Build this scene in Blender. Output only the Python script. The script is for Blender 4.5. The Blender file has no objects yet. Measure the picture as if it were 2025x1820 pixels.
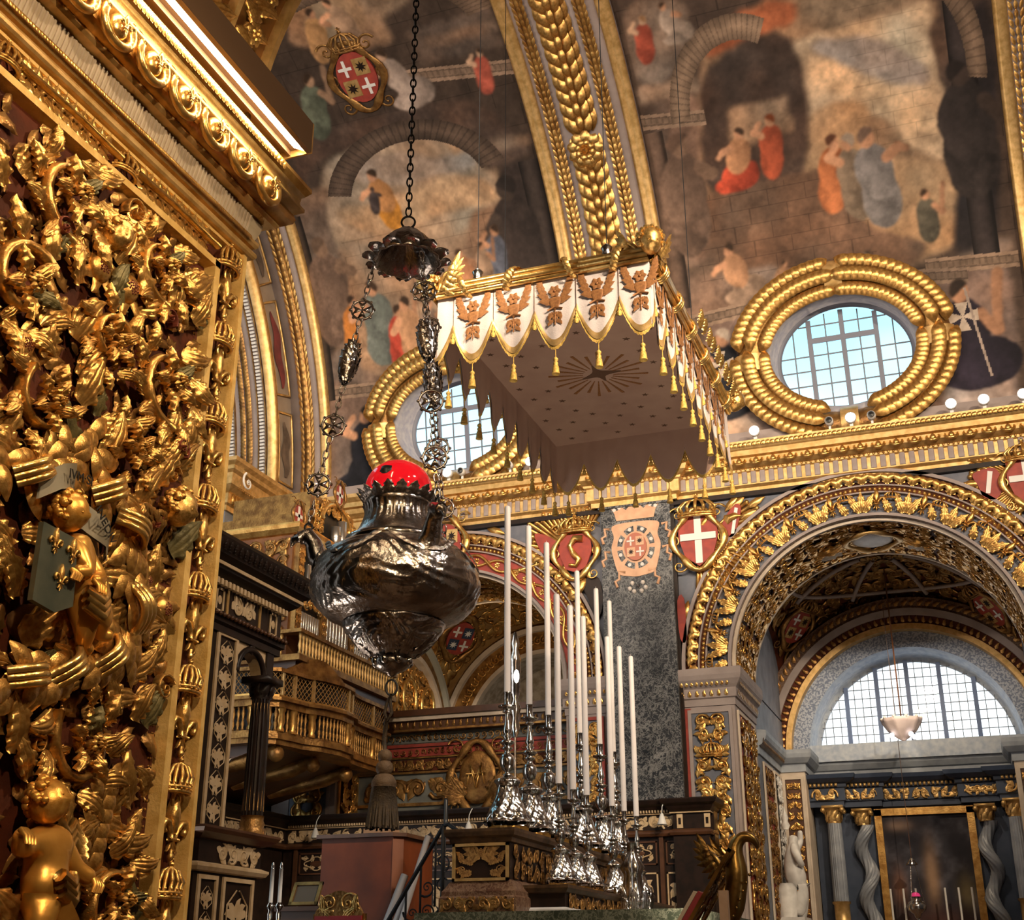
import bpy, math, random
import numpy as np
from mathutils import Matrix, Vector

SC = bpy.context.scene
COL = SC.collection
PI = math.pi
R_ = math.radians

# ---------------------------------------------------------------- camera
cam_d = bpy.data.cameras.new('camera')
cam_d.sensor_fit = 'HORIZONTAL'; cam_d.sensor_width = 36.0
cam_d.lens = 36.0 * 2500.0 / 2025.0
cam_d.clip_start = 0.05; cam_d.clip_end = 500
cam = bpy.data.objects.new('camera', cam_d); COL.objects.link(cam)
cam.location = (0, 0, 1.6)
cam.rotation_euler = (PI/2 + math.atan(1020/2500.0), 0, R_(20.1))
SC.camera = cam

# ---------------------------------------------------------------- sky
W = bpy.data.worlds.new('sky'); SC.world = W; W.use_nodes = True
nt = W.node_tree; nt.nodes.clear()
wo = nt.nodes.new('ShaderNodeOutputWorld'); bg = nt.nodes.new('ShaderNodeBackground')
tc = nt.nodes.new('ShaderNodeTexCoord'); sx = nt.nodes.new('ShaderNodeSeparateXYZ')
cr = nt.nodes.new('ShaderNodeValToRGB'); nz = nt.nodes.new('ShaderNodeTexNoise'); mx = nt.nodes.new('ShaderNodeMix')
mx.data_type = 'RGBA'
nz.inputs['Scale'].default_value = 4.0; nz.inputs['Detail'].default_value = 3
cr2 = nt.nodes.new('ShaderNodeValToRGB')
cr2.color_ramp.elements[0].position = .5; cr2.color_ramp.elements[1].position = .72
nt.links.new(tc.outputs['Generated'], sx.inputs[0]); nt.links.new(sx.outputs['Z'], cr.inputs[0])
e = cr.color_ramp.elements
e[0].position = 0.0; e[0].color = (1.0, 1.0, 1.0, 1)
e[1].position = 1.0; e[1].color = (.22, .58, .85, 1)
k = e.new(.28); k.color = (.86, .97, 1.0, 1)
k = e.new(.46); k.color = (.34, .78, .95, 1)
nt.links.new(tc.outputs['Generated'], nz.inputs['Vector']); nt.links.new(nz.outputs['Fac'], cr2.inputs[0])
nt.links.new(cr2.outputs['Color'], mx.inputs['Factor']); nt.links.new(cr.outputs['Color'], mx.inputs[6])
mx.inputs[7].default_value = (1, 1, 1, 1)
nt.links.new(mx.outputs[2], bg.inputs['Color']); bg.inputs['Strength'].default_value = 1.9
nt.links.new(bg.outputs[0], wo.inputs[0])

# ---------------------------------------------------------------- the nave's floodlights (on the cornice of the near side, like those seen on the far one)
def spot(name, loc, tgt, watt, col=(1, .78, .52), ang=75, rad=.25, blend=.6):
    d = bpy.data.lights.new(name, 'SPOT'); d.energy = watt; d.color = col
    d.spot_size = R_(ang); d.spot_blend = blend; d.shadow_soft_size = rad
    o = bpy.data.objects.new(name, d); COL.objects.link(o); o.location = loc
    o.rotation_euler = (Vector(tgt) - Vector(loc)).to_track_quat('-Z', 'Y').to_euler()
    return o
for x in (-9.4, -5.5, -1.5, 2.6):
    spot('floodlight_beam', (x, 7.3, 11.4), (x - .3, 19.5, 16.4), 1500, col=(1, .84, .68), ang=100, rad=.3)
for (x, tx) in ((5.8, -1.6), (5.8, -6.0), (1.0, -9.5), (-3.5, -11.5)):
    spot('floodlight_beam', (x, 8.0, 11.6), (tx, 22, 8.2), 2600, col=(1, .80, .56), ang=64, rad=.2)
for (x, tx) in ((4.5, -3.2), (2.0, -7.0)):
    spot('floodlight_beam', (x, 8.2, 11.2), (tx, 15, 4.0), 1500, col=(1, .82, .62), ang=60, rad=.2)
# unseen spots added to brighten the canopy lining, silver lamp and altar
spot('added_uplight_beam', (-1.9, 11.6, 1.1), (-4.2, 14.6, 9), 900, col=(1, .84, .66), ang=70, rad=.15)  # added to lift the dark underside of the canopy
spot('added_uplight_beam', (-7.5, 9.0, 1.1), (-3.9, 8.2, 4.6), 120, col=(1, .84, .7), ang=60, rad=.15)  # added for highlights on the hanging silver lamp from behind
spot('floodlight_beam', (1.8, 7.4, 8.8), (-3.8, 8.0, 4.6), 420, col=(1, .92, .84), ang=40, rad=.25)  # added light on the silver lamp, not a cornice floodlight
spot('floodlight_beam', (5.5, 9.5, 10.8), (-4.4, 14.6, 3.6), 1300, col=(1, .93, .86), ang=40, rad=.3)  # added light on the altar candlesticks, not a cornice floodlight
# lamps inside the side bays
for (p, t_, w) in (((-1.4, 24.6, 5.2), (-1.4, 26.6, 9), 60), ((-1.2, 24.4, 7.6), (-1.3, 27.5, 4.2), 260), ((-9.3, 23.6, 6.9), (-9.8, 26.5, 9), 150)):
    spot('bay_lamp_beam', p, t_, w, ang=120, rad=.12)
# the chapel the camera stands in: its own warm lamps, aimed at the carved pier
spot('chapel_lamp_beam', (-.2, 1.6, 6.4), (-4.27, 5.2, 4.3), 750, col=(1, .72, .42), ang=85, rad=.08)
spot('chapel_lamp_beam', (.6, 5.4, 7.6), (-4.27, 4.9, 3.0), 800, col=(1, .76, .46), ang=70, rad=.08)

vs = SC.view_settings
vs.view_transform = 'Standard'; vs.look = 'None'; vs.gamma = 1.0; vs.use_curve_mapping = False
vs.exposure = 0.1
cy = SC.cycles
cy.max_bounces = 4; cy.diffuse_bounces = 2; cy.glossy_bounces = 3; cy.transmission_bounces = 2; cy.transparent_max_bounces = 6
cy.adaptive_threshold = .08
# ---------------------------------------------------------------- helpers
rng = np.random.default_rng(7)
random.seed(7)

class G:
    """a heap of geometry: vertex arrays and face-index arrays"""
    def __init__(s): s.V = []; s.F = []; s.n = 0
    def add(s, V, F):
        V = np.asarray(V, float).reshape(-1, 3)
        if isinstance(F, np.ndarray): F = [F]
        for f in F:
            f = np.asarray(f)
            if f.ndim == 1: f = f[None]
            s.F.append(f + s.n)
        s.V.append(V); s.n += len(V); return s
    def join(s, o, fn=None):
        V = o.verts()
        if fn is not None: V = fn(V)
        return s.add(V, o.F)
    def verts(s): return np.concatenate(s.V) if s.V else np.zeros((0, 3))
    def map(s, fn): s.V = [fn(s.verts())]; return s
    def tris(s): return sum(len(f) * (f.shape[1] - 2) for f in s.F)

def mk(name, g, mats, smooth=False, shift=(0, 0, 0)):
    me = bpy.data.meshes.new(name)
    V = g.verts() - np.asarray(shift, float)
    me.vertices.add(len(V)); me.vertices.foreach_set('co', V.astype(np.float32).ravel())
    starts = []; loops = []; c = 0
    for f in g.F:
        k, m = f.shape
        starts.append(c + np.arange(k) * m); loops.append(f.ravel()); c += k * m
    L = np.concatenate(loops).astype(np.int32); S = np.concatenate(starts).astype(np.int32)
    me.loops.add(len(L)); me.loops.foreach_set('vertex_index', L)
    me.polygons.add(len(S)); me.polygons.foreach_set('loop_start', S)
    me.polygons.foreach_set('use_smooth', np.full(len(S), bool(smooth)))
    me.update(calc_edges=True)
    for m in (mats if isinstance(mats, (list, tuple)) else [mats]): me.materials.append(m)
    return me

def link(name, me, parent=None):
    o = bpy.data.objects.new(name, me); COL.objects.link(o)
    if parent is not None: o.parent = parent
    return o
def worldloc(p):
    v = Vector((0, 0, 0))
    while p is not None: v += p.location; p = p.parent
    return v
def part(name, g, m, parent=None, smooth=False, label=None, kind=None):
    """geometry given in world space -> one mesh object under parent"""
    sh = worldloc(parent) if parent is not None else (0, 0, 0)
    o = link(name, mk(name, g, m, smooth, sh), parent)
    if label: o['label'] = label
    if kind: o['kind'] = kind
    return o
def tag(o, label, cat=None, group=None, kind=None):
    o['label'] = label
    if cat: o['category'] = cat
    if group: o['group'] = group
    if kind: o['kind'] = kind
    return o
def thing(name, label, cat, loc=(0, 0, 0), group=None):
    o = bpy.data.objects.new(name, None); COL.objects.link(o); o.location = loc
    o.empty_display_size = .1
    return tag(o, label, cat, group)
def struct(name, g, m, label, smooth=False):
    return tag(part(name, g, m, None, smooth), label, None, None, 'structure')
def single(name, g, m, label, cat, base, group=None, smooth=False):
    o = link(name, mk(name, g, m, smooth, base)); o.location = base
    return tag(o, label, cat, group)
def copy_tree(o, parent=None, loc=None, label=None):
    c = o.copy(); COL.objects.link(c); c.parent = parent
    if loc is not None: c.location = loc
    if label: c['label'] = label
    for ch in list(o.children): copy_tree(ch, c)
    return c

# ---- shapes
def gridF(nu, nv, cu=False, cv=False):
    a = np.arange(nu if cu else nu - 1)[:, None]; b = np.arange(nv if cv else nv - 1)[None]
    a2 = (a + 1) % nu; b2 = (b + 1) % nv
    return np.stack([a*nv + b, a2*nv + b, a2*nv + b2, a*nv + b2], -1).reshape(-1, 4)
BOXF = np.array([[0, 3, 2, 1], [4, 5, 6, 7], [0, 1, 5, 4], [1, 2, 6, 5], [2, 3, 7, 6], [3, 0, 4, 7]])
def box(g, x0, x1, y0, y1, z0, z1):
    return g.add([(x0, y0, z0), (x1, y0, z0), (x1, y1, z0), (x0, y1, z0), (x0, y0, z1), (x1, y0, z1), (x1, y1, z1), (x0, y1, z1)], BOXF)
def cbox(g, c, s):
    return box(g, c[0]-s[0]/2, c[0]+s[0]/2, c[1]-s[1]/2, c[1]+s[1]/2, c[2]-s[2]/2, c[2]+s[2]/2)
def frames(P, closed=False):
    P = np.asarray(P, float); n = len(P)
    T = np.roll(P, -1, 0) - np.roll(P, 1, 0)
    if not closed: T[0] = P[1] - P[0]; T[-1] = P[-1] - P[-2]
    T /= np.linalg.norm(T, axis=1)[:, None] + 1e-12
    a = np.array([0, 0, 1.]) if abs(T[0, 2]) < .9 else np.array([1., 0, 0])
    N = np.zeros_like(P); v = np.cross(T[0], a); v /= np.linalg.norm(v)
    for i in range(n):
        v = v - T[i] * np.dot(v, T[i]); v /= np.linalg.norm(v) + 1e-12; N[i] = v
    return T, N, np.cross(T, N)
def tube(g, P, r, n=8, closed=False, caps=True, flat=1.0):
    P = np.asarray(P, float); m = len(P); r = np.broadcast_to(np.asarray(r, float), (m,))
    T, N, B = frames(P, closed)
    a = np.linspace(0, 2*PI, n, endpoint=False)
    V = P[:, None] + r[:, None, None] * (np.cos(a)[None, :, None]*N[:, None] + flat*np.sin(a)[None, :, None]*B[:, None])
    F = [gridF(m, n, closed, True)]
    if caps and not closed: F += [np.arange(n)[::-1][None], (np.arange(n) + (m-1)*n)[None]]
    return g.add(V, F)
def lathe(g, prof, n=24, c=(0, 0, 0), lobes=0, amp=0, caps=True):
    prof = np.asarray(prof, float); a = np.linspace(0, 2*PI, n, endpoint=False)
    rr = prof[:, 0][:, None] * (1 + amp*np.cos(lobes*a)[None] if lobes else np.ones((1, n)))
    V = np.stack([rr*np.cos(a) + c[0], rr*np.sin(a) + c[1], np.broadcast_to(prof[:, 1][:, None], rr.shape) + c[2]], -1)
    F = [gridF(len(prof), n, False, True)]
    if caps: F += [np.arange(n)[::-1][None], (np.arange(n) + (len(prof)-1)*n)[None]]
    return g.add(V, F)
def ball(g, c, r, nu=8, nv=12, s=(1, 1, 1)):
    th = np.linspace(0.02, PI-.02, nu)
    return lathe_s(g, np.stack([np.sin(th), -np.cos(th)], 1)*r, nv, c, s)
def lathe_s(g, prof, n, c, s):
    t = G(); lathe(t, prof, n); return g.join(t, lambda V: V*np.asarray(s) + np.asarray(c))
def mould(g, prof, pts, outs, closed=False, caps=True):
    """profile [(outward, up)] swept along pts; outs = mitred outward vectors"""
    prof = np.asarray(prof, float); P = np.asarray(pts, float); O = np.asarray(outs, float)
    V = P[:, None] + prof[None, :, :1]*O[:, None] + prof[None, :, 1:]*np.array([0, 0, 1.])
    m = len(prof); F = [gridF(len(P), m, closed, False)]
    if caps and not closed: F += [np.arange(m)[None], (np.arange(m) + (len(P)-1)*m)[::-1][None]]
    return g.add(V, F)
def arcmould(g, prof, cx, cz, a0, a1, n=64, closedprof=False):
    """profile [(radius, y)] turned about the y axis through (cx, cz)"""
    prof = np.asarray(prof, float); a = np.linspace(a0, a1, n)
    V = np.stack([cx + np.cos(a)[:, None]*prof[:, 0], np.broadcast_to(prof[:, 1], (n, len(prof))), cz + np.sin(a)[:, None]*prof[:, 0]], -1)
    return g.add(V, gridF(n, len(prof), False, closedprof))
def quad(g, a, b, c, d): return g.add([a, b, c, d], np.array([[0, 1, 2, 3]]))
def prism(g, poly, fn, h):
    """flat outline (u,v) given thickness h along fn's third axis"""
    p = np.asarray(poly, float); n = len(p)
    V = np.concatenate([np.c_[p, np.zeros(n)], np.c_[p, np.full(n, h)]])
    i = np.arange(n); j = (i+1) % n
    return g.add(fn(V), [np.stack([i, j, j+n, i+n], 1), (i+n)[None], i[::-1][None]])
def plane_map(o, ex, ey, en):
    o, ex, ey, en = (np.asarray(q, float) for q in (o, ex, ey, en))
    return lambda V: o + V[:, :1]*ex + V[:, 1:2]*ey + V[:, 2:]*en
def xf(V, s=1, rot=0, loc=(0, 0), mir=1, lift=0):
    """scale, mirror, rotate and move a flat ornament in its own plane"""
    V = V * (np.asarray(s) if np.ndim(s) else s); V = V * np.array([mir, 1, 1])
    c, d = math.cos(rot), math.sin(rot)
    return np.stack([V[:, 0]*c - V[:, 1]*d + loc[0], V[:, 0]*d + V[:, 1]*c + loc[1], V[:, 2] + lift], 1)

# ---------------------------------------------------------------- materials
MATS = {}
def mat(name, col, rough=.5, metal=0.0, col2=None, scale=6.0, bump=0.0, bscale=30.0, emit=None, estr=0, spec=.5, detail=4, lo=.35, hi=.65, trans=0, coat=0):
    m = bpy.data.materials.new(name); m.use_nodes = True; t = m.node_tree; p = t.nodes['Principled BSDF']
    p.inputs['Base Color'].default_value = (*col, 1); p.inputs['Roughness'].default_value = rough
    p.inputs['Metallic'].default_value = metal; p.inputs['Specular IOR Level'].default_value = spec
    if trans: p.inputs['Transmission Weight'].default_value = trans
    if coat: p.inputs['Coat Weight'].default_value = coat
    if emit: p.inputs['Emission Color'].default_value = (*emit, 1); p.inputs['Emission Strength'].default_value = estr
    if col2 or bump:
        co = t.nodes.new('ShaderNodeTexCoord')
    if col2:
        n = t.nodes.new('ShaderNodeTexNoise'); n.inputs['Scale'].default_value = scale; n.inputs['Detail'].default_value = detail
        r = t.nodes.new('ShaderNodeValToRGB'); r.color_ramp.elements[0].position = lo; r.color_ramp.elements[1].position = hi
        r.color_ramp.elements[0].color = (*col, 1); r.color_ramp.elements[1].color = (*col2, 1)
        t.links.new(co.outputs['Object'], n.inputs['Vector']); t.links.new(n.outputs['Fac'], r.inputs[0]); t.links.new(r.outputs[0], p.inputs['Base Color'])
    if bump:
        n = t.nodes.new('ShaderNodeTexNoise'); n.inputs['Scale'].default_value = bscale; n.inputs['Detail'].default_value = 3
        b = t.nodes.new('ShaderNodeBump'); b.inputs['Strength'].default_value = bump; b.inputs['Distance'].default_value = .02
        t.links.new(co.outputs['Object'], n.inputs['Vector']); t.links.new(n.outputs['Fac'], b.inputs['Height']); t.links.new(b.outputs[0], p.inputs['Normal'])
    MATS[name] = m; return m
gold = mat('gilding', (.80, .48, .15), .32, .85, (.46, .23, .06), 6, .15, 34)
gold2 = mat('gilding_bright', (.88, .57, .20), .28, .88, (.56, .31, .08), 8, .2, 40)
goldold = mat('gilding_aged', (.46, .25, .075), .40, .75, (.20, .095, .03), 6, .35, 30)
goldflat = mat('gilding_matte', (.76, .50, .21), .42, .65, (.54, .33, .11), 9, .12, 60)
bolered = mat('red_bole_ground', (.10, .022, .008), .7, 0, (.05, .013, .006), 6, .2, 40, spec=.2)
redpaint = mat('red_paint', (.36, .05, .03), .6, 0, (.26, .035, .025), 8)
bluegrey = mat('slate_blue_paint', (.10, .11, .14), .6, 0, (.15, .15, .18), 5)
plaster = mat('mauve_grey_stone', (.28, .225, .21), .7, 0, (.35, .285, .265), 3, .1, 20)
cream = mat('cream_stone', (.62, .52, .42), .7, 0, (.5, .41, .32), 4, .1, 25)
whitestone = mat('white_marble', (.72, .70, .68), .45, 0, (.58, .56, .54), 6)
silver = mat('silver', (.72, .69, .66), .16, 1.0, (.50, .46, .43), 6, .12, 30)
oldsilver = mat('tarnished_silver', (.62, .57, .54), .24, 1.0, (.30, .25, .22), 5, .25, 40)
iron = mat('black_iron', (.02, .02, .022), .45, .6)
darkwood = mat('ebony_wood', (.012, .007, .005), .42, 0, (.024, .012, .008), 8, spec=.25)
midwood = mat('walnut_wood', (.11, .045, .02), .35, 0, (.07, .028, .012), 5)
redwood = mat('mahogany_veneer', (.20, .045, .012), .4, 0, (.12, .026, .008), 2, spec=.25)
ivory = mat('ivory_inlay', (.62, .46, .28), .45, 0, (.50, .34, .18), 9)
whitepaint = mat('white_paint', (.75, .72, .68), .5)
candlewax = mat('candle_wax', (.66, .61, .59), .5, 0, (.58, .53, .51), 2)
cloth = mat('white_brocade', (.64, .56, .54), .8, 0, (.56, .48, .46), 3, .15, 60)
clothin = mat('rose_beige_lining', (.42, .27, .20), .85, 0, (.36, .22, .165), 2, .1, 40)
embro = mat('gold_embroidery', (.34, .15, .05), .6, .3, (.22, .09, .03), 40)
embrodark = mat('dark_embroidery', (.11, .055, .03), .8)
fringe_m = mat('gold_fringe', (.72, .48, .12), .55, .35, (.52, .30, .06), 60, .4, 90)
redglass = mat('red_glass', (.80, .01, .02), .08, 0, spec=.8)
redglass.node_tree.nodes['Principled BSDF'].inputs['Emission Color'].default_value = (.9, .01, .02, 1)
redglass.node_tree.nodes['Principled BSDF'].inputs['Emission Strength'].default_value = .35
lampwhite = mat('lamp_glow', (1, 1, 1), .5, emit=(1, .95, .9), estr=14)
ledwhite = mat('led_strip_glow', (1, 1, 1), .5, emit=(1, .80, .50), estr=40)
bronze = mat('brass', (.42, .25, .07), .3, .9, (.16, .08, .025), 4, .15, 20)
bronzehood = mat('brown_metal', (.20, .12, .07), .45, .5)
leadgrey = mat('window_lead', (.14, .16, .20), .5)
frameblue = mat('window_frame_paint', (.16, .17, .22), .5)
navy = mat('navy_paint', (.02, .035, .07), .5, 0, (.035, .05, .09), 5)
fabricred = mat('red_book_cloth', (.32, .03, .035), .6)
paper = mat('paper', (.62, .50, .38), .7)
tasselm = mat('brown_silk_cord', (.025, .016, .010), .7, 0, (.06, .038, .02), 30, .4, 80)
goldframe = mat('pale_gilded_frame', (.80, .54, .20), .5, .35, (.62, .38, .11), 12, .15, 60)
blackpl = mat('black_plastic', (.012, .012, .013), .4)
whiteplast = mat('white_plastic', (.75, .74, .72), .4)
def marble(name, base, vein, vscale, base2):
    m = bpy.data.materials.new(name); m.use_nodes = True; t = m.node_tree; p = t.nodes['Principled BSDF']
    p.inputs['Roughness'].default_value = .35; p.inputs['Specular IOR Level'].default_value = .3
    co = t.nodes.new('ShaderNodeTexCoord'); n0 = t.nodes.new('ShaderNodeTexNoise'); n0.inputs['Scale'].default_value = 2.2; n0.inputs['Detail'].default_value = 5
    ad = t.nodes.new('ShaderNodeVectorMath'); ad.operation = 'MULTIPLY_ADD'; ad.inputs[1].default_value = (.35, .35, .35)
    t.links.new(co.outputs['Object'], n0.inputs['Vector']); t.links.new(n0.outputs['Color'], ad.inputs[0]); t.links.new(co.outputs['Object'], ad.inputs[2])
    last = None
    for sc_, w in ((vscale*.45, .020), (vscale, .026), (vscale*2.1, .03)):     # wispy veins: where a noise field crosses its middle value
        v = t.nodes.new('ShaderNodeTexNoise'); v.inputs['Scale'].default_value = sc_; v.inputs['Detail'].default_value = 4; v.inputs['Roughness'].default_value = .6
        t.links.new(ad.outputs[0], v.inputs['Vector'])
        d_ = t.nodes.new('ShaderNodeMath'); d_.operation = 'SUBTRACT'; d_.inputs[1].default_value = .5; t.links.new(v.outputs['Fac'], d_.inputs[0])
        ab = t.nodes.new('ShaderNodeMath'); ab.operation = 'ABSOLUTE'; t.links.new(d_.outputs[0], ab.inputs[0])
        r = t.nodes.new('ShaderNodeValToRGB'); r.color_ramp.elements[0].color = (1, 1, 1, 1); r.color_ramp.elements[1].color = (0, 0, 0, 1); r.color_ramp.elements[1].position = w
        t.links.new(ab.outputs[0], r.inputs[0])
        if last is None: last = r.outputs[0]
        else:
            mm = t.nodes.new('ShaderNodeMath'); mm.operation = 'MAXIMUM'; t.links.new(last, mm.inputs[0]); t.links.new(r.outputs[0], mm.inputs[1]); last = mm.outputs[0]
    n2 = t.nodes.new('ShaderNodeTexNoise'); n2.inputs['Scale'].default_value = 1.6; n2.inputs['Detail'].default_value = 6
    t.links.new(co.outputs['Object'], n2.inputs['Vector'])
    rb = t.nodes.new('ShaderNodeValToRGB'); rb.color_ramp.elements[0].position = .35; rb.color_ramp.elements[1].position = .65
    rb.color_ramp.elements[0].color = (*base, 1); rb.color_ramp.elements[1].color = (*base2, 1); t.links.new(n2.outputs['Fac'], rb.inputs[0])
    mu = t.nodes.new('ShaderNodeMath'); mu.operation = 'MULTIPLY'; t.links.new(last, mu.inputs[0]); t.links.new(n2.outputs['Fac'], mu.inputs[1])
    mxn = t.nodes.new('ShaderNodeMix'); mxn.data_type = 'RGBA'; t.links.new(mu.outputs[0], mxn.inputs[0]); t.links.new(rb.outputs[0], mxn.inputs[6]); mxn.inputs[7].default_value = (*vein, 1)
    t.links.new(mxn.outputs[2], p.inputs['Base Color']); MATS[name] = m; return m
darkmarble = marble('dark_grey_marble', (.010, .012, .016), (.42, .41, .40), 6.0, (.034, .036, .042))
greenmarble = marble('green_marble', (.02, .028, .018), (.30, .30, .22), 9, (.07, .075, .05))
redmarble = marble('red_brown_marble', (.07, .032, .02), (.36, .24, .15), 8, (.14, .07, .04))
def paintmat(name, rough=.75, bump=.05):
    m = bpy.data.materials.new(name); m.use_nodes = True; t = m.node_tree; p = t.nodes['Principled BSDF']; p.inputs['Roughness'].default_value = rough
    p.inputs['Specular IOR Level'].default_value = .25
    a = t.nodes.new('ShaderNodeAttribute'); a.attribute_name = 'paint'; t.links.new(a.outputs['Color'], p.inputs['Base Color'])
    MATS[name] = m; return m
fresco = paintmat('oil_painted_plaster')
def glassmat():
    m = bpy.data.materials.new('window_glass'); m.use_nodes = True; t = m.node_tree; t.nodes.clear()
    o = t.nodes.new('ShaderNodeOutputMaterial'); a = t.nodes.new('ShaderNodeBsdfTransparent'); b = t.nodes.new('ShaderNodeBsdfGlossy'); x = t.nodes.new('ShaderNodeMixShader')
    a.inputs[0].default_value = (.96, .99, 1, 1); b.inputs['Roughness'].default_value = .05; x.inputs[0].default_value = .05
    t.links.new(a.outputs[0], x.inputs[1]); t.links.new(b.outputs[0], x.inputs[2]); t.links.new(x.outputs[0], o.inputs[0]); return m
glass = glassmat()

# ---------------------------------------------------------------- carved ornaments, drawn flat: x across, y up, z out of the wall
def U_leaf(nu=18, nv=14, lobes=5, bend=.9, curl=.5, ridge=.028, wid=.30):
    """acanthus leaf from (0,0) growing towards +y, bending to +x, tip curling off the ground"""
    t = np.linspace(0, 1, nu); w = np.linspace(-1, 1, nv+1)
    ang = PI/2 - bend*t**1.3
    dx, dy = np.cos(ang), np.sin(ang)
    cx = np.r_[0, np.cumsum((dx[1:]+dx[:-1])/2*np.diff(t))]; cy = np.r_[0, np.cumsum((dy[1:]+dy[:-1])/2*np.diff(t))]
    wd = wid*np.sin(PI*np.clip(t*.93+.07, 0, 1)**.8)**.75
    lob = 1 - .34*np.abs(np.sin(lobes*PI*t))[:, None]**2 * (np.abs(w)[None]**3)
    off = w[None]*wd[:, None]*lob
    z = .10 + .16*np.sin(PI*t*.9)[:, None]*(1-.55*w[None]**2) + curl*.35*np.clip(t-.6, 0, 1)[:, None]**1.5*2 + ridge*np.cos(w*5*PI)[None]*np.sin(PI*t)[:, None]
    z = z + .05*np.abs(w)[None]**2*np.cos(lobes*2*PI*t)[:, None]
    back = off*.25*np.abs(w)[None]
    X = cx[:, None] + off*dy[:, None] - np.abs(back)*dx[:, None]; Y = cy[:, None] - off*dx[:, None] - np.abs(back)*dy[:, None]
    g = G(); g.add(np.stack([X, Y, z], -1), gridF(nu, nv+1)); return g
def U_scroll(turns=1.6, n=34, k=6, r0=1.0, decay=.20, th=.13):
    """spiral stem ending in a bud; starts at (1,0)-ish and winds inwards about the origin"""
    a = np.linspace(0, turns*2*PI, n); r = r0*np.exp(-decay*a)
    P = np.stack([r*np.cos(a), r*np.sin(a), .12 + .10*(1-r/r0)], 1)
    g = G(); tube(g, P, th*(.35+.65*r/r0), k, flat=1.0)
    e = P[-1]; ball(g, e, th*.95, 5, 7); return g
def U_flower(petals=8, rings=2, n=5):
    g = G()
    for j in range(rings):
        R = 1 - .42*j; z0 = .05 + .16*j
        for i in range(petals - j):
            a = (i + .5*j)*2*PI/(petals - j)
            t = np.linspace(0, 1, n); w = np.linspace(-1, 1, 5)
            wd = R*.40*np.sin(PI*(t*.8+.12))
            rad = .12 + (R-.12)*t
            z = z0 + .25*np.sin(PI*t*.8)
            X = rad[:, None]*math.cos(a) - (w[None]*wd[:, None])*math.sin(a); Y = rad[:, None]*math.sin(a) + (w[None]*wd[:, None])*math.cos(a)
            Z = z[:, None] - .10*w[None]**2
            g.add(np.stack([X, Y, Z], -1), gridF(n, 5))
    ball(g, (0, 0, .32), .2, 5, 8); return g
def U_laurel(n=7):
    t = np.linspace(0, 1, n); w = np.linspace(-1, 1, 4); wd = .22*np.sin(PI*np.clip(t, .02, .98))**.8
    z = .06 + .12*np.sin(PI*t)[:, None]*(1 - .9*(w**2)[None]*.6)
    g = G(); g.add(np.stack([w[None]*wd[:, None], np.broadcast_to(t[:, None], (n, 4)), z], -1), gridF(n, 4)); return g
def rpoly(pts, n=6):
    """smooth closed outline through points (Catmull-Rom)"""
    p = np.asarray(pts, float); a, b, c, d = np.roll(p, 1, 0), p, np.roll(p, -1, 0), np.roll(p, -2, 0); out = []
    for s in np.linspace(0, 1, n, endpoint=False):
        out.append(.5*((2*b) + (-a+c)*s + (2*a-5*b+4*c-d)*s*s + (-a+3*b-3*c+d)*s**3))
    return np.stack(out, 1).reshape(-1, 2)
def puff(g, outline, h, fn=lambda V: V, inner=.55):
    """pillow relief: outline rising to a domed inside"""
    p = np.asarray(outline, float); n = len(p); c = p.mean(0)
    rings = [(1, 0), (.96, .55*h), (.82, .85*h), (inner, h)]
    V = np.concatenate([np.c_[c + (p-c)*s, np.full(n, z)] for s, z in rings] + [[[c[0], c[1], h*1.05]]])
    F = [gridF(4, n, False, True)[:, ::-1], np.stack([np.arange(n)+3*n, (np.arange(n)+1) % n+3*n, np.full(n, 4*n)], 1)]
    return g.add(fn(V), F)
def U_fleur():
    g = G()
    mid = [(0, 1.0), (.13, .72), (.17, .52), (.09, .30), (.05, .1), (-.05, .1), (-.09, .30), (-.17, .52), (-.13, .72)]
    puff(g, mid, .16)
    for m in (1, -1):
        P = [(.05, .02), (.12, .22), (.24, .38), (.38, .40), (.44, .27), (.38, .16), (.29, .19), (.31, .26)]
        tube(g, [(m*x, y, .08) for x, y in P], [.05, .065, .08, .085, .075, .06, .045, .03], 7)
        tube(g, [(m*.04, -.05, .07), (m*.10, -.16, .07), (m*.16, -.24, .06)], [.045, .05, .02], 6)
    tube(g, [(0, 0, .08), (0, -.18, .07), (0, -.36, .06)], [.05, .06, .015], 6)
    tube(g, [(-.17, .02, .1), (.17, .02, .1)], .045, 7); return g
def U_crown():
    g = G()
    for i in range(7):
        a = R_(-78 + i*26); x = math.sin(a)
        P = [(x*.46, .0, .1 + .2*math.cos(a)), (x*.52, .22, .12 + .24*math.cos(a)), (x*.34, .46, .12 + .16*math.cos(a)), (0, .56, .15)]
        tube(g, P, [.045, .05, .045, .03], 6)
        ball(g, (x*.47, .06, .12 + .22*math.cos(a)), .045, 5, 6)
    a = np.linspace(R_(-90), R_(90), 15)
    for z0, r in ((-.03, .05), (-.13, .055)):
        tube(g, np.stack([.48*np.sin(a), np.full(15, z0), .08 + .24*np.cos(a)], 1), r, 6)
    for q in a[1::2]: ball(g, (.48*math.sin(q), -.08, .12 + .24*math.cos(q)), .04, 4, 6)
    ball(g, (0, .62, .15), .07, 5, 8); tube(g, [(-.07, .74, .15), (.07, .74, .15)], .025, 5); tube(g, [(0, .66, .15), (0, .82, .15)], .025, 5)
    return g
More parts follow.
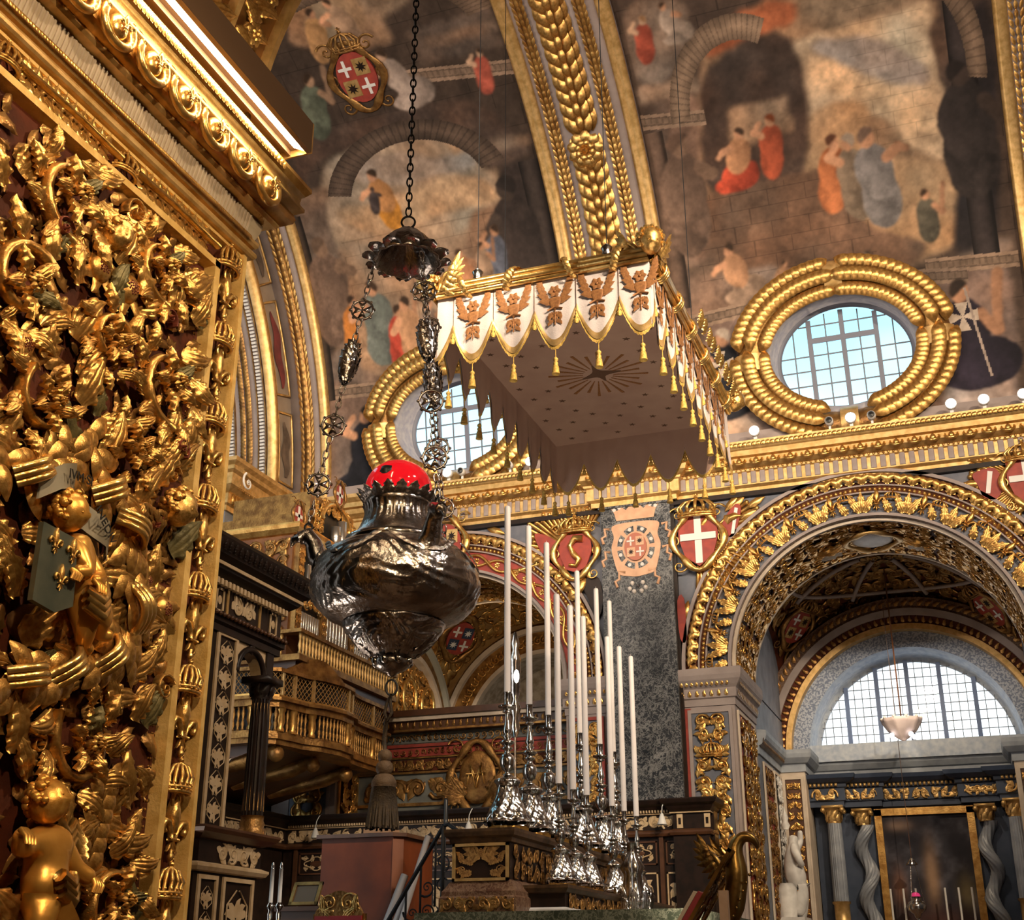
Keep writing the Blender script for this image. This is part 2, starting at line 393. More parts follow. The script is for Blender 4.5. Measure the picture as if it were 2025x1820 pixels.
def head_geo(nu=22, nv=26, child=True):
    """a head looking along +z (out of the wall): face with brows, nose, cheeks, mouth and chin"""
    th = np.linspace(.03, PI-.03, nu); ph = np.linspace(0, 2*PI, nv, endpoint=False)
    T, Q = np.meshgrid(th, ph, indexing='ij')
    X = np.sin(T)*np.sin(Q); Y = np.cos(T); Z = np.sin(T)*np.cos(Q)
    V = np.stack([X*.78, Y*.98, Z*.86], -1)
    def bump(cx, cy, sx, sy, amt, zmin=.0):
        w = np.exp(-((X-cx)/sx)**2 - ((Y-cy)/sy)**2)*(Z > zmin); V[..., 2] += w*amt
    bump(0, -.12, .11, .16, .22); bump(0, -.20, .16, .07, .06); bump(.3, -.04, .15, .1, -.10); bump(-.3, -.04, .15, .1, -.10)
    bump(.3, .1, .24, .06, .05); bump(-.3, .1, .24, .06, .05)
    bump(.36, -.28, .2, .2, .09); bump(-.36, -.28, .2, .2, .09); bump(0, -.42, .16, .04, .08); bump(0, -.47, .14, .025, -.10); bump(0, -.53, .13, .05, .07); bump(0, -.75, .18, .12, .08)
    bump(0, .4, .5, .3, .04)
    g = G(); g.add(V, [gridF(nu, nv, False, True), np.arange(nv)[None], (np.arange(nv)+(nu-1)*nv)[::-1][None]])
    for m in (1, -1): ball(g, (m*.30, -.04, .74), .085, 5, 8); ball(g, (m*.78, -.08, .05), .16, 5, 8, (.5, 1.1, .8))
    return g
def hair_geo(n=70, seed=3):
    r = np.random.default_rng(seed); g = G()
    for i in range(n):
        a = r.uniform(0, 2*PI); y = r.uniform(-.45, 1.0); rad = math.sqrt(max(0, 1-min(1, abs(y))**2))
        x, z = rad*math.sin(a)*.82, rad*math.cos(a)*.86
        if z > .3 and y < .62: continue
        ball(g, (x*1.05, y*1.0, z*1.02), r.uniform(.15, .24), 5, 7)
    return g
def U_wing(n=7):
    """feathered wing spreading to +x"""
    g = G(); lf = U_laurel(5)
    for row, (cnt, L) in enumerate(((n, 1.0), (n-1, .66), (n-2, .4))):
        for i in range(cnt):
            f = i/(cnt-1); a = R_(-160 + 100*f) + .0
            g.join(lf, lambda V, a=a, f=f, L=L, row=row: xf(V, (.62, L*(.72+.28*f), .6), a, (.12+.62*f, .18*f-.02), 1, .05+.07*row))
    tube(g, [(0, -.1, .15), (.25, .12, .2), (.6, .26, .2), (.85, .22, .15), (.95, .1, .1)], [.09, .10, .09, .07, .03], 7)
    return g
def U_shield(n=24):
    a = np.linspace(0, 2*PI, n, endpoint=False); g = G()
    puff(g, np.stack([.42*np.cos(a), .56*np.sin(a)], 1), .10, inner=.4); return g
def U_cartouche():
    """scrolled frame round a shield"""
    g = G(); a = np.linspace(0, 2*PI, 40, endpoint=False)
    P = np.stack([(.50+.05*np.cos(4*a))*np.cos(a), (.66+.05*np.cos(4*a))*np.sin(a), np.full(40, .1)], 1)
    tube(g, P, .07+.02*np.cos(6*a), 7, closed=True)
    sc = U_scroll(1.3, 22, 6)
    for m in (1, -1):
        for y, s, rt in ((.60, .20, .4), (-.02, .17, 1.2), (-.58, .20, 2.4)):
            g.join(sc, lambda V, m=m, y=y, s=s, rt=rt: xf(xf(V, s, rt), 1, 0, (m*(.52-.12*abs(y)), y), m, .02) if False else xf(V*s, 1, rt, (0, 0)) * np.array([m, 1, 1]) + np.array([m*(.54-.2*abs(y)), y, .03]))
    return g
LEAF = U_leaf(); LEAFR = U_leaf(bend=-.9); LEAFS = U_leaf(bend=.05, lobes=4); SCROLL = U_scroll(); FLOWER = U_flower(); LAUREL = U_laurel()
LEAFlo = U_leaf(8, 4, 3, ridge=0); SCROLLlo = U_scroll(1.25, 16, 4, th=.2).map(lambda V: V + np.array([0, 0, .12])); FLOWERlo = U_flower(6, 1, 3)
FLEUR = U_fleur(); CROWN = U_crown(); WING = U_wing(); SHIELD = U_shield(); CARTOUCHE = U_cartouche(); HEAD = head_geo(); HAIR = hair_geo()
MESHLIB = {}
def piece(key, g, m, smooth=True):
    if key not in MESHLIB: MESHLIB[key] = mk(key, g, m, smooth)
    return MESHLIB[key]
def put(name, me, parent, fr, u, v, s=1.0, rot=0.0, mir=1, lift=0.0, m=None, tilt=None, label=None):
    """set a shared ornament mesh on a wall frame (o, ex, ey, en) at (u, v)"""
    o, ex, ey, en = (Vector(q) for q in fr)
    o2 = bpy.data.objects.new(name, me); COL.objects.link(o2)
    if parent is not None: o2.parent = parent
    sx, sy, sz = s if isinstance(s, tuple) else (s, s, s)
    B = Matrix((ex, ey, en)).transposed()
    L = Matrix.Rotation(rot, 3, 'Z')
    if tilt: L = L @ Matrix.Rotation(tilt[0], 3, 'X') @ Matrix.Rotation(tilt[1], 3, 'Y')
    M = (B @ L @ Matrix.Diagonal((sx*mir, sy, sz))).to_4x4()
    M.translation = o + ex*u + ey*v + en*lift - (worldloc(parent) if parent is not None else Vector((0, 0, 0)))
    o2.matrix_local = M
    if m is not None:
        o2.material_slots[0].link = 'OBJECT'; o2.material_slots[0].material = m
    if label: o2['label'] = label
    return o2
def rinceau(w, h, cell=.3, seed=0, depth=1.0, sym=True, fill=.9, leafy=1.0):
    """a panel of scrollwork with acanthus, drawn in (0..w, 0..h); returns one heap of carving"""
    r = np.random.default_rng(seed); g = G()
    nx = max(1, int(round((w/2 if sym else w)/cell))); ny = max(1, int(round(h/cell)))
    cw = (w/2 if sym else w)/nx; ch = h/ny; s = min(cw, ch)*.60*fill/.9
    for i in range(nx):
        for j in range(ny):
            cx, cy = (i+.5)*cw, (j+.5)*ch
            k = r.integers(0, 10); rot = r.uniform(0, 2*PI); mir = 1 if (i+j) % 2 else -1
            todo = [(SCROLLlo, s*.95, rot, (cx, cy), 0.0)]
            for q in range(int(4*leafy)+1):
                a = r.uniform(0, 2*PI); todo.append((LEAFlo, s*np.array([1.25, 1.25, 1.0])*r.uniform(.9, 1.45), a, (cx - math.cos(a+PI/2)*s*.25 + r.uniform(-.2, .2)*s, cy - math.sin(a+PI/2)*s*.25 + r.uniform(-.2, .2)*s), .0))
            if k < 3: todo.append((FLOWERlo, s*.55, rot, (cx, cy), .02))
            for (u, sc_, ro, lc, lf) in todo:
                f = lambda V, sc_=sc_, ro=ro, lc=lc, lf=lf: xf(V, sc_, ro, lc, mir, lf)
                t = f(u.verts()); t[:, 0] = np.clip(t[:, 0], 0, w); t[:, 1] = np.clip(t[:, 1], 0, h); t[:, 2] *= depth
                g.add(t, u.F)
                if sym:
                    t2 = t.copy(); t2[:, 0] = w - t2[:, 0]; g.add(t2, [q[:, ::-1] for q in u.F])
    return g
# the painted vault: patches of colour as (colour, outline in (x metres, degrees round the vault))
PAINT_R = [
 ((.3,.225,.165), [(-3.17,54.7), (-2.76,57.4), (-1.44,59.7), (0.8,55.6), (0.88,49.8), (0.69,46.2), (0.78,33.6), (0.78,23.6), (-0.96,21.8), (-3.85,25.2), (-4.03,32.9), (-3.52,45.6)]),
 ((.52,.45,.36), [(-1.6,53.0), (-0.86,54.1), (0.18,54.2), (0.79,55.0), (0.85,47.9), (0.94,35.4), (0.23,37.1), (-0.39,44.4), (-1.63,43.6)]),
 ((.33,.3,.29), [(-1.25,52.7), (-0.37,52.5), (0.43,48.6), (0.71,44.9), (0.19,45.1), (-0.61,49.0)]),
 ((.6,.5,.38), [(-1.0,47.7), (-0.15,45.6), (0.57,41.8), (0.69,38.4), (-0.06,40.8), (-0.86,45.4)]),
 ((.4,.31,.22), [(-1.55,43.2), (-0.44,44.1), (-0.52,37.5), (0.86,33.5), (0.78,23.6), (-0.55,24.0), (-1.68,32.4)]),
 ((.3,.13,.075), [(-3.01,56.8), (-2.26,59.2), (-1.46,59.1), (-1.52,56.2), (-2.94,54.3)]),
 ((.085,.06,.05), [(-3.4,46.1), (-3.07,53.1), (-1.52,54.5), (-1.7,36.2), (-3.43,35.6)]),
 ((.3,.24,.19), [(-2.87,46.6), (-1.78,46.9), (-1.8,42.2), (-2.89,41.8)]),
 ((.165,.115,.088), [(-3.62,35.5), (-2.16,36.4), (-0.97,35.8), (-0.78,29.1), (0.29,23.5), (-0.96,21.4), (-3.9,24.9)]),
 ((.25,.185,.155), [(-3.92,50.1), (-3.41,49.6), (-3.51,42.1), (-3.79,36.8), (-3.74,28.2), (-4.14,27.7), (-4.04,36.5), (-4.06,43.6)]),
 ((.16,.12,.1), [(-4.19,50.8), (-3.95,49.7), (-4.27,28.9), (-4.59,27.9)]),
 ((.3,.235,.19), [(-4.48,52.4), (-3.38,52.3), (-3.3,50.1), (-4.46,49.9)]),
 ((.035,.03,.034), [(0.9,51.0), (1.33,52.2), (1.87,52.2), (1.69,34.2), (1.41,22.7), (0.73,23.3), (1.06,35.2)]),
 ((.12,.095,.085), [(0.77,51.2), (1.32,51.5), (1.41,43.1), (1.16,33.0), (0.84,32.2), (0.94,43.2)]),
 ((.26,.21,.18), [(-4.27,62.9), (-3.35,62.6), (-3.29,58.3), (-3.74,52.9), (-4.4,53.3)]),
 ((.235,.19,.17), [(-4.63,26.2), (-3.75,25.4), (-2.31,24.2), (-3.06,20.2), (-3.66,19.5), (-4.61,19.2)]),
 ((.25,.2,.175), [(-0.27,19.5), (0.64,20.7), (0.84,22.1), (1.67,23.0), (1.66,20.7), (0.88,19.7), (0.68,18.2), (-0.13,17.2)]),
 ((.235,.19,.18), [(-3.87,18.3), (-3.06,20.2), (-2.26,22.0), (-0.1,19.2), (0.62,19.7), (1.57,19.8), (1.44,3.4), (1.08,-6.2), (-3.92,-0.9), (-4.1,9.8)]),
 ((.4,.35,.32), [(-3.81,5.0), (-3.15,3.9), (-3.15,-0.2), (-3.86,0.6)]),
 ((.4,.36,.36), [(0.28,5.5), (1.31,5.7), (1.38,0.7), (0.21,1.3)]),
]
PAINT_L = [
 ((.27,.205,.155), [(-10.06,76.7), (-8.14,72.7), (-8.71,69.9), (-8.78,67.0), (-9.63,67.0), (-10.46,69.4), (-10.65,71.4)]),
 ((.36,.27,.19), [(-9.83,75.4), (-9.05,74.5), (-9.13,70.0), (-9.83,69.0), (-10.22,71.3)]),
 ((.15,.12,.105), [(-8.41,67.8), (-6.67,68.2), (-6.64,62.2), (-8.39,62.4)]),
 ((.2,.16,.135), [(-8.14,66.2), (-6.62,65.9), (-6.64,64.5), (-8.19,64.3)]),
 ((.105,.08,.07), [(-11.56,55.3), (-10.1,56.9), (-8.68,56.8), (-7.65,55.9), (-7.11,51.3), (-6.84,47.1), (-7.62,46.1), (-7.86,51.0), (-8.51,53.5), (-9.59,53.7), (-11.0,52.9), (-11.62,49.9)]),
 ((.4,.33,.265), [(-11.02,51.3), (-10.54,52.9), (-9.54,52.5), (-8.51,53.5), (-8.03,52.0), (-7.82,49.4), (-7.74,45.9), (-7.45,45.1), (-7.26,41.1), (-7.22,31.4), (-7.32,22.5), (-8.32,26.8), (-9.04,24.6), (-9.62,17.5), (-11.46,19.2), (-11.65,27.7), (-11.59,40.3), (-11.35,47.1)]),
 ((.34,.32,.31), [(-10.65,50.7), (-9.49,51.3), (-8.69,49.3), (-8.05,49.0), (-7.93,46.6), (-8.92,46.6), (-10.14,46.9)]),
 ((.48,.37,.27), [(-8.57,52.1), (-8.14,52.0), (-7.92,49.6), (-8.25,49.3)]),
 ((.5,.38,.27), [(-11.18,44.5), (-10.02,44.4), (-8.6,46.1), (-7.8,44.1), (-7.7,41.0), (-8.79,41.1), (-10.41,40.3)]),
 ((.3,.235,.185), [(-11.53,38.7), (-9.13,37.7), (-7.6,37.1), (-7.29,28.5), (-7.42,22.6), (-11.46,19.2), (-11.65,27.7)]),
 ((.24,.185,.15), [(-8.29,39.6), (-7.49,40.7), (-7.23,38.8), (-7.29,28.5), (-8.57,30.1)]),
 ((.055,.046,.046), [(-7.52,44.5), (-7.32,45.7), (-6.89,45.7), (-6.81,43.4), (-6.98,40.0), (-6.79,33.8), (-6.77,27.8), (-7.51,28.8), (-7.5,37.0)]),
 ((.19,.145,.12), [(-11.92,46.3), (-11.31,46.6), (-11.35,43.1), (-11.3,39.9), (-11.33,30.5), (-11.62,23.8), (-12.0,28.2), (-11.93,37.6), (-12.01,41.7)]),
 ((.22,.175,.145), [(-12.1,48.6), (-11.11,48.3), (-11.15,46.4), (-12.1,46.2)]),
 ((.24,.19,.155), [(-7.47,50.0), (-6.7,49.5), (-6.72,48.1), (-7.49,48.2)]),
 ((.21,.17,.15), [(-12.14,22.0), (-11.5,23.6), (-10.99,19.1), (-9.6,19.1), (-9.53,15.9), (-11.04,15.2), (-11.37,17.9), (-12.07,18.7)]),
 ((.2,.16,.145), [(-12.03,17.8), (-11.26,17.0), (-9.51,17.4), (-8.08,15.8), (-7.46,13.6), (-7.54,-5.8), (-11.89,-0.9)]),
 ((.36,.31,.27), [(-11.92,2.4), (-10.75,1.7), (-10.72,-2.0), (-11.89,-0.9)]),
]

# ================================================================ THE SETTING
YW = 22.0; YC = 14.15; RV = 7.85; ZV = 10.8            # far wall, vault axis, radius, springing
def vpt(x, deg, r=RV):
    a = np.radians(deg); return np.stack(np.broadcast_arrays(x, YC + r*np.cos(a), ZV + r*np.sin(a)), -1)

g = G(); box(g, -24, 12, 6.3, 36, -.2, 0); box(g, -9, 7, -6, 6.3, -.2, 0)
floor = struct('floor', g, mat('floor_inlaid_marble', (.22, .13, .08), .3, 0, (.10, .07, .05), 1.2), 'inlaid marble floor of the church in warm brown tones')
g = G(); box(g, -20, -2.2, 11.2, 21.6, 0, 1.0); box(g, -2.2, -1.6, 11.2, 21.6, 0, .8)
struct('floor_presbytery', g, MATS['floor_inlaid_marble'], 'raised marble floor of the presbytery below the altar')

# ---- painted vault
def fbm(shape, cells, seed, octs=4):
    r = np.random.default_rng(seed); out = np.zeros(shape); amp = 1.0; tot = 0
    for o in range(octs):
        cx, cy = cells[0]*2**o, cells[1]*2**o; t = r.random((cx+2, cy+2))
        u = np.linspace(0, cx, shape[0]); v = np.linspace(0, cy, shape[1])
        i = u.astype(int); j = v.astype(int); fu = (u-i); fv = (v-j); fu = fu*fu*(3-2*fu); fv = fv*fv*(3-2*fv)
        a = t[np.ix_(i, j)]; b = t[np.ix_(i+1, j)]; c = t[np.ix_(i, j+1)]; d = t[np.ix_(i+1, j+1)]
        out += amp*((a*(1-fu[:, None]) + b*fu[:, None])*(1-fv) + (c*(1-fu[:, None]) + d*fu[:, None])*fv); tot += amp; amp *= .55
    return out/tot
def inpoly(X, Y, poly):
    p = np.asarray(poly, float); q = np.roll(p, -1, 0); ins = np.zeros(X.shape, bool)
    for (x0, y0), (x1, y1) in zip(p, q):
        if y0 == y1: continue
        ins ^= ((y0 > Y) != (y1 > Y)) & (X < (x1-x0)*(Y-y0)/(y1-y0) + x0)
    return ins
def soften(m, k=3):
    a = m.astype(np.float32)
    for _ in range(2):
        for ax in (0, 1):
            a = sum(np.roll(a, q, ax) for q in range(-k//2+1, k//2+1))/len(range(-k//2+1, k//2+1))
    return a
def figure(X, D, C, n1, cx, cd, h, robe, lean=0.0, pose=0, skin=(.42, .27, .19), hair=(.05, .035, .025), under=None, sit=False, alpha=1.0):
    """one generic draped figure brushed on the vault: cloak in folds, bare arm, head with hair"""
    S = RV*PI/180; u = (X-cx)/h; v = (D-cd)*S/h
    box_ = (np.abs(u) < .75) & (v > -.15) & (v < 1.2)
    i0, i1 = np.where(box_.any(1))[0][[0, -1]]; j0, j1 = np.where(box_.any(0))[0][[0, -1]]; sl = (slice(i0, i1+1), slice(j0, j1+1))
    u, v, n = u[sl], v[sl], n1[sl]; c = C[sl]
    w = (n-.5)*.25; uu, vv = u + w*.3, v + w*.25
    def el(a, b, ra, rb, t=0): co, si = math.cos(t), math.sin(t); p, q = uu-a, vv-b; return ((p*co+q*si)/ra)**2 + ((-p*si+q*co)/rb)**2
    def lay(mask, col, fold=0, lt=.5):
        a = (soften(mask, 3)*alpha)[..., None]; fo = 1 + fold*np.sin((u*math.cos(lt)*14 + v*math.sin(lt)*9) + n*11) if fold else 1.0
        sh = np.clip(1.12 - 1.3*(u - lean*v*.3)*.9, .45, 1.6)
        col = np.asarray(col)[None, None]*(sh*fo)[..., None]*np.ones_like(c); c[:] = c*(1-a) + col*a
    if sit: lay((el(.10, .22, .30, .24) < 1) | (el(.0, .10, .34, .14) < 1), robe, .22, .9)
    else: lay((el(lean*.1, .26, .20, .33, -lean*.4) < 1), robe, .22, .3)
    lay(el(lean*.20, .53, .20, .30, -lean*.5) < 1, under or robe, .16, 1.1)
    hx, hy = lean*.36, .88
    sd = 1 if pose % 2 else -1
    e1 = (lean*.25 + sd*.15, .66); e2 = (lean*.25 + sd*.27, .50 + .12*(pose % 3)); e3 = (lean*.25 + sd*(.34 if pose > 2 else .16), .55 + .16*(pose % 4))
    for (a, b), r in (((e1, e2), .055), ((e2, e3), .042)):
        ax, ay = a; bx, by = b; t = np.clip(((uu-ax)*(bx-ax) + (vv-ay)*(by-ay))/((bx-ax)**2 + (by-ay)**2 + 1e-9), 0, 1); lay((uu-ax-t*(bx-ax))**2 + (vv-ay-t*(by-ay))**2 < r*r, skin)
    lay(el(hx, hy, .075, .095) < 1, skin); lay((el(hx - sd*.01, hy+.03, .085, .09) < 1) & (vv > hy + .01 + sd*(uu-hx)*.8), hair)
    C[sl] = c
def star(X, D, C, cx, cd, r):
    S = RV*PI/180; u = (X-cx)/r; v = (D-cd)*S/r
    m = ((np.abs(u) < .12 + .30*np.abs(v)) & (np.abs(v) < 1) & (np.abs(u) < np.abs(v)*.42+.04)) | ((np.abs(v) < .12 + .30*np.abs(u)) & (np.abs(u) < 1) & (np.abs(v) < np.abs(u)*.42+.04)); C[m] = (.5, .47, .44)
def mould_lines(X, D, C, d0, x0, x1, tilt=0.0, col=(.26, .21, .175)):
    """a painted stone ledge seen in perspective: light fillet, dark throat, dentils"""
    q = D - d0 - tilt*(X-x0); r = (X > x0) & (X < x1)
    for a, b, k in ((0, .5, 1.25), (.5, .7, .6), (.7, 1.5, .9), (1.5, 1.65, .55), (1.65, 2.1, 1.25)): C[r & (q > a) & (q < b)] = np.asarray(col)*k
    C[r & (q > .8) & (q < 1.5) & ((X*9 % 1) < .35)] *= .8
def vault_bay(name, x0, x1, patches, base, oval, seed, label, extra=None, d1=82):
    nx, ny = int((x1-x0)/.0165), int(RV*R_(d1)/.0165)
    xs = np.linspace(x0, x1, nx); ds = np.linspace(0, d1, ny)
    X, D = np.meshgrid(xs, ds, indexing='ij')
    n1 = fbm((nx, ny), (14, 22), seed, 5); n2 = fbm((nx, ny), (70, 110), seed+1, 3); wob = fbm((nx, ny), (26, 40), seed+2) - .5; wob2 = fbm((nx, ny), (26, 40), seed+3) - .5
    C = np.zeros((nx, ny, 3)); C[:] = base
    stone = (((X + .4*(np.floor(D/3) % 2)) % .9 < .02) | (D % 3 < .10)); C[stone] *= .6
    XX, DD = X + wob*.16, D + wob2*1.1
    for i, (c, q) in enumerate(patches):
        m = inpoly(XX, DD, rpoly(q, 4) if len(q) > 4 else q); a = soften(m, 7)[..., None]
        v1 = fbm((nx, ny), (20, 30), seed+10+i, 4); v2 = fbm((nx, ny), (7, 10), seed+60+i, 2)
        col = np.asarray(c)*(.55 + .9*v1)[..., None]; col = col*(1 + (v2-.5)[..., None]*np.array([.5, .1, -.25]))
        C = C*(1-a) + col*a
    if extra: extra(X, D, C, n1, n2)
    C *= (.50 + .62*n1)[..., None]*(.68 + .5*n2)[..., None]
    C = np.clip(C*np.array([1.12, .98, .86]), .004, .8)**1.18*1.35
    V = vpt(X.ravel(), D.ravel())
    F = gridF(nx, ny)
    cx, cd, ra, rb = oval; S = RV*np.pi/180
    mid = np.stack([X.ravel()[F].mean(1), D.ravel()[F].mean(1)], 1)
    keep = ((mid[:, 0]-cx)/ra)**2 + ((mid[:, 1]-cd)*S/rb)**2 > 1.0
    g = G(); g.add(V, F[keep])
    o = struct(name, g, fresco, label, True)
    at = o.data.attributes.new('paint', 'FLOAT_COLOR', 'POINT')
    at.data.foreach_set('color', np.concatenate([C.reshape(-1, 3), np.ones((nx*ny, 1))], 1).astype(np.float32).ravel())
    return o
def masonry(X, D, C, lo, hi, x0, x1, st=2.2, k=.7):
    row = np.floor(D/st); br = (((X + .33*(row % 2)) % .7) < .022) | ((D % st) < .14); C[br & (D > lo) & (D < hi) & (X > x0) & (X < x1)] *= k
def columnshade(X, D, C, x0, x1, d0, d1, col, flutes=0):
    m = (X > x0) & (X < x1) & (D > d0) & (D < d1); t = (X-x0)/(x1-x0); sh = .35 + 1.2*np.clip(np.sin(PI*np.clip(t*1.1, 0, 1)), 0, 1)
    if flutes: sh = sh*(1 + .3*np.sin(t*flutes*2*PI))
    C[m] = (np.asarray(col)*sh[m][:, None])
def arcband(X, D, C, cx, cd, ra, rb, w, a0, a1, col, teeth=40):
    S = RV*PI/180; u = (X-cx)/ra; v = (D-cd)*S/rb; r = np.sqrt(u*u+v*v); an = np.degrees(np.arctan2(v, u)); m = (np.abs(r-1) < w) & (an > a0) & (an < a1); t = (an*teeth/180) % 1
    C[m] = (np.asarray(col)*(np.where(t < .25, .72, 1.0)*(1.25-np.abs(r-1)/w*.6))[m][:, None])
def extra_r(X, D, C, n1, n2):
    masonry(X, D, C, 24, 36, -3.9, -.6); masonry(X, D, C, 38, 60, -.6, .7, 2.0, .82)
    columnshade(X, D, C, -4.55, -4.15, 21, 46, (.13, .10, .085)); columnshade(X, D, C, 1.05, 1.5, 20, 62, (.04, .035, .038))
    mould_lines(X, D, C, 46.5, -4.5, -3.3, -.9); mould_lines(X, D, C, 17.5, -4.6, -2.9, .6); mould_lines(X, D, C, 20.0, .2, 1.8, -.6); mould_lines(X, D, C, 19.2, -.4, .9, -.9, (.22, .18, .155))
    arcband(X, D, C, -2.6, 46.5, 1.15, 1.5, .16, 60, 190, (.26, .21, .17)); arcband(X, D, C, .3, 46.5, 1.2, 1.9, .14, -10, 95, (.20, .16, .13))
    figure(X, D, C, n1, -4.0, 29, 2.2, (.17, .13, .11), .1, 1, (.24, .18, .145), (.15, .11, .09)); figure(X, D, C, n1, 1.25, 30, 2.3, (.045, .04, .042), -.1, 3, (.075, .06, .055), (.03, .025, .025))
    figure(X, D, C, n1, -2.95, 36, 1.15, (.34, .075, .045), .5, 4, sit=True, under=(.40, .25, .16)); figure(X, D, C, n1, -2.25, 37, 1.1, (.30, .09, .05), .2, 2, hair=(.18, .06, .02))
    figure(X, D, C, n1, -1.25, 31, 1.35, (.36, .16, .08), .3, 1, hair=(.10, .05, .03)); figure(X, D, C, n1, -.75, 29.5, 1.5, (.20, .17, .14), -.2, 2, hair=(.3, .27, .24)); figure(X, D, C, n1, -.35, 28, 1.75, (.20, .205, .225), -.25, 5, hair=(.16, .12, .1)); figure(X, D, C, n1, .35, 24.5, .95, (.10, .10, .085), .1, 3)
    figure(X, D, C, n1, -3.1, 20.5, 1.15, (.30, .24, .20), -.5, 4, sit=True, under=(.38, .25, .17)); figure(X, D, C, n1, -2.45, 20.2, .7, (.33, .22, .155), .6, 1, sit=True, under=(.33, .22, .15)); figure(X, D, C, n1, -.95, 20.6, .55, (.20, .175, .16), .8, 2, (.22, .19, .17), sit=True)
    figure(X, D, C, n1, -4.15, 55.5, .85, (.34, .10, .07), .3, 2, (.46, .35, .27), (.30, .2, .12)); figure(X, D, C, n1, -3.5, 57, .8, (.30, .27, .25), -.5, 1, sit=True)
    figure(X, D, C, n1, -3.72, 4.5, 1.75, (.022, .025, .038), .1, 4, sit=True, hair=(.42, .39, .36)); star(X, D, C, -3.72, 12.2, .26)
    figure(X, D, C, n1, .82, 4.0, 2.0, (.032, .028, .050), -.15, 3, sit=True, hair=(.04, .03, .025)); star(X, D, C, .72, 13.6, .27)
    m = (np.abs(X-1.0+.02*(D-8)) < .022) & (D > 5) & (D < 17.5); C[m] = (.36, .33, .32)
def extra_l(X, D, C, n1, n2):
    masonry(X, D, C, 24, 40, -11.2, -7.2, 2.2, .8)
    mould_lines(X, D, C, 60.5, -9.0, -6.6, -1.0); mould_lines(X, D, C, 16.2, -12.2, -10.6, -.4); mould_lines(X, D, C, 17.5, -10.7, -9.6, .9); mould_lines(X, D, C, 33, -8.2, -7.1, -.6, (.30, .24, .19))
    arcband(X, D, C, -9.25, 44, 1.75, 1.35, .15, 15, 165, (.13, .105, .09)); arcband(X, D, C, -9.4, 66, 2.6, 1.4, .12, 10, 170, (.17, .135, .11), 60)
    columnshade(X, D, C, -12.3, -11.95, 16, 45, (.06, .05, .045)); columnshade(X, D, C, -7.05, -6.6, 22, 46, (.05, .043, .042))
    figure(X, D, C, n1, -11.75, 25.5, 2.2, (.17, .13, .11), .1, 1, (.22, .165, .13), (.13, .10, .08)); figure(X, D, C, n1, -7.35, 27, 2.4, (.05, .042, .042), -.1, 0, (.065, .054, .05), (.03, .026, .026))
    figure(X, D, C, n1, -9.9, 40.5, 1.25, (.44, .24, .055), -.5, 4, under=(.40, .24, .12)); figure(X, D, C, n1, -10.25, 43, .55, (.07, .06, .065), .3, 1, (.07, .06, .065)); 
    for (x_, d_, h_, col, ln, p) in ((-11.35, 22.6, 1.25, (.42, .20, .06), .2, 1), (-11.0, 21.2, 1.35, (.30, .22, .16), .1, 2), (-10.7, 20.8, 1.75, (.17, .21, .215), -.1, 4), (-10.35, 19.6, 1.3, (.34, .07, .05), .2, 3), (-9.95, 19.8, 1.4, (.36, .24, .16), -.3, 0), (-9.6, 21, 1.1, (.22, .18, .16), .1, 5)): figure(X, D, C, n1, x_, d_, h_, col, ln, p)
    figure(X, D, C, n1, -8.55, 28.6, .95, (.40, .21, .13), -.4, 1, sit=True, under=(.42, .24, .15)); figure(X, D, C, n1, -7.95, 29.5, 1.15, (.13, .155, .22), .2, 2); figure(X, D, C, n1, -8.2, 30, .8, (.32, .25, .2), .0, 3)
    figure(X, D, C, n1, -10.9, 55.8, 1.3, (.12, .15, .125), .5, 3, (.38, .28, .21)); figure(X, D, C, n1, -8.75, 57, 1.25, (.33, .30, .29), -.7, 4, (.40, .31, .25), sit=True); figure(X, D, C, n1, -7.25, 56.6, .85, (.34, .11, .085), .2, 2, (.42, .32, .25)); figure(X, D, C, n1, -10.2, 66.5, 1.1, (.40, .27, .15), .5, 1); figure(X, D, C, n1, -9.4, 68, 1.0, (.34, .26, .2), -.6, 4)
    figure(X, D, C, n1, -11.35, 1.5, 1.75, (.018, .02, .03), .1, 2, sit=True, hair=(.03, .025, .02))
# oval windows: centre x, centre degrees, half width, half height
OV_R = (-1.44, 11.4, 1.33, 1.06); OV_L = (-9.22, 9.6, 1.30, 1.02)
b1 = vault_bay('ceiling', -4.75, 2.3, PAINT_R, (.095, .074, .064), OV_R, 11, 'vault bay painted with dark architecture, sky and masonry above the bigger oval window', extra_r)
b2 = vault_bay('ceiling', -12.4, -6.35, PAINT_L, (.075, .06, .052), OV_L, 31, 'vault bay painted with a brown arch and pale cloudy sky behind the hanging lamp', extra_l)
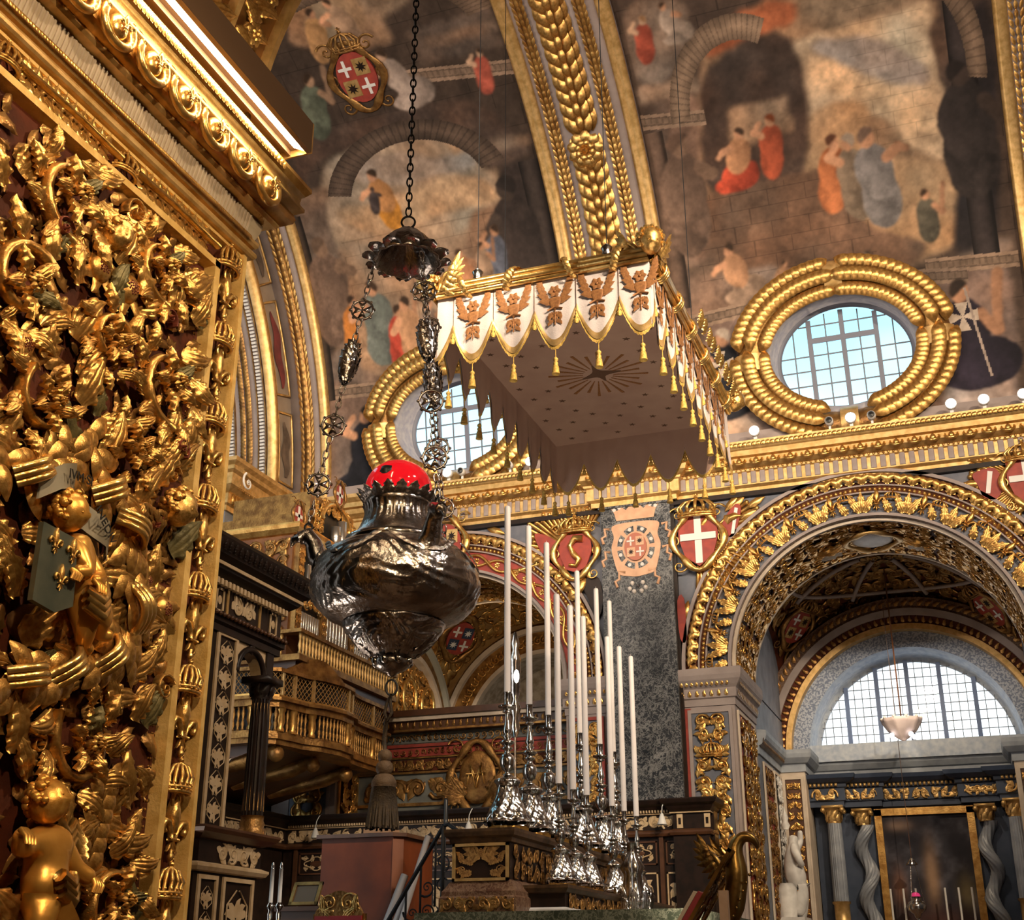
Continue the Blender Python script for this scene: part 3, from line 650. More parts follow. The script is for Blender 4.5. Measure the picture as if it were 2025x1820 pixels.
# coat of arms painted on the vault, carried by the figures
def vframe(x, deg, r=RV):
    a = R_(deg); return ((x, YC + r*math.cos(a), ZV + r*math.sin(a)), (1, 0, 0), (0, -math.sin(a), math.cos(a)), (0, -math.cos(a), -math.sin(a)))
def quartered(fr, parent, s, red=redpaint, wh=whitepaint, oval=True, plain=False, name='shield', charge=None):
    """oval shield: quarters red with a white cross / gold with a dark charge; plain = one white cross on red"""
    o, ex, ey, en = (np.asarray(q, float) for q in fr)
    f0 = plane_map(o, ex, ey, en)
    a = np.linspace(0, 2*PI, 28, endpoint=False); out = np.stack([.40*np.cos(a), .52*np.sin(a)], 1)*s if oval else np.asarray([(-.38, .48), (.38, .48), (.40, .05), (.28, -.35), (0, -.56), (-.28, -.35), (-.40, .05)])*s
    gg = G(); prism(gg, out, f0, .05*s); sh = part(name, gg, red, parent)
    def slab(x0, x1, y0, y1, m, nm, z=.052):
        h = G(); pts = []
        for (x, y) in ((x0, y0), (x1, y0), (x1, y1), (x0, y1)):
            pts.append((x*s, y*s))
        prism(h, pts, lambda V: f0(V + np.array([0, 0, z*s])), .012*s); return part(nm, h, m, sh)
    if plain:
        slab(-.07, .07, -.50, .48, wh, 'cross_bar'); slab(-.36, .36, -.02, .12, wh, 'cross_bar', .066)
    else:
        for (qx, qy) in ((-1, 1), (1, -1)):
            cx, cy = qx*.17, qy*.21
            slab(cx-.03, cx+.03, cy-.17, cy+.17, wh, 'cross_bar'); slab(cx-.14, cx+.14, cy-.03, cy+.03, wh, 'cross_bar', .066)
        for (qx, qy) in ((1, 1), (-1, -1)):
            cx, cy = qx*.165, qy*.20
            slab(cx-.15, cx+.15, cy-.17, cy+.17, goldflat if charge is None else charge[0], 'quarter', .052)
            h = G(); aa = np.linspace(0, 2*PI, 16, endpoint=False); rd = np.where(np.arange(16) % 2 == 0, .115, .05)*s
            prism(h, np.stack([cx*s + rd*np.cos(aa), cy*s + rd*np.sin(aa)], 1), lambda V: f0(V + np.array([0, 0, .067*s])), .012*s); part('charge', h, darkwood if charge is None else charge[1], sh)
    return sh
sh = quartered(vframe(-9.66, 63.2, RV-.03), b2, 1.0)
put('cartouche', piece('cartouche', CARTOUCHE, goldold), b2, vframe(-9.66, 63.2, RV-.03), 0, 0, (1.0, 1.0, .4))
put('crown', piece('ring_crown', CROWN, gold), b2, vframe(-9.66, 63.2, RV-.03), 0, .62, (.62, .5, .3), m=goldold)

# ---- rest of the vault (near half) and rough outer shell
g = G(); d = np.linspace(82, 180, 24); xs = np.array([-13.0, 2.3])
V = np.concatenate([vpt(np.full(24, x), d) for x in xs]).reshape(2, 24, 3); g.add(V, gridF(2, 24))
struct('ceiling_near', g, mat('vault_paint_plain', (.13, .10, .085), .8, 0, (.2, .16, .13), 1.5), 'near half of the painted barrel vault over the nave', True)

# ---- transverse ribs
def rib_strip(g, x0, x1, r, d0=0, d1=82, n=70, prof=None):
    d = np.linspace(d0, d1, n)
    pr = prof if prof is not None else [(x0, RV+.02), (x0, r), (x1, r), (x1, RV+.02)]
    V = np.stack([vpt(np.full(n, x), d, rr) for x, rr in pr], 1); return g.add(V, gridF(n, len(pr)))
def torus_strip(g, xc, w, r, d0=0, d1=82, n=90, k=7):
    d = np.linspace(d0, d1, n); a = np.linspace(0, PI, k)
    V = np.stack([vpt(np.full(n, xc + w*math.cos(q)), d, r - w*math.sin(q)) for q in a], 1); return g.add(V, gridF(n, k))
def leafstrip(xc, w, r, d0, d1, step, size):
    """little overlapping leaves round a torus"""
    gg = G(); n = int((d1-d0)/step)
    for i in range(n):
        dd = d0 + i*step
        o, ex, ey, en = vframe(xc, dd, r - w*.75)
        f = plane_map(o, ex, ey, en)
        for sx_ in (-.6, 0, .6):
            gg.join(LAURELlo, lambda V: f(xf(V, (size*.9, size, size*.7), -sx_*.5, (sx_*w*1.2, 0), 1, .01)))
    return gg
LAURELlo = U_laurel(4)
x0, x1 = -6.58, -4.52; wr = x1-x0
g = G(); rib_strip(g, x0, x1, RV-.14); rib2 = struct('trim_1', g, plaster, 'wide vault rib of grey stone with gilded garlands between the two painted bays', True)
for a, b in ((0, .115), (.885, 1)):
    xa, xb = x0+a*wr, x0+b*wr; g = G()
    rib_strip(g, 0, 0, 0, prof=[(xa-.01, RV), (xa-.01, RV-.2), (xa+.05, RV-.24), (xa+.09, RV-.19), (xa+.13, RV-.23), (xb-.05, RV-.21), (xb+.01, RV-.2), (xb+.01, RV-.13)])
    part('edge_moulding', g, goldflat, rib2, True)
for a in (.215, .745):
    g = G(); torus_strip(g, x0+a*wr, .085, RV-.13); part('garland_core', g, goldold, rib2, True)
    part('leaf_garland', leafstrip(x0+a*wr, .085, RV-.13, 1, 80, .95, .17), gold, rib2, True, kind='stuff')
ml = piece('wheat_leaf', LAUREL, gold)
xc = x0 + .478*wr
for i in range(40):
    dd = 3 + i*1.95
    if 44.3 < dd < 47.8: continue
    fr = vframe(xc, dd, RV-.15)
    for sx_, rt in ((-1, 1), (1, 1)):
        put('garland_leaf', ml, rib2, fr, sx_*.06, 0, (.42, .42, .5), -sx_*.35, 1, .05)
        put('garland_leaf', ml, rib2, fr, sx_*.19, .05, (.40, .46, .4), -sx_*.22, 1, .0)
    put('garland_leaf', ml, rib2, fr, 0, .08, (.34, .36, .6), 0, 1, .09)
put('rosette', piece('rosette', U_flower(9, 3, 6), gold2), rib2, vframe(xc, 46, RV-.15), 0, 0, (.36, .36, .34), 0, 1, .12)
# rib beside the chancel wall
x0, x1 = -12.95, -12.12
g = G(); rib_strip(g, x0-.05, x1, RV-.10); rib3 = struct('trim_2', g, plaster, 'vault rib with one gilded garland where the nave meets the chancel arch', True)
g = G(); rib_strip(g, 0, 0, 0, prof=[(x1-.17, RV-.09), (x1-.16, RV-.15), (x1-.10, RV-.19), (x1-.06, RV-.15), (x1, RV-.18), (x1+.02, RV)]); part('edge_moulding', g, goldflat, rib3, True)
g = G(); torus_strip(g, -12.56, .12, RV-.08); part('garland_core', g, goldold, rib3, True)
part('leaf_garland', leafstrip(-12.56, .12, RV-.08, 1, 62, 1.1, .2), gold, rib3, True, kind='stuff')
# rib at the edge of the next bay
g = G(); rib_strip(g, 1.86, 2.4, RV-.12); rib1 = struct('trim_3', g, plaster, 'edge of the next gilded vault rib beyond the bigger oval window', True)
g = G(); rib_strip(g, 0, 0, 0, prof=[(1.84, RV), (1.84, RV-.18), (1.90, RV-.22), (1.96, RV-.17), (2.02, RV-.2), (2.08, RV-.11)]); part('edge_moulding', g, goldflat, rib1, True)
part('leaf_garland', leafstrip(2.2, .09, RV-.12, 1, 60, 1.1, .18), gold, rib1, True, kind='stuff')

# ---- oval windows with gilded wreaths
def oval_window(n, ov, bars_v, bars_h, label):
    cx, cd, ra, rb = ov; S = RV*PI/180
    def onv(u, v, r=RV):       # local window metres -> vault
        return vpt(cx + u, cd + v/S, r)
    a = np.linspace(0, 2*PI, 72, endpoint=False)
    def ring(g, sections):
        V = np.stack([onv((ra+e)*np.cos(a), (rb+e)*np.sin(a), RV - h) for e, h in sections], 1); return g.add(V, gridF(72, len(sections), True))
    g = G(); ring(g, [(.16, -.02), (.15, .06), (.04, .06), (-.02, 0), (-.05, -.55), (-.11, -.56), (-.11, -.62)])
    w = struct('window_%d' % n, g, mat('window_reveal_%d' % n, (.42, .40, .42), .6, 0, (.30, .30, .36), 8), label, True)
    # wreath of laurel round the opening
    wm = .36; g = G()
    b = np.linspace(0, 2*PI, 110, endpoint=False); t = np.linspace(0, PI, 9)
    V = np.stack([onv((ra+wm+.26*math.cos(q))*np.cos(b), (rb+wm+.26*math.cos(q))*np.sin(b), RV + .02 - .22*math.sin(q)) for q in t], 1)
    g.add(V, gridF(110, 9, True)); wr_ = part('wreath', g, goldold, w, True)
    lm = piece('wreath_leaf', LAUREL, gold)
    for i in range(84):
        q = i*2*PI/84; dirn = 1 if math.cos(q) > 0 else -1
        if abs(math.sin(q)) > .985 or abs(math.cos(q)) > .992: continue
        for e, L in ((.15, .40), (.36, .46), (.56, .40)):
            u, v = (ra+e)*math.cos(q), (rb+e)*math.sin(q)
            tx, ty = -(ra+e)*math.sin(q), (rb+e)*math.cos(q)
            rot = math.atan2(ty*dirn, tx*dirn) - PI/2 + (e-.36)*dirn*(-1.4)
            put('wreath_leaf', lm, wr_, vframe(cx+u, cd+v/S, RV-.02), 0, 0, (.60, L, .9), rot, 1, .11 + (.09 if e == .36 else 0))
    for q in (PI/2, -PI/2, 0, PI):
        u, v = (ra+.36)*math.cos(q), (rb+.36)*math.sin(q); fr = vframe(cx+u, cd+v/S, RV-.02); g = G()
        f = plane_map(*fr); c_, s_ = math.cos(q-PI/2), math.sin(q-PI/2)
        pts = [(-.16, -.30), (.16, -.30), (.19, .30), (-.19, .30)]
        tt = np.linspace(-.30, .30, 9)
        VV = np.array([[x_, y_, .03 + .25*math.sqrt(max(0, 1-(y_/.31)**2))] for y_ in tt for x_ in (-.16, .16)])
        VV = np.stack([VV[:, 0]*c_ - VV[:, 1]*s_, VV[:, 0]*s_ + VV[:, 1]*c_, VV[:, 2]], 1)
        g.add(f(VV), gridF(9, 2)); part('ribbon_band', g, goldflat, wr_, True)
        g = G(); ball(g, f(np.array([[0, 0, .27]]))[0], .06, 6, 8); part('ribbon_stud', g, gold2, wr_, True)
    # glazing, set back in the wall
    rg = RV + .60; fr = (onv(0, 0, rg)[()] if False else vpt(cx, cd, rg), (1, 0, 0), (0, -math.sin(R_(cd)), math.cos(R_(cd))), (0, -math.cos(R_(cd)), -math.sin(R_(cd))))
    f = plane_map(*fr)
    A, B = ra-.08, rb-.08
    hz = [-B*1.0] + bars_h + [B*1.0]; vz = [-A] + bars_v + [A]
    for i in range(len(vz)-1):
        for j in range(len(hz)-1):
            x_0, x_1, y_0, y_1 = vz[i], vz[i+1], hz[j], hz[j+1]
            gx, gy = np.meshgrid(np.linspace(x_0, x_1, 5), np.linspace(y_0, y_1, 5), indexing='ij'); gx, gy = gx.ravel(), gy.ravel()
            k = np.sqrt((gx/A)**2 + (gy/B)**2); sc_ = np.where(k > 1, 1/np.maximum(k, 1e-6), 1)
            if k.min() > 1: continue
            P = np.stack([gx*sc_, gy*sc_, np.zeros(25)], 1); h = G(); h.add(f(P), gridF(5, 5)); part('pane', h, glass, w)
    for x_ in bars_v:
        hh = B*math.sqrt(max(0, 1-(x_/A)**2)); thick = .045 if min(abs(x_-q) for q in bars_main) < 1e-6 else .013
        h = G(); pp = [(x_-thick, -hh), (x_+thick, -hh), (x_+thick, hh), (x_-thick, hh)]
        prism(h, pp, lambda V: f(V + np.array([0, 0, .01])), .05 if thick > .02 else .02); part('mullion' if thick > .02 else 'glazing_bar', h, frameblue if thick > .02 else leadgrey, w)
    for y_ in bars_h:
        ww = A*math.sqrt(max(0, 1-(y_/B)**2)); th = .05 if abs(y_-tr) < 1e-6 else .013
        if th > .02: ww = min(ww, abs(bars_main[0])+.04)
        h = G(); pp = [(-ww, y_-th), (ww, y_-th), (ww, y_+th), (-ww, y_+th)]
        prism(h, pp, lambda V: f(V + np.array([0, 0, .012])), .05 if th > .02 else .02); part('transom' if th > .02 else 'glazing_bar', h, frameblue if th > .02 else leadgrey, w)
    h = G(); V = np.stack([onv((ra+e)*np.cos(a), (rb+e)*np.sin(a), RV + q) for e, q in ((-.05, .55), (-.12, .55), (-.12, .63))], 1); h.add(V, gridF(72, 3, True)); part('window_frame', h, frameblue, w, True)
    return w
bars_main = [-.62, .0, .62]; tr = .44
bv = [-.93, -.62, -.31, 0.0, .31, .62, .93]
bh = [-.72, -.43, -.14, .15, .44, .74]
W1 = oval_window(1, OV_R, bv, bh, 'oval window in a gilded laurel wreath, beside the vault rib and the blue-robed painted figure')
W2 = oval_window(2, OV_L, bv, bh, 'oval window in a gilded wreath partly hidden by the hanging canopy')

# ---- main cornice along the far wall
CPROF = [(0, 9.84), (.05, 9.84), (.05, 9.93), (.09, 9.95), (.12, 9.97), (.12, 10.20), (.16, 10.22), (.17, 10.26), (.21, 10.27), (.29, 10.33), (.32, 10.42), (.42, 10.43), (.42, 10.53), (.45, 10.55), (.50, 10.61), (.52, 10.68), (0, 10.70)]
pts, outs = [], []
def cpt(x, y, ox, oy): pts.append((x, y, 0)); outs.append((ox, oy, 0))
cpt(-12.9, YW, 0, -1); cpt(-6.32, YW, 0-1, -1); cpt(-6.32, YW-.16, -1, -1); cpt(-4.76, YW-.16, 1, -1); cpt(-4.76, YW, 1, -1); cpt(2.4, YW, 0, -1)
outs[1] = (-1, -1, 0); outs[4] = (1, -1, 0)
g = G(); mould(g, CPROF, pts, outs)
corn = struct('trim_4', g, goldflat, 'deep gilded main cornice with carved eggs and flutes below the vault')
g = G(); box(g, -12.6, 2.3, YW-.12, YW+.06, 10.70, 11.02); part('plinth_band', g, plaster, corn)
tong = G(); a_ = np.linspace(0, PI, 7); puff(tong, np.concatenate([np.stack([.05*np.cos(a_), .12+.05*np.sin(a_)], 1), [[-.05, -.09], [.05, -.09]]]), .02)
tmesh = mk('flute', tong, plaster, False)
egg = G(); ball(egg, (0, 0, .02), .075, 7, 10, (.8, 1.05, .8)); aa = np.linspace(R_(160), R_(380), 12); tube(egg, np.stack([.105*np.cos(aa), .11*np.sin(aa), np.full(12, .03)], 1), .026, 6); egg.join(SCROLLlo, lambda V: xf(V, .045, 0, (.15, .09), 1, .02))
emesh = mk('egg_carving', egg, gold2, True)
def cfr(x, z, d):
    dy = .16 if -6.32 < x < -4.76 else 0
    return ((x, YW - d - dy, z), (1, 0, 0), (0, 0, 1), (0, -1, 0))
x = -10.2
while x < 2.3:
    put('flute', tmesh, corn, cfr(x, 10.08, .125), 0, 0); x += .165
x = -10.3
while x < 2.3:
    o_ = put('egg_carving', emesh, corn, cfr(x, 10.345, .29), 0, 0, tilt=(R_(-40), 0)); x += .31
g = G(); x = -10.2
while x < 2.3:
    f = plane_map(*cfr(x, 10.60, .49)); g.join(LAURELlo, lambda V: f(xf(V, (.22, .10, .2), .5, (0, -.03)))); ball(g, f(np.array([[0, -.36, -.30]]))[0], .022, 4, 6); x += .085
part('leaf_and_bead_course', g, gold, corn, True, kind='stuff')
g = G(); box(g, -10.5, 2.3, YW-.10, YW, 9.76, 9.85); part('dark_fillet', g, darkwood, corn)  # dark strip along the foot of the cornice

# ---- far wall with its two arches
def arch_fill(g, cx, cz, r, x0, x1, z1, y, n=60, a0=0, a1=PI):
    a = np.linspace(a0, a1, n); inn = np.stack([cx + r*np.cos(a), np.full(n, y), cz + r*np.sin(a)], 1)
    dx, dz = np.cos(a), np.sin(a); k = np.full(n, 1e9)
    with np.errstate(divide='ignore', invalid='ignore'):
        k = np.minimum(k, np.where(dx > 1e-9, (x1-cx)/dx, 1e9)); k = np.minimum(k, np.where(dx < -1e-9, (x0-cx)/dx, 1e9)); k = np.minimum(k, np.where(dz > 1e-9, (z1-cz)/dz, 1e9))
    out = np.stack([cx + k*dx, np.full(n, y), cz + k*dz], 1)
    g.add(np.stack([inn, out], 1), gridF(n, 2))
def cyl(g, cx, cz, r, y0, y1, n=60, a0=0, a1=PI):
    a = np.linspace(a0, a1, n)
    g.add(np.stack([np.stack([cx + r*np.cos(a), np.full(n, y), cz + r*np.sin(a)], 1) for y in (y0, y1)], 1), gridF(n, 2))
AR = (-1.42, 6.62, 2.5); AL = (-9.32, 6.62, 2.32)
YB = 24.1
g = G()
arch_fill(g, *AR, -5.0, 2.3, 9.86, YW); arch_fill(g, *AL, -13.0, -6.1, 9.86, YW)
wall = struct('wall_far', g, bluegrey, 'side wall of the nave with two great arches and carved spandrels')
g = G(); quad(g, (-13, YW+.02, 9.7), (2.4, YW+.02, 9.7), (2.4, YW+.02, 11), (-13, YW+.02, 11)); part('wall_field', g, plaster, wall)
# piers under the arches
for nm, xa, xb in (('pier', -4.95, -3.92), ('pier', 1.08, 2.3), ('pier', -7.0, -6.1), ('pier', -13.0, -11.64)):
    g = G(); box(g, xa, xb, YW, YB, 0, 6.62); part(nm, g, plaster, wall)
g = G(); arch_fill(g, AR[0], AR[1], AR[2], -4.6, 1.8, 11, YB+.01); arch_fill(g, AL[0], AL[1], AL[2], -12.6, -6.2, 11, YB+.01); part('back_face', g, plaster, wall)
g = G(); cyl(g, *AR, YW, YB); part('soffit', g, bolered, wall, True)
g = G(); cyl(g, *AL, YW, YB); part('soffit', g, bolered, wall, True)
# dark marble pilaster with its inlaid coat of arms
g = G(); box(g, -6.20, -4.86, YW-.16, YW+.05, 0, 9.80); box(g, -6.24, -4.82, YW-.20, YW+.05, 9.80, 9.90)
pil = struct('pillar_marble', g, darkmarble, 'tall pilaster of dark veined grey marble inlaid with a coat of arms')
g = G(); box(g, -4.87, -4.80, YW-.08, YW+.05, 0, 9.85); part('edge_strip', g, darkwood, pil)
pf = ((-5.53, YW-.165, 9.02), (1, 0, 0), (0, 0, 1), (0, -1, 0))
pm = plane_map(*pf)
inl = mat('orange_inlay', (.62, .36, .22), .45, 0, (.52, .29, .17), 6)
whinl = mat('white_inlay', (.62, .56, .52), .4)
a_ = np.linspace(0, 2*PI, 40, endpoint=False)
g = G(); prism(g, rpoly([(-.46, .40), (-.30, .46), (0, .47), (.30, .46), (.46, .40), (.42, .2), (.47, 0), (.43, -.25), (.34, -.52), (.15, -.58), (0, -.60), (-.15, -.58), (-.34, -.52), (-.43, -.25), (-.47, 0), (-.42, .2)], 4), pm, .012); ck = part('cartouche', g, inl, pil)
for k in range(8):
    aa = np.linspace(R_(k*45+6), R_(k*45+39), 8); g = G()
    o1 = np.stack([.36*np.cos(aa), .42*np.sin(aa)-.03], 1); i1 = np.stack([.26*np.cos(aa[::-1]), .31*np.sin(aa[::-1])-.03], 1)
    prism(g, np.concatenate([o1, i1]), lambda V: pm(V + np.array([0, 0, .012])), .006); part('chain_link', g, darkmarble, ck)
    g = G(); prism(g, np.stack([.315*math.cos(aa[3]) + .035*np.cos(a_[::4]), .37*math.sin(aa[3])-.03 + .035*np.sin(a_[::4])], 1), lambda V: pm(V + np.array([0, 0, .018])), .004); part('stud', g, whinl, ck)
quartered(((-5.53, YW-.19, 8.99), (1, 0, 0), (0, 0, 1), (0, -1, 0)), pil, .52, mat('red_inlay', (.38, .11, .06), .4), whinl, charge=(inl, darkwood))
g = G(); prism(g, [(-.36, .52), (.36, .52), (.40, .68), (.46, .78), (.34, .72), (.26, .80), (.17, .72), (.08, .82), (0, .73), (-.08, .82), (-.17, .72), (-.26, .80), (-.34, .72), (-.46, .78), (-.40, .68)], pm, .012); cw = part('crown', g, inl, pil)
for i in range(9):
    g = G(); prism(g, np.stack([-.40+.1*i + .035*np.cos(a_[::4]), .82 - .0*i + .035*np.sin(a_[::4]) - .3*abs((i-4)/4)**2*.25], 1), pm, .014); part('pearl', g, whinl, cw)
for m in (1, -1):
    for y in (.25, -.20, -.62):
        P = [(m*(.50 if y > -.5 else .22), y+.12), (m*(.60 if y > -.5 else .34), y+.14), (m*(.58 if y > -.5 else .34), y), (m*(.66 if y > -.5 else .42), y-.04), (m*(.62 if y > -.5 else .38), y-.16)]
        g = G(); tube(g, pm(np.array([(x_, y_, 0) for x_, y_ in P])), .028, 6, flat=1); part('ribbon', g, inl, pil, True)
for i, (x_, y_) in enumerate([(0, -.78), (-.1, -.72), (.1, -.72), (-.15, -.82), (.15, -.82), (-.07, -.88), (.07, -.88)]):
    g = G(); ball(g, pm(np.array([[x_, y_, .0]]))[0], .045, 5, 8); part('pendant_pearl', g, whinl if i != 0 else darkmarble, pil, True)

# ---- carved rings round the arches
def arch_ring(A, ro, label_seed, motif_n, kind):
    cx, cz, r = A; w = ro - r
    def band(a, b, h, m, nm, sm=True, bumps=None):
        g = G(); ra_, rb_ = r + a*w, r + b*w
        arcmould(g, [(ra_, YW+.02), (ra_, YW-h), (rb_, YW-h), (rb_, YW+.02)], cx, cz, 0, PI, 80); return part(nm, g, m, wall)
    band(.93, 1.0, .10, plaster, 'arch_moulding'); band(.64, .67, .085, plaster, 'arch_moulding'); band(.49, .52, .085, plaster, 'arch_moulding'); band(0, .06, .10, plaster, 'arch_moulding')
    band(.67, .93, .045, bolered, 'arch_ground'); band(.52, .64, .04, bolered, 'arch_ground')
    def radial(rr, ang): return ((cx + rr*math.cos(ang), YW-.04, cz + rr*math.sin(ang)), (math.sin(ang), 0, -math.cos(ang)), (math.cos(ang), 0, math.sin(ang)), (0, -1, 0))
    g = G(); n = int(PI*(r+.8*w)/.11)
    for i in range(n):
        f = plane_map(*radial(r+.70*w, (i+.5)*PI/n)); g.join(LEAFlo, lambda V: f(xf(V, (.32, .27, .4), (-.6 if i % 2 else .6), (0, 0), 1 if i % 2 else -1)))
    part('leaf_band', g, gold, wall, True, kind='stuff')
    g = G(); n = int(PI*(r+.58*w)/.085)
    for i in range(n):
        f = plane_map(*radial(r+.58*w, (i+.5)*PI/n)); ball(g, f(np.zeros((1, 3)))[0], .042, 4, 6)
    part('bead_band', g, gold, wall, True, kind='stuff')
    if kind == 'fleur':
        fm, cm = piece('ring_fleur', FLEUR, gold), piece('ring_crown', CROWN, gold); lm_ = piece('ring_leaf', LEAFS, gold)
        pm_ = mk('ring_crescent', prism(G(), rpoly([(0, .35), (.2, .2), (.22, -.1), (.05, -.35), (.1, -.05), (.05, .15)], 3), lambda V: V, .05), MATS['slate_blue_paint'], False)
        for i in range(motif_n):
            ang = (i+.5)*PI/motif_n; fr = radial(r+.12*w, ang)
            k = i % 3
            if k == 0: put('fleur_de_lis', fm, wall, fr, 0, .10, (.34, .32, .45))
            elif k == 1:
                for sx_ in (-1, 0, 1): put('acanthus_leaf', lm_, wall, fr, sx_*.03, -.03, (.34, .37, .4), -sx_*.55)
            else:
                put('crown', cm, wall, fr, 0, .24, (.26, .18, .26)); put('acanthus_leaf', lm_, wall, fr, -.02, -.03, (.30, .27, .35), .5)
                put('crescent', pm_, wall, fr, .05, .07, .22)
    else:
        # interlaced knot band
        n = motif_n*8; ang = np.linspace(.01, PI-.01, n)
        for ph in (0, PI):
            rr = r + w*(.28 + .13*np.sin(ang*motif_n + ph)); zz = .06 + .02*np.cos(ang*motif_n + ph)
            g = G(); tube(g, np.stack([cx + rr*np.cos(ang), YW - zz, cz + rr*np.sin(ang)], 1), .03, 6); part('knot_cord', g, gold, wall, True)
        band(.07, .49, .03, redpaint, 'arch_ground')
        g = G(); m2 = int(PI*r/.2)
        for i in range(m2):
            f = plane_map(*radial(r+.28*w, (i+.5)*PI/m2)); g.join(FLOWERlo, lambda V: f(xf(V, .06, 0)))
        part('flower_studs', g, gold, wall, True, kind='stuff')
arch_ring(AR, 3.38, 0, 33, 'fleur')
arch_ring(AL, 3.14, 0, 15, 'knot')
# carved soffits
def soffit(A, y0, y1, seed, m, cell):
    cx, cz, r = A; L = PI*r
    rc = rinceau(y1-y0-.2, L, cell, seed, 1.0)
    g = G(); g.join(rc, lambda V: np.stack([cx + (r - V[:, 2]*.9)*np.cos(V[:, 1]/r), y0+.1+V[:, 0], cz + (r - V[:, 2]*.9)*np.sin(V[:, 1]/r)], 1))
    part('soffit_carving', g, m, wall, True, kind='stuff')
    for y_ in (y0+.02, y1-.08):
        h = G(); arcmould(h, [(r+.01, y_), (r-.06, y_), (r-.06, y_+.07), (r+.01, y_+.07)], cx, cz, 0, PI, 70); part('soffit_edge', h, cream, wall)
soffit(AR, YW, YB, 5, gold, .30); soffit(AL, YW, YB, 6, gold, .30)
# keystone medallion hanging in the soffit of the bigger arch
kf = ((AR[0]+.05, 23.0, AR[1]+AR[2]-.08), (1, 0, 0), (0, 1, 0), (0, 0, -1))
put('cartouche', piece('cartouche_white', CARTOUCHE, goldflat), wall, kf, 0, 0, (.9, .8, .6)); put('medallion', piece('medallion', SHIELD, whitestone), wall, kf, 0, 0, (.9, .8, .6))
for m in (1, -1): put('acanthus_leaf', piece('ring_leaf', LEAFS, gold), wall, kf, m*.5, 0, .7, -m*1.2, m); put('acanthus_leaf', piece('ring_leaf', LEAFS, gold), wall, kf, m*.6, .3, .6, -m*1.0, m, m=whitestone)

# ---- imposts and carved pier faces
IMP = [(0, 5.98), (.02, 5.98), (.02, 6.10), (.05, 6.12), (.05, 6.28), (.09, 6.33), (.15, 6.42), (.17, 6.50), (.17, 6.62), (0, 6.64)]
def impost(xa, xb, side):
    """round a pier: front face and the reveal on one side (+1: reveal faces +x)"""
    pts = [(xa, YW, 0), (xb, YW, 0), (xb, YB, 0)] if side > 0 else [(xa, YB, 0), (xa, YW, 0), (xb, YW, 0)]
    outs = [(0, -1, 0), (1, -1, 0), (1, 0, 0)] if side > 0 else [(-1, 0, 0), (-1, -1, 0), (0, -1, 0)]
    g = G(); mould(g, IMP, pts, outs); o = part('impost_moulding', g, plaster, wall)
    g = G()
    for z_, d_, st, sz in ((6.19, .05, .13, .12), (6.37, .10, .09, .10)):
        x_ = xa + .05
        while x_ < xb:
            f = plane_map((x_, YW-d_, z_-.05), (1, 0, 0), (0, 0, 1), (0, -1, 0)); g.join(LEAFlo, lambda V: f(xf(V, sz, .4))); x_ += st
        y_ = YW + .06; xr = xb + d_ if side > 0 else xa - d_
        while y_ < YB:
            f = plane_map((xr, y_, z_-.05), (0, 1, 0), (0, 0, 1), (side, 0, 0)); g.join(LEAFlo, lambda V: f(xf(V, sz, .4))); y_ += st
    part('impost_carving', g, gold, wall, True, kind='stuff')
impost(-4.86, -3.92, 1); impost(1.08, 2.3, -1); impost(-7.0, -6.2, -1); impost(-12.9, -11.64, 1)
def panel(fr, w, h, ground, seed, cell, nm='carved_panel', frame_m=plaster, gm=gold, parent=None, depth=1.0, crowns=()):
    f = plane_map(*fr); g = G(); prism(g, [(-w/2, 0), (w/2, 0), (w/2, h), (-w/2, h)], f, .012); o = part(nm, g, ground, parent)
    g = G()
    for (x0_, x1_, y0_, y1_) in ((-w/2-.06, -w/2, -.06, h+.06), (w/2, w/2+.06, -.06, h+.06), (-w/2, w/2, -.06, 0), (-w/2, w/2, h, h+.06)):
        prism(g, [(x0_, y0_), (x1_, y0_), (x1_, y1_), (x0_, y1_)], f, .035)
    part('panel_frame', g, frame_m, o)
    rc = rinceau(w-.04, h-.04, cell, seed, depth); g = G(); g.join(rc, lambda V: f(V + np.array([-w/2+.02, .02, .01])))
    part('gilded_scrollwork', g, gm, o, True, kind='stuff')
    for (cv, s_) in crowns:
        put('crown', piece('ring_crown', CROWN, gold), o, fr, 0, cv, s_)
    return o
fr = ((-4.36, YW-.01, 1.2), (1, 0, 0), (0, 0, 1), (0, -1, 0))
panel(fr, .66, 4.66, bluegrey, 8, .26, parent=wall, crowns=((3.95, .34),), frame_m=plaster)
g = G(); box(g, -4.80, -4.70, YW-.03, YW, .8, 5.95); part('red_strip', g, redpaint, wall)
fr = ((-3.915, YW+.95, 1.0), (0, 1, 0), (0, 0, 1), (1, 0, 0)); panel(fr, 1.5, 4.85, redpaint, 9, .30, parent=wall, frame_m=cream)
fr = ((-6.60, YW-.01, 1.2), (1, 0, 0), (0, 0, 1), (0, -1, 0)); panel(fr, .52, 4.66, bluegrey, 10, .24, parent=wall, frame_m=redpaint)
fr = ((-11.63, YW+.5, 1.0), (0, 1, 0), (0, 0, 1), (1, 0, 0)); panel(fr, .7, 4.85, bolered, 12, .26, parent=wall, frame_m=gold)
fr = ((-12.2, YW-.01, 1.0), (1, 0, 0), (0, 0, 1), (0, -1, 0)); panel(fr, .8, 4.85, bluegrey, 13, .30, parent=wall)

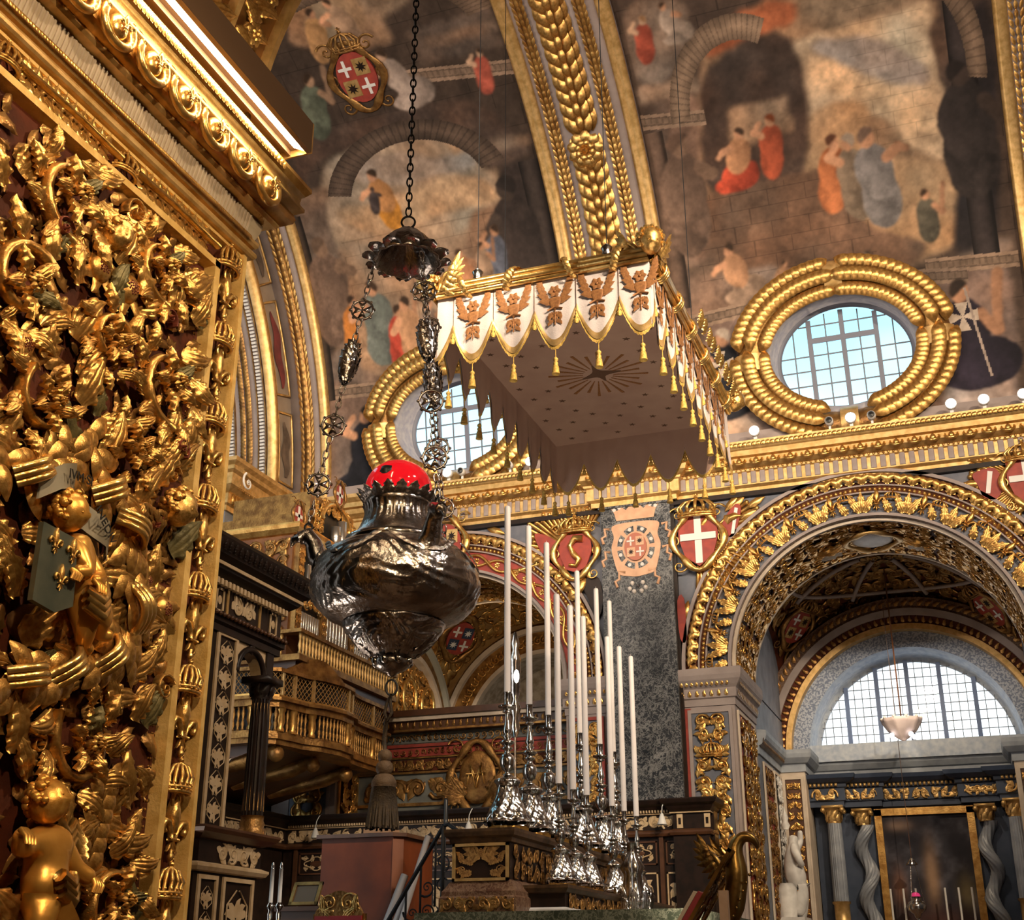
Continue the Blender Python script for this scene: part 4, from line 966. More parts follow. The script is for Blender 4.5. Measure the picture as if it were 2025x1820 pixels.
# ---- spandrels: trophies of rays, shields and flags
def spandrel(sx, sz, s, ang0, ang1, R0, shield, flag=None, seed=0):
    rr = np.random.default_rng(seed)
    gg = G(); n = 26; R0 *= 1.15
    for i in range(n):
        a = ang0 + (ang1-ang0)*i/(n-1); L = R0*rr.uniform(.75, 1.05)
        f = plane_map((sx, YW-.005, sz), (1, 0, 0), (0, 0, 1), (0, -1, 0))
        P = np.array([(math.cos(a)*.35*s, math.sin(a)*.35*s, .05), (math.cos(a)*L*.6, math.sin(a)*L*.6, .06), (math.cos(a)*L, math.sin(a)*L, .03)])
        tube(gg, f(P), [.02, .035, .045], 5)
        ball(gg, f(P[-1:])[0], .055, 4, 6)
    cx_, cz_, rr0 = (AR[0], AR[1], 3.42) if sx > -5 else (AL[0], AL[1], 3.18); xa_, xb_ = (-4.80, 2.2) if sx > -5 else (-12.8, -6.24); k_ = 0
    while k_ < 110:
        px_, pz_ = sx + rr.uniform(-2.6, 2.6), sz + rr.uniform(-2.2, .75)
        an_ = math.atan2(pz_-sz, px_-sx); k_ += 1; q_ = (px_ + .2*math.cos(an_), pz_ + .2*math.sin(an_))
        if not (xa_ < px_ < xb_ and pz_ < 9.74 and xa_ < q_[0] < xb_ and q_[1] < 9.78): continue
        if math.hypot(px_-cx_, pz_-cz_) < rr0 or math.hypot(q_[0]-cx_, q_[1]-cz_) < rr0-.05: continue
        gg.join(LAURELlo if k_ % 3 else LEAFlo, lambda V: plane_map((0, YW-.005, 0), (1, 0, 0), (0, 0, 1), (0, -1, 0))(xf(V, (.34, .40, .6), an_-PI/2, (px_, pz_))))
    tr_ = part('trophy_rays', gg, gold, wall, True, kind='stuff')
    fr_ = ((sx, YW-.10, sz), (1, 0, 0), (0, 0, 1), (0, -1, 0))
    put('cartouche', piece('cartouche', CARTOUCHE, gold2), wall, fr_, 0, 0, (s, s*.95, s*.8), m=gold2)
    put('crown', piece('ring_crown', CROWN, gold), wall, fr_, 0, .56*s, (.80*s, .55*s, .6*s), m=gold2)
    return fr_
fa = spandrel(-4.36, 9.02, .88, R_(-95), R_(35), 1.0, None, seed=1); quartered(fa, wall, .92, plain=True, oval=False)
fb = spandrel(-6.72, 9.03, .80, R_(60), R_(190), 1.0, None, seed=2)
f = plane_map(*fb); g = G(); prism(g, [(-.30, .36), (.30, .36), (.32, 0), (.2, -.32), (0, -.40), (-.2, -.32), (-.32, 0)], f, .05); so = part('shield', g, redpaint, wall)
g = G(); P = [(.16, .24, .08), (0, .26, .09), (-.10, .12, .09), (-.02, -.05, .09), (.08, -.16, .09), (.02, -.28, .08), (-.12, -.25, .08)]; tube(g, f(np.array(P)), [.07, .07, .05, .06, .06, .04, .03], 7); part('lion_charge', g, gold2, so, True)
fc = spandrel(1.35, 9.42, .75, R_(140), R_(250), .9, None, seed=3); quartered(fc, wall, .8, plain=True, oval=False)
fd = spandrel(-11.9, 9.1, .8, R_(-80), R_(40), .9, None, seed=4); quartered(fd, wall, .8)
# crown shield on the smaller arch
fk = ((-9.36, YW-.20, 9.45), (1, 0, 0), (0, 0, 1), (0, -1, 0)); put('cartouche', piece('cartouche', CARTOUCHE, gold2), wall, fk, 0, 0, (.85, .85, .7), m=gold2); quartered(fk, wall, .82)
def flag(pts, m, name='flag', cross=None):
    g = G(); prism(g, pts, plane_map((0, YW-.06, 0), (1, 0, 0), (0, 0, 1), (0, -1, 0)), .04); o = part(name, g, m, wall)
    if cross is not None:
        g = G(); prism(g, cross, plane_map((0, YW-.105, 0), (1, 0, 0), (0, 0, 1), (0, -1, 0)), .012); part('flag_cross', g, whitepaint, o)
flag(rpoly([(-3.90, 9.30), (-3.66, 9.62), (-3.55, 9.55), (-3.62, 9.25), (-3.72, 9.02), (-3.86, 9.05)], 4), redpaint, cross=[(-3.76, 9.06), (-3.70, 9.06), (-3.60, 9.54), (-3.66, 9.56)])
flag(rpoly([(.50, 9.66), (.86, 9.72), (.95, 9.4), (.82, 9.16), (.62, 9.22), (.56, 9.42)], 4), redpaint, cross=[(.66, 9.28), (.73, 9.26), (.82, 9.66), (.74, 9.68)])
flag(rpoly([(-7.55, 9.50), (-7.15, 9.34), (-6.95, 8.95), (-7.10, 8.72), (-7.35, 9.0)], 4), redpaint)
flag(rpoly([(-6.62, 8.44), (-6.30, 8.50), (-6.22, 8.0), (-6.36, 7.7), (-6.5, 8.1)], 4), MATS['ebony_wood'])
flag(rpoly([(-4.82, 7.9), (-4.7, 7.95), (-4.68, 7.2), (-4.8, 7.2)], 3), redpaint)
# ================================================================ chapel behind the bigger arch
YK = 28.0                                                  # its back wall
CX, CZ = AR[0], 6.1
XL, XR = -3.92, 1.08
# sail vault
def sail(cx, cy, cz, hx, hy, n=40):
    Rr = math.hypot(hx, hy); x = np.linspace(-hx, hx, n); y = np.linspace(-hy, hy, n); X, Y = np.meshgrid(x, y, indexing='ij')
    return np.stack([cx+X, cy+Y, cz + np.sqrt(np.maximum(Rr*Rr - X*X - Y*Y, 0))], -1), Rr
SV, SR = sail(CX, 26.05, 6.62, 2.5, 1.95)
g = G(); g.add(SV, gridF(40, 40)); chv = struct('ceiling_chapel', g, bolered, 'gilded sail vault of the side chapel with star ribs and shields', True)
def sailmap(cx, cy, cz, R0):
    def fn(V):
        # V: (u = x offset, v = y offset, height)
        x, y, h = V[:, 0], V[:, 1], V[:, 2]; r = np.sqrt(np.maximum(R0*R0 - x*x - y*y, .01)); k = (R0 - h)/R0
        return np.stack([cx + x*k, cy + y*k, cz + r*k], 1)
    return fn
sm = sailmap(CX, 26.05, 6.62, SR)
rc = rinceau(4.9, 3.8, .34, 21, 1.0); g = G(); g.join(rc, lambda V: sm(V + np.array([-2.45, -1.9, 0]))); part('vault_carving', g, goldold, chv, True, kind='stuff')
# the star of ribs round the crown
for k in range(8):
    a = k*PI/4 + PI/8
    P = np.array([(r*math.cos(a)*1.1, r*math.sin(a)*.9, .10) for r in np.linspace(.45, 1.9, 9)]); g = G(); tube(g, sm(P), .05, 6); part('vault_rib', g, plaster, chv, True)
    P2 = np.array([(1.75*math.cos(q)*1.1, 1.75*math.sin(q)*.9, .10) for q in np.linspace(a, a+PI/4, 9)]); g = G(); tube(g, sm(P2), .045, 6); part('vault_rib', g, plaster, chv, True)
    fo = sm(np.array([[1.2*math.cos(a)*1.1, 1.2*math.sin(a)*.9, .12]]))[0]
def sailframe(cx, cy, cz, R0, x, y, up=(0, 0, 1)):
    p = sailmap(cx, cy, cz, R0)(np.array([[x, y, .1]]))[0]; n = Vector((cx, cy, cz)) - Vector(p); n.normalize()
    u = Vector(up); u = u - n*u.dot(n); u.normalize(); ex = u.cross(n); return (tuple(p), tuple(ex), tuple(u), tuple(n))
for (x_, y_) in ((-2.05, 1.25), (2.05, 1.25)):
    fr = sailframe(CX, 26.05, 6.62, SR, x_, y_); put('cartouche', piece('cartouche', CARTOUCHE, gold2), chv, fr, 0, 0, (.8, .8, .6), m=goldold); quartered(fr, chv, .78)
    put('crown', piece('ring_crown', CROWN, gold), chv, fr, 0, .45, (.55, .4, .4), m=goldold)
# chapel walls
chblue = mat('chapel_blue_grey', (.20, .22, .27), .6, 0, (.13, .14, .18), 3)
def chapel_side(x_, nm, lb):
    g = G(); quad(g, (x_, YB, 0), (x_, YK, 0), (x_, YK, 6.65), (x_, YB, 6.65)); a = np.linspace(0, PI, 30)
    g.add(np.concatenate([[[x_, 26.05, 6.62]], np.stack([np.full(30, x_), 26.05 + 2.0*np.cos(a), 6.62 + 2.0*np.sin(a)], 1)]), [np.array([[0, i+1, i+2] for i in range(29)])])
    return struct(nm, g, chblue, lb)
chs = chapel_side(XL, 'wall_chapel_side', 'blue grey side wall of the chapel with carved panels and the marble monument'); chapel_side(XR, 'wall_chapel_opposite', 'opposite side wall of the chapel, beyond the altar')
LC = (-1.25, 5.92, 2.12)
g = G(); arch_fill(g, *LC, XL-.1, XR+.1, 9.6, YK); quad(g, (XL-.1, YK, 0), (XR+.1, YK, 0), (XR+.1, YK, 5.93), (XL-.1, YK, 5.93))
chw = struct('wall_chapel_back', g, mat('chapel_back_stone', (.22, .20, .20), .7, 0, (.14, .13, .135), 4), 'back wall of the chapel behind the columned altar')
# arch over the altar niche in front of the lunette
for (ra_, rb_, h_, m_) in ((2.95, 3.2, .50, redmarble), (2.80, 2.95, .55, plaster), (2.62, 2.80, .50, bolered), (2.50, 2.62, .55, goldflat), (2.16, 2.50, .30, None)):
    g = G(); arcmould(g, [(ra_, YK), (ra_, YK-h_), (rb_, YK-h_), (rb_, YK)], LC[0], LC[1], 0, PI, 70)
    part('lunette_arch_moulding', g, m_ or mat('lunette_blue_band', (.16, .20, .30), .6, 0, (.40, .45, .55), 26, lo=.46, hi=.54), chw)
g = G(); n = 60
for i in range(n):
    a = (i+.5)*PI/n; f = plane_map((LC[0]+2.71*math.cos(a), YK-.5, LC[1]+2.71*math.sin(a)), (math.sin(a), 0, -math.cos(a)), (math.cos(a), 0, math.sin(a)), (0, -1, 0)); g.join(LEAFlo, lambda V: f(xf(V, .15, .5, (0, -.06))))
    f = plane_map((LC[0]+3.07*math.cos(a), YK-.5, LC[1]+3.07*math.sin(a)), (math.sin(a), 0, -math.cos(a)), (math.cos(a), 0, math.sin(a)), (0, -1, 0)); g.join(LEAFlo, lambda V: f(xf(V, .17, -.5, (0, -.06))))
part('arch_carving', g, goldold, chw, True, kind='stuff')
# lunette window
g = G(); arcmould(g, [(2.16, YK-.3), (2.10, YK), (2.10, YK+.5), (2.02, YK+.5), (2.02, YK+.6)], LC[0], LC[1], 0, PI, 60)
W3 = struct('window_3', g, mat('lunette_reveal', (.34, .40, .52), .6, 0, (.5, .55, .62), 9), 'half-round window with dark leading above the chapel altar', True)
RL = 2.05; zl = 6.12
mul = [-1.36, -.70, -.05, .62, 1.30]
def chord(x_): return LC[1] + math.sqrt(max(RL*RL - x_*x_, 0))
edges = [-RL] + mul + [RL]
for i in range(len(edges)-1):
    xs_ = np.linspace(edges[i], edges[i+1], 9); zt = np.array([max(chord(q), zl) for q in xs_]); g = G()
    V = np.stack([np.stack([LC[0]+xs_, np.full(9, YK+.52), np.full(9, zl)], 1), np.stack([LC[0]+xs_, np.full(9, YK+.52), zt], 1)], 1); g.add(V, gridF(9, 2)); part('pane', g, glass, W3)
    for k in range(1, 4):
        x_ = edges[i] + (edges[i+1]-edges[i])*k/4
        if chord(x_) - zl < .05: continue
        g = G(); box(g, LC[0]+x_-.008, LC[0]+x_+.008, YK+.49, YK+.51, zl, chord(x_)); part('glazing_bar', g, leadgrey, W3)
for x_ in mul:
    g = G(); box(g, LC[0]+x_-.045, LC[0]+x_+.045, YK+.44, YK+.52, zl, chord(x_)); part('mullion', g, mat('mullion_blue', (.12, .18, .34), .5) if 'mullion_blue' not in MATS else MATS['mullion_blue'], W3)
for j in range(9):
    z_ = zl + .10 + j*.195; hw = math.sqrt(max(RL*RL - (z_-LC[1])**2, 0))
    if hw < .2: continue
    g = G(); box(g, LC[0]-hw, LC[0]+hw, YK+.48, YK+.50, z_-.008, z_+.008); part('glazing_bar', g, leadgrey, W3)
g = G(); box(g, -3.4, .9, YK-.25, YK+.6, 5.78, 6.13); part('window_sill', g, MATS['lunette_reveal'], W3)
# cornice round the chapel and corner pilasters
CHP = [(0, 5.45), (.03, 5.45), (.03, 5.60), (.08, 5.62), (.16, 5.72), (.18, 5.80), (.18, 5.88), (0, 5.9)]
g = G(); mould(g, CHP, [(XL, YB, 0), (XL, 26.7, 0), (XL+.5, 26.7, 0), (XL+.5, YK, 0), (XR-.5, YK, 0), (XR-.5, 26.7, 0), (XR, 26.7, 0), (XR, YB, 0)], [(1, 0, 0), (1, -1, 0), (1, -1, 0), (1, -1, 0), (-1, -1, 0), (-1, -1, 0), (-1, -1, 0), (-1, 0, 0)])
part('chapel_cornice', g, mat('pale_blue_stone', (.34, .37, .42), .6, 0, (.24, .27, .32), 4), chw)
g = G(); y_ = YB
while y_ < 26.7:
    f = plane_map((XL+.1, y_, 5.62), (0, 1, 0), (0, 0, 1), (1, 0, 0)); g.join(LEAFlo, lambda V: f(xf(V, .13, .4))); y_ += .09
part('cornice_carving', g, goldold, chw, True, kind='stuff')
for xa, xb in ((XL, XL+.5), (XR-.5, XR)):
    g = G(); box(g, xa, xb, 26.7, YK, 0, 5.45); part('corner_pilaster', g, cream, chw)
    panel(((xa+.25, 26.69, 1.0), (1, 0, 0), (0, 0, 1), (0, -1, 0)), .32, 4.3, midwood, 14, .2, parent=chw, frame_m=cream)
panel(((XL+.01, 25.0, 1.0), (0, 1, 0), (0, 0, 1), (1, 0, 0)), .9, 4.3, redpaint, 15, .26, parent=chs, frame_m=cream, gm=goldold)
panel(((XL+.01, 26.1, 1.0), (0, 1, 0), (0, 0, 1), (1, 0, 0)), .7, 4.3, darkmarble, 16, .26, parent=chs, frame_m=cream, gm=whitestone)

# ---- white marble funerary figure on the chapel side wall
mon = thing('marble_monument', 'white marble relief figure on a wall monument beside the chapel pier', 'monument', (XL+.25, 25.4, 1.2))
def skinbody(name, joints, edges, m, parent, shift=(0, 0, 0), sub=2, smooth=True):
    """one continuous body grown over joints: {name: (x, y, z, r)}"""
    me = bpy.data.meshes.new(name); keys = list(joints)
    me.from_pydata([tuple(np.array(joints[k][:3]) - np.array(shift)) for k in keys], [(keys.index(a), keys.index(b)) for a, b in edges], [])
    o = bpy.data.objects.new(name, me); COL.objects.link(o)
    md = o.modifiers.new('s', 'SKIN'); md.use_smooth_shade = True
    for i, k in enumerate(keys): me.skin_vertices[0].data[i].radius = (joints[k][3], joints[k][3]); me.skin_vertices[0].data[i].use_root = (i == 0)
    o.modifiers.new('d', 'SUBSURF').levels = sub
    dg = bpy.context.evaluated_depsgraph_get(); ev = o.evaluated_get(dg); nm = bpy.data.meshes.new_from_object(ev)
    bpy.data.objects.remove(o); bpy.data.meshes.remove(me)
    nm.name = name; nm.materials.clear(); nm.materials.append(m)
    o = bpy.data.objects.new(name, nm); COL.objects.link(o); o.parent = parent
    return o
bx_, by_, bz_ = XL+.30, 25.4, 0
J = dict(pel=(bx_, by_, 3.35, .20), ch=(bx_+.02, by_, 3.72, .19), nk=(bx_+.03, by_, 3.95, .08), hd=(bx_+.05, by_, 4.10, .12), sl=(bx_+.05, by_-.2, 3.85, .09), el=(bx_+.16, by_-.28, 3.60, .07), hl=(bx_+.2, by_-.12, 3.5, .05), sr=(bx_+.05, by_+.2, 3.85, .09), er=(bx_+.14, by_+.28, 4.0, .065), hr=(bx_+.15, by_+.22, 4.2, .05), k1=(bx_+.14, by_-.12, 3.0, .15), f1=(bx_+.04, by_-.16, 2.62, .12), k2=(bx_+.1, by_+.12, 2.95, .15), f2=(bx_+.02, by_+.14, 2.55, .13))
skinbody('figure', J, [('pel', 'ch'), ('ch', 'nk'), ('nk', 'hd'), ('ch', 'sl'), ('sl', 'el'), ('el', 'hl'), ('ch', 'sr'), ('sr', 'er'), ('er', 'hr'), ('pel', 'k1'), ('k1', 'f1'), ('pel', 'k2'), ('k2', 'f2')], whitestone, mon, (XL+.25, 25.4, 1.2))
g = G(); box(g, XL+.01, XL+.45, 25.0, 25.8, 1.2, 2.55); box(g, XL+.01, XL+.5, 24.95, 25.85, 2.5, 2.6); part('pedestal', g, whitestone, mon)
g = G(); lathe(g, [(.16, 2.6), (.2, 3.1), (.12, 3.2)], 10, (XL+.18, 25.15, 0)); part('trophy', g, whitestone, mon, True)
g = G(); lathe(g, [(.05, 4.2), (.09, 4.28), (.05, 4.36), (.07, 4.42), (.02, 4.55), (.005, 4.7)], 10, (XL+.2, 25.5, 0)); part('finial', g, whitestone, mon, True)

# ---- chapel altar: columns, entablature, canvas
YA = 27.2
alt = thing('columned_altar', 'chapel altarpiece with twisted and fluted columns under a blue gilded entablature', 'altarpiece', (-1.25, YA+.4, 0))
g = G(); box(g, -3.4, .9, YA+.35, YK-.02, 0, 5.1); part('back_panel', g, navy, alt)
ENT = [(0, 4.78), (.04, 4.78), (.04, 4.88), (.08, 4.90), (.08, 5.14), (.12, 5.16), (.12, 5.22), (.20, 5.25), (.30, 5.32), (.32, 5.40), (0, 5.42)]
ps, os_ = [], []
def st(x, y, ox, oy=-1): ps.append((x, y, 0)); os_.append((ox, oy, 0))
y1, y2, y3 = YA+.3, YA+.12, YA-.06
st(-3.42, y3, -1); st(-2.78, y3, 1); st(-2.78, y2, 1); st(-2.05, y2, 1); st(-2.05, y1, 1); st(-.45, y1, -1); st(-.45, y2, -1); st(.28, y2, -1); st(.28, y3, -1); st(.92, y3, 1)
g = G(); mould(g, ENT, ps, os_); part('entablature', g, navy, alt)
g = G()
for (xa, xb, yy) in ((-3.42, -2.78, y3), (-2.78, -2.05, y2), (-2.05, -.45, y1), (-.45, .28, y2), (.28, .92, y3)):
    x_ = xa+.05
    while x_ < xb: cbox(g, (x_, yy-.15, 5.20), (.05, .06, .06)); x_ += .085
    rc = rinceau(xb-xa-.08, .22, .2, int(xa*10) % 7 + 30, 1.0); f = plane_map((xa+.04, yy-.085, 4.91), (1, 0, 0), (0, 0, 1), (0, -1, 0)); g.join(rc, f)
part('frieze_carving', g, goldflat, alt, True, kind='stuff')
def corinth(cx, cy, r, z0, z1, parent):
    g = G(); lathe(g, [(r*.95, z0), (r*.95, z0+.04), (r*1.0, z0+.05), (r*1.1, z1-.12), (r*1.45, z1-.05)], 16, (cx, cy, 0)); box(g, cx-r*1.5, cx+r*1.5, cy-r*1.5, cy+r*1.5, z1-.05, z1)
    for lv, (zz, L, n) in enumerate(((z0+.03, .17, 8), (z0+.12, .15, 8))):
        for k in range(n):
            a = (k+.5*lv)*2*PI/n; f = plane_map((cx+r*.95*math.cos(a), cy+r*.95*math.sin(a), zz), (-math.sin(a), math.cos(a), 0), (0, 0, 1), (math.cos(a), math.sin(a), 0)); g.join(LEAFlo, lambda V: f(xf(V, (L*1.1, L, L), 0, (-.03, 0))))
    for sx_ in (-1, 1):
        for sy_ in (-1, 1): ball(g, (cx+sx_*r*1.35, cy+sy_*r*1.35, z1-.09), .05, 5, 8)
    return part('capital', g, goldflat, parent, True)
colblue = mat('pale_grey_column', (.30, .32, .36), .35, 0, (.20, .22, .26), 4)
for cx_ in (-2.98, .48):
    g = G(); n = 40; a = np.linspace(0, 2*PI, n*2, endpoint=False); zs = np.array([2.95, 3.4, 4.0, 4.46]); rr_ = np.array([.15, .15, .145, .135])
    fl = 1 - .10*(np.cos(a*20) > 0)
    V = np.stack([np.stack([cx_ + r_*fl*np.cos(a), YA + r_*fl*np.sin(a), np.full(2*n, z)], 1) for z, r_ in zip(zs, rr_)], 0); g.add(V, gridF(4, 2*n, False, True)); part('fluted_shaft', g, colblue, alt, True)
    corinth(cx_, YA, .14, 4.46, 4.80, alt)
    g = G(); lathe(g, [(.20, 2.1), (.20, 2.5), (.15, 2.55), (.15, 2.9), (.18, 2.92), (.18, 2.96)], 16, (cx_, YA, 0)); part('column_foot', g, goldflat, alt, True)
for m_, cx_ in ((1, -2.43), (-1, -.07)):
    z = np.linspace(2.5, 4.42, 90); a = np.linspace(0, 2*PI, 36, endpoint=False); tw = (z-2.5)*2*PI/.98
    ox = .085*np.cos(tw*m_); oy = .085*np.sin(tw*m_); rr_ = .135 - .012*np.linspace(0, 1, 90)
    fl = 1 + .10*np.cos(9*(a[None] - tw[:, None]*m_*.55))
    V = np.stack([cx_ + ox[:, None] + rr_[:, None]*fl*np.cos(a), YA+.2 + oy[:, None] + rr_[:, None]*fl*np.sin(a), np.broadcast_to(z[:, None], (90, 36))], -1)
    g = G(); g.add(V, gridF(90, 36, False, True)); part('twisted_shaft', g, colblue, alt, True)
    corinth(cx_, YA+.2, .13, 4.42, 4.74, alt)
g = G()
for (xa, xb, za, zb) in ((-2.20, -2.06, 1.9, 4.72), (-.42, -.28, 1.9, 4.72), (-2.20, -.28, 4.60, 4.74)): box(g, xa, xb, YA+.22, YA+.36, za, zb)
fr_ = part('picture_frame', g, gold, alt)
g = G(); nx_, ny_ = 70, 110; X, Z = np.meshgrid(np.linspace(-2.07, -.41, nx_), np.linspace(1.9, 4.61, ny_), indexing='ij')
g.add(np.stack([X, np.full_like(X, YA+.30), Z], -1), gridF(nx_, ny_)); cv = part('altar_canvas', g, fresco, alt, True)
n1 = fbm((nx_, ny_), (5, 8), 77); C = np.zeros((nx_, ny_, 3)); C[:] = (.028, .026, .034); C += (np.clip(n1-.45, 0, 1)*.14)[..., None]*np.array([1, .95, 1.1])
def blob(cx_, cz_, sx_, sz_, col, pw=2):
    w = np.exp(-(np.abs((X-cx_)/sx_)**pw + np.abs((Z-cz_)/sz_)**pw))[..., None]; C[:] = C*(1-w) + np.array(col)*w
blob(-1.75, 4.4, .22, .10, (.30, .20, .15)); blob(-1.22, 3.4, .12, .55, (.34, .21, .13)); blob(-.6, 3.1, .14, .3, (.22, .17, .09)); blob(-1.85, 3.2, .13, .35, (.17, .08, .05)); blob(-1.2, 2.6, .7, .25, (.07, .03, .025))
C *= (.6+.8*n1)[..., None]
at = cv.data.attributes.new('paint', 'FLOAT_COLOR', 'POINT'); at.data.foreach_set('color', np.concatenate([np.clip(C, .003, .7).reshape(-1, 3), np.ones((nx_*ny_, 1))], 1).astype(np.float32).ravel())
g = G(); box(g, -2.6, -.0, YA-.75, YA+.2, 0, 1.95); box(g, -2.7, .1, YA-.8, YA+.2, 1.95, 2.05); part('altar_table', g, redmarble, alt)
# candles of the chapel altar
for i, x_ in enumerate((-2.0, -1.76, -1.53, -.99, -.74, -.50)):
    g = G(); lathe(g, [(.07, 2.05), (.07, 2.07), (.03, 2.1), (.025, 2.2), (.045, 2.25), (.02, 2.3), (.05, 2.38), (.05, 2.4), (.018, 2.4)], 12, (x_, YA-.3, 0))
    t = thing('altar_candlestick', 'small silver candlestick on the chapel altar, %s from the marble monument side' % ('first', 'second', 'third', 'fourth', 'fifth', 'sixth')[i], 'candlestick', (x_, YA-.3, 2.05), 'small candlesticks of the chapel altar'); part('stem', g, silver, t, True)
    g = G(); lathe(g, [(.02, 2.40), (.02, 3.16), (.014, 3.165)], 10, (x_, YA-.3, 0)); single('altar_candle', g, whitepaint, 'slim white candle on the chapel altar, %s from the marble monument side' % ('first', 'second', 'third', 'fourth', 'fifth', 'sixth')[i], 'candle', (x_, YA-.3, 2.40), 'candles of the chapel altar')
# little hanging lamp before the altar canvas
hl = thing('chapel_lamp', 'small silver sanctuary lamp with pink glass hanging before the chapel canvas', 'lamp', (-1.53, YA-.5, 2.6))
c0 = (-1.53, YA-.5, 0)
g = G(); lathe(g, [(.01, 2.58), (.05, 2.62), (.07, 2.68), (.17, 2.76), (.18, 2.84), (.15, 2.90), (.09, 2.93), (.10, 2.98), (.12, 3.0)], 20, c0); part('bowl', g, silver, hl, True)
g = G(); lathe(g, [(.09, 2.99), (.08, 3.05), (.03, 3.08)], 14, c0); part('glass_cup', g, mat('pink_glass', (.55, .05, .18), .2, emit=(.6, .03, .15), estr=.4), hl, True)
g = G(); lathe(g, [(.02, 3.72), (.06, 3.66), (.11, 3.60), (.115, 3.58)], 16, c0); part('smoke_cap', g, silver, hl, True)
for k in range(3):
    a = k*2*PI/3; g = G(); tube(g, [(c0[0]+.15*math.cos(a), c0[1]+.15*math.sin(a), 2.9), (c0[0]+.05*math.cos(a), c0[1]+.05*math.sin(a), 3.62)], .006, 5); part('chain', g, silver, hl)
g = G(); tube(g, [(c0[0], c0[1], 3.7), (c0[0], c0[1], 8.8)], .007, 5); part('cord', g, midwood, hl)
# shell lamp hanging before the lunette
sl = thing('bowl_chandelier', 'white bowl chandelier hanging on a long brown rod before the half-round window', 'lamp', (-1.38, 26.0, 5.85))
c0 = (-1.38, 26.0, 0)
g = G(); lathe(g, [(.03, 5.84), (.12, 5.90), (.26, 6.02), (.36, 6.18), (.385, 6.26), (.37, 6.26), (.34, 6.18), (.2, 6.0), (.02, 5.9)], 32, c0, lobes=10, amp=.05); part('bowl', g, mat('alabaster', (.55, .47, .48), .5, 0, (.42, .35, .37), 5), sl, True)
for k in range(10): a = k*2*PI/10; g = G(); ball(g, (c0[0]+.37*math.cos(a), c0[1]+.37*math.sin(a), 6.27), .035, 5, 8); part('rim_bead', g, whitestone, sl, True)
for k in range(4):
    a = k*PI/2 - .9; g = G(); ball(g, (c0[0]+.26*math.cos(a), c0[1]+.26*math.sin(a), 5.93), .05, 6, 8); part('bulb', g, mat('bulb_glow', (1, 1, 1), .4, emit=(1, .93, .85), estr=3) if 'bulb_glow' not in MATS else MATS['bulb_glow'], sl, True)
g = G(); tube(g, [(c0[0], c0[1], 6.0), (c0[0], c0[1], 9.35)], .016, 6); part('rod', g, midwood, sl)

# ================================================================ bay behind the smaller arch
SV2, SR2 = sail(-9.32, 25.6, 6.5, 2.9, 2.4)
g = G(); g.add(SV2, gridF(40, 40)); cv2 = struct('ceiling_passage', g, mat('gilt_ground', (.36, .20, .06), .6, .3, (.25, .13, .04), 4), 'gilded vault of the passage bay behind the organ', True)
sm2 = sailmap(-9.32, 25.6, 6.5, SR2)
rc = rinceau(5.6, 4.6, .36, 23, .9); g = G(); g.join(rc, lambda V: sm2(V + np.array([-2.8, -2.3, 0]))); part('vault_carving', g, gold, cv2, True, kind='stuff')
a_ = np.linspace(0, 2*PI, 40, endpoint=False)
for e, m in ((1.35, cream), (1.2, goldflat), (.95, cream)):
    g = G(); tube(g, sm2(np.stack([e*1.25*np.cos(a_), e*.8*np.sin(a_), np.full(40, .06)], 1)), .06, 6, closed=True); part('vault_frame', g, m, cv2, True)
XPL, YPK = -11.9, 28.0
g = G()
aw = ( -9.32, 6.7, 2.0)
arch_fill(g, *aw, -12.3, -6.4, 10.0, YPK); quad(g, (-12.3, YPK, 0), (-6.4, YPK, 0), (-6.4, YPK, 6.7), (-12.3, YPK, 6.7))
pw = struct('wall_passage_back', g, mat('gilt_wall', (.34, .20, .08), .6, .2, (.22, .12, .05), 5), 'back wall of the passage bay with a gilded arch')
for (ra_, rb_, h_, m_) in ((1.95, 2.05, .2, cream), (2.05, 2.5, .1, goldold), (2.5, 2.62, .22, cream)):
    g = G(); arcmould(g, [(ra_, YPK), (ra_, YPK-h_), (rb_, YPK-h_), (rb_, YPK)], -9.32, 6.7, 0, PI, 60); part('arch_moulding', g, m_, pw)
g = G(); cyl(g, -9.32, 6.7, 1.97, YPK, YPK+1.2); quad(g, (-12.3, YPK+1.2, 0), (-6.4, YPK+1.2, 0), (-6.4, YPK+1.2, 9.5), (-12.3, YPK+1.2, 9.5)); part('niche', g, mat('passage_plaster', (.55, .48, .40), .7, 0, (.30, .24, .17), 6), pw, True)
g = G(); n = 50
for i in range(n):
    a = (i+.5)*PI/n; f = plane_map((-9.32+2.28*math.cos(a), YPK-.1, 6.7+2.28*math.sin(a)), (math.sin(a), 0, -math.cos(a)), (math.cos(a), 0, math.sin(a)), (0, -1, 0)); g.join(SCROLLlo, lambda V: f(xf(V, .13, a)))
part('arch_carving', g, gold, pw, True, kind='stuff')
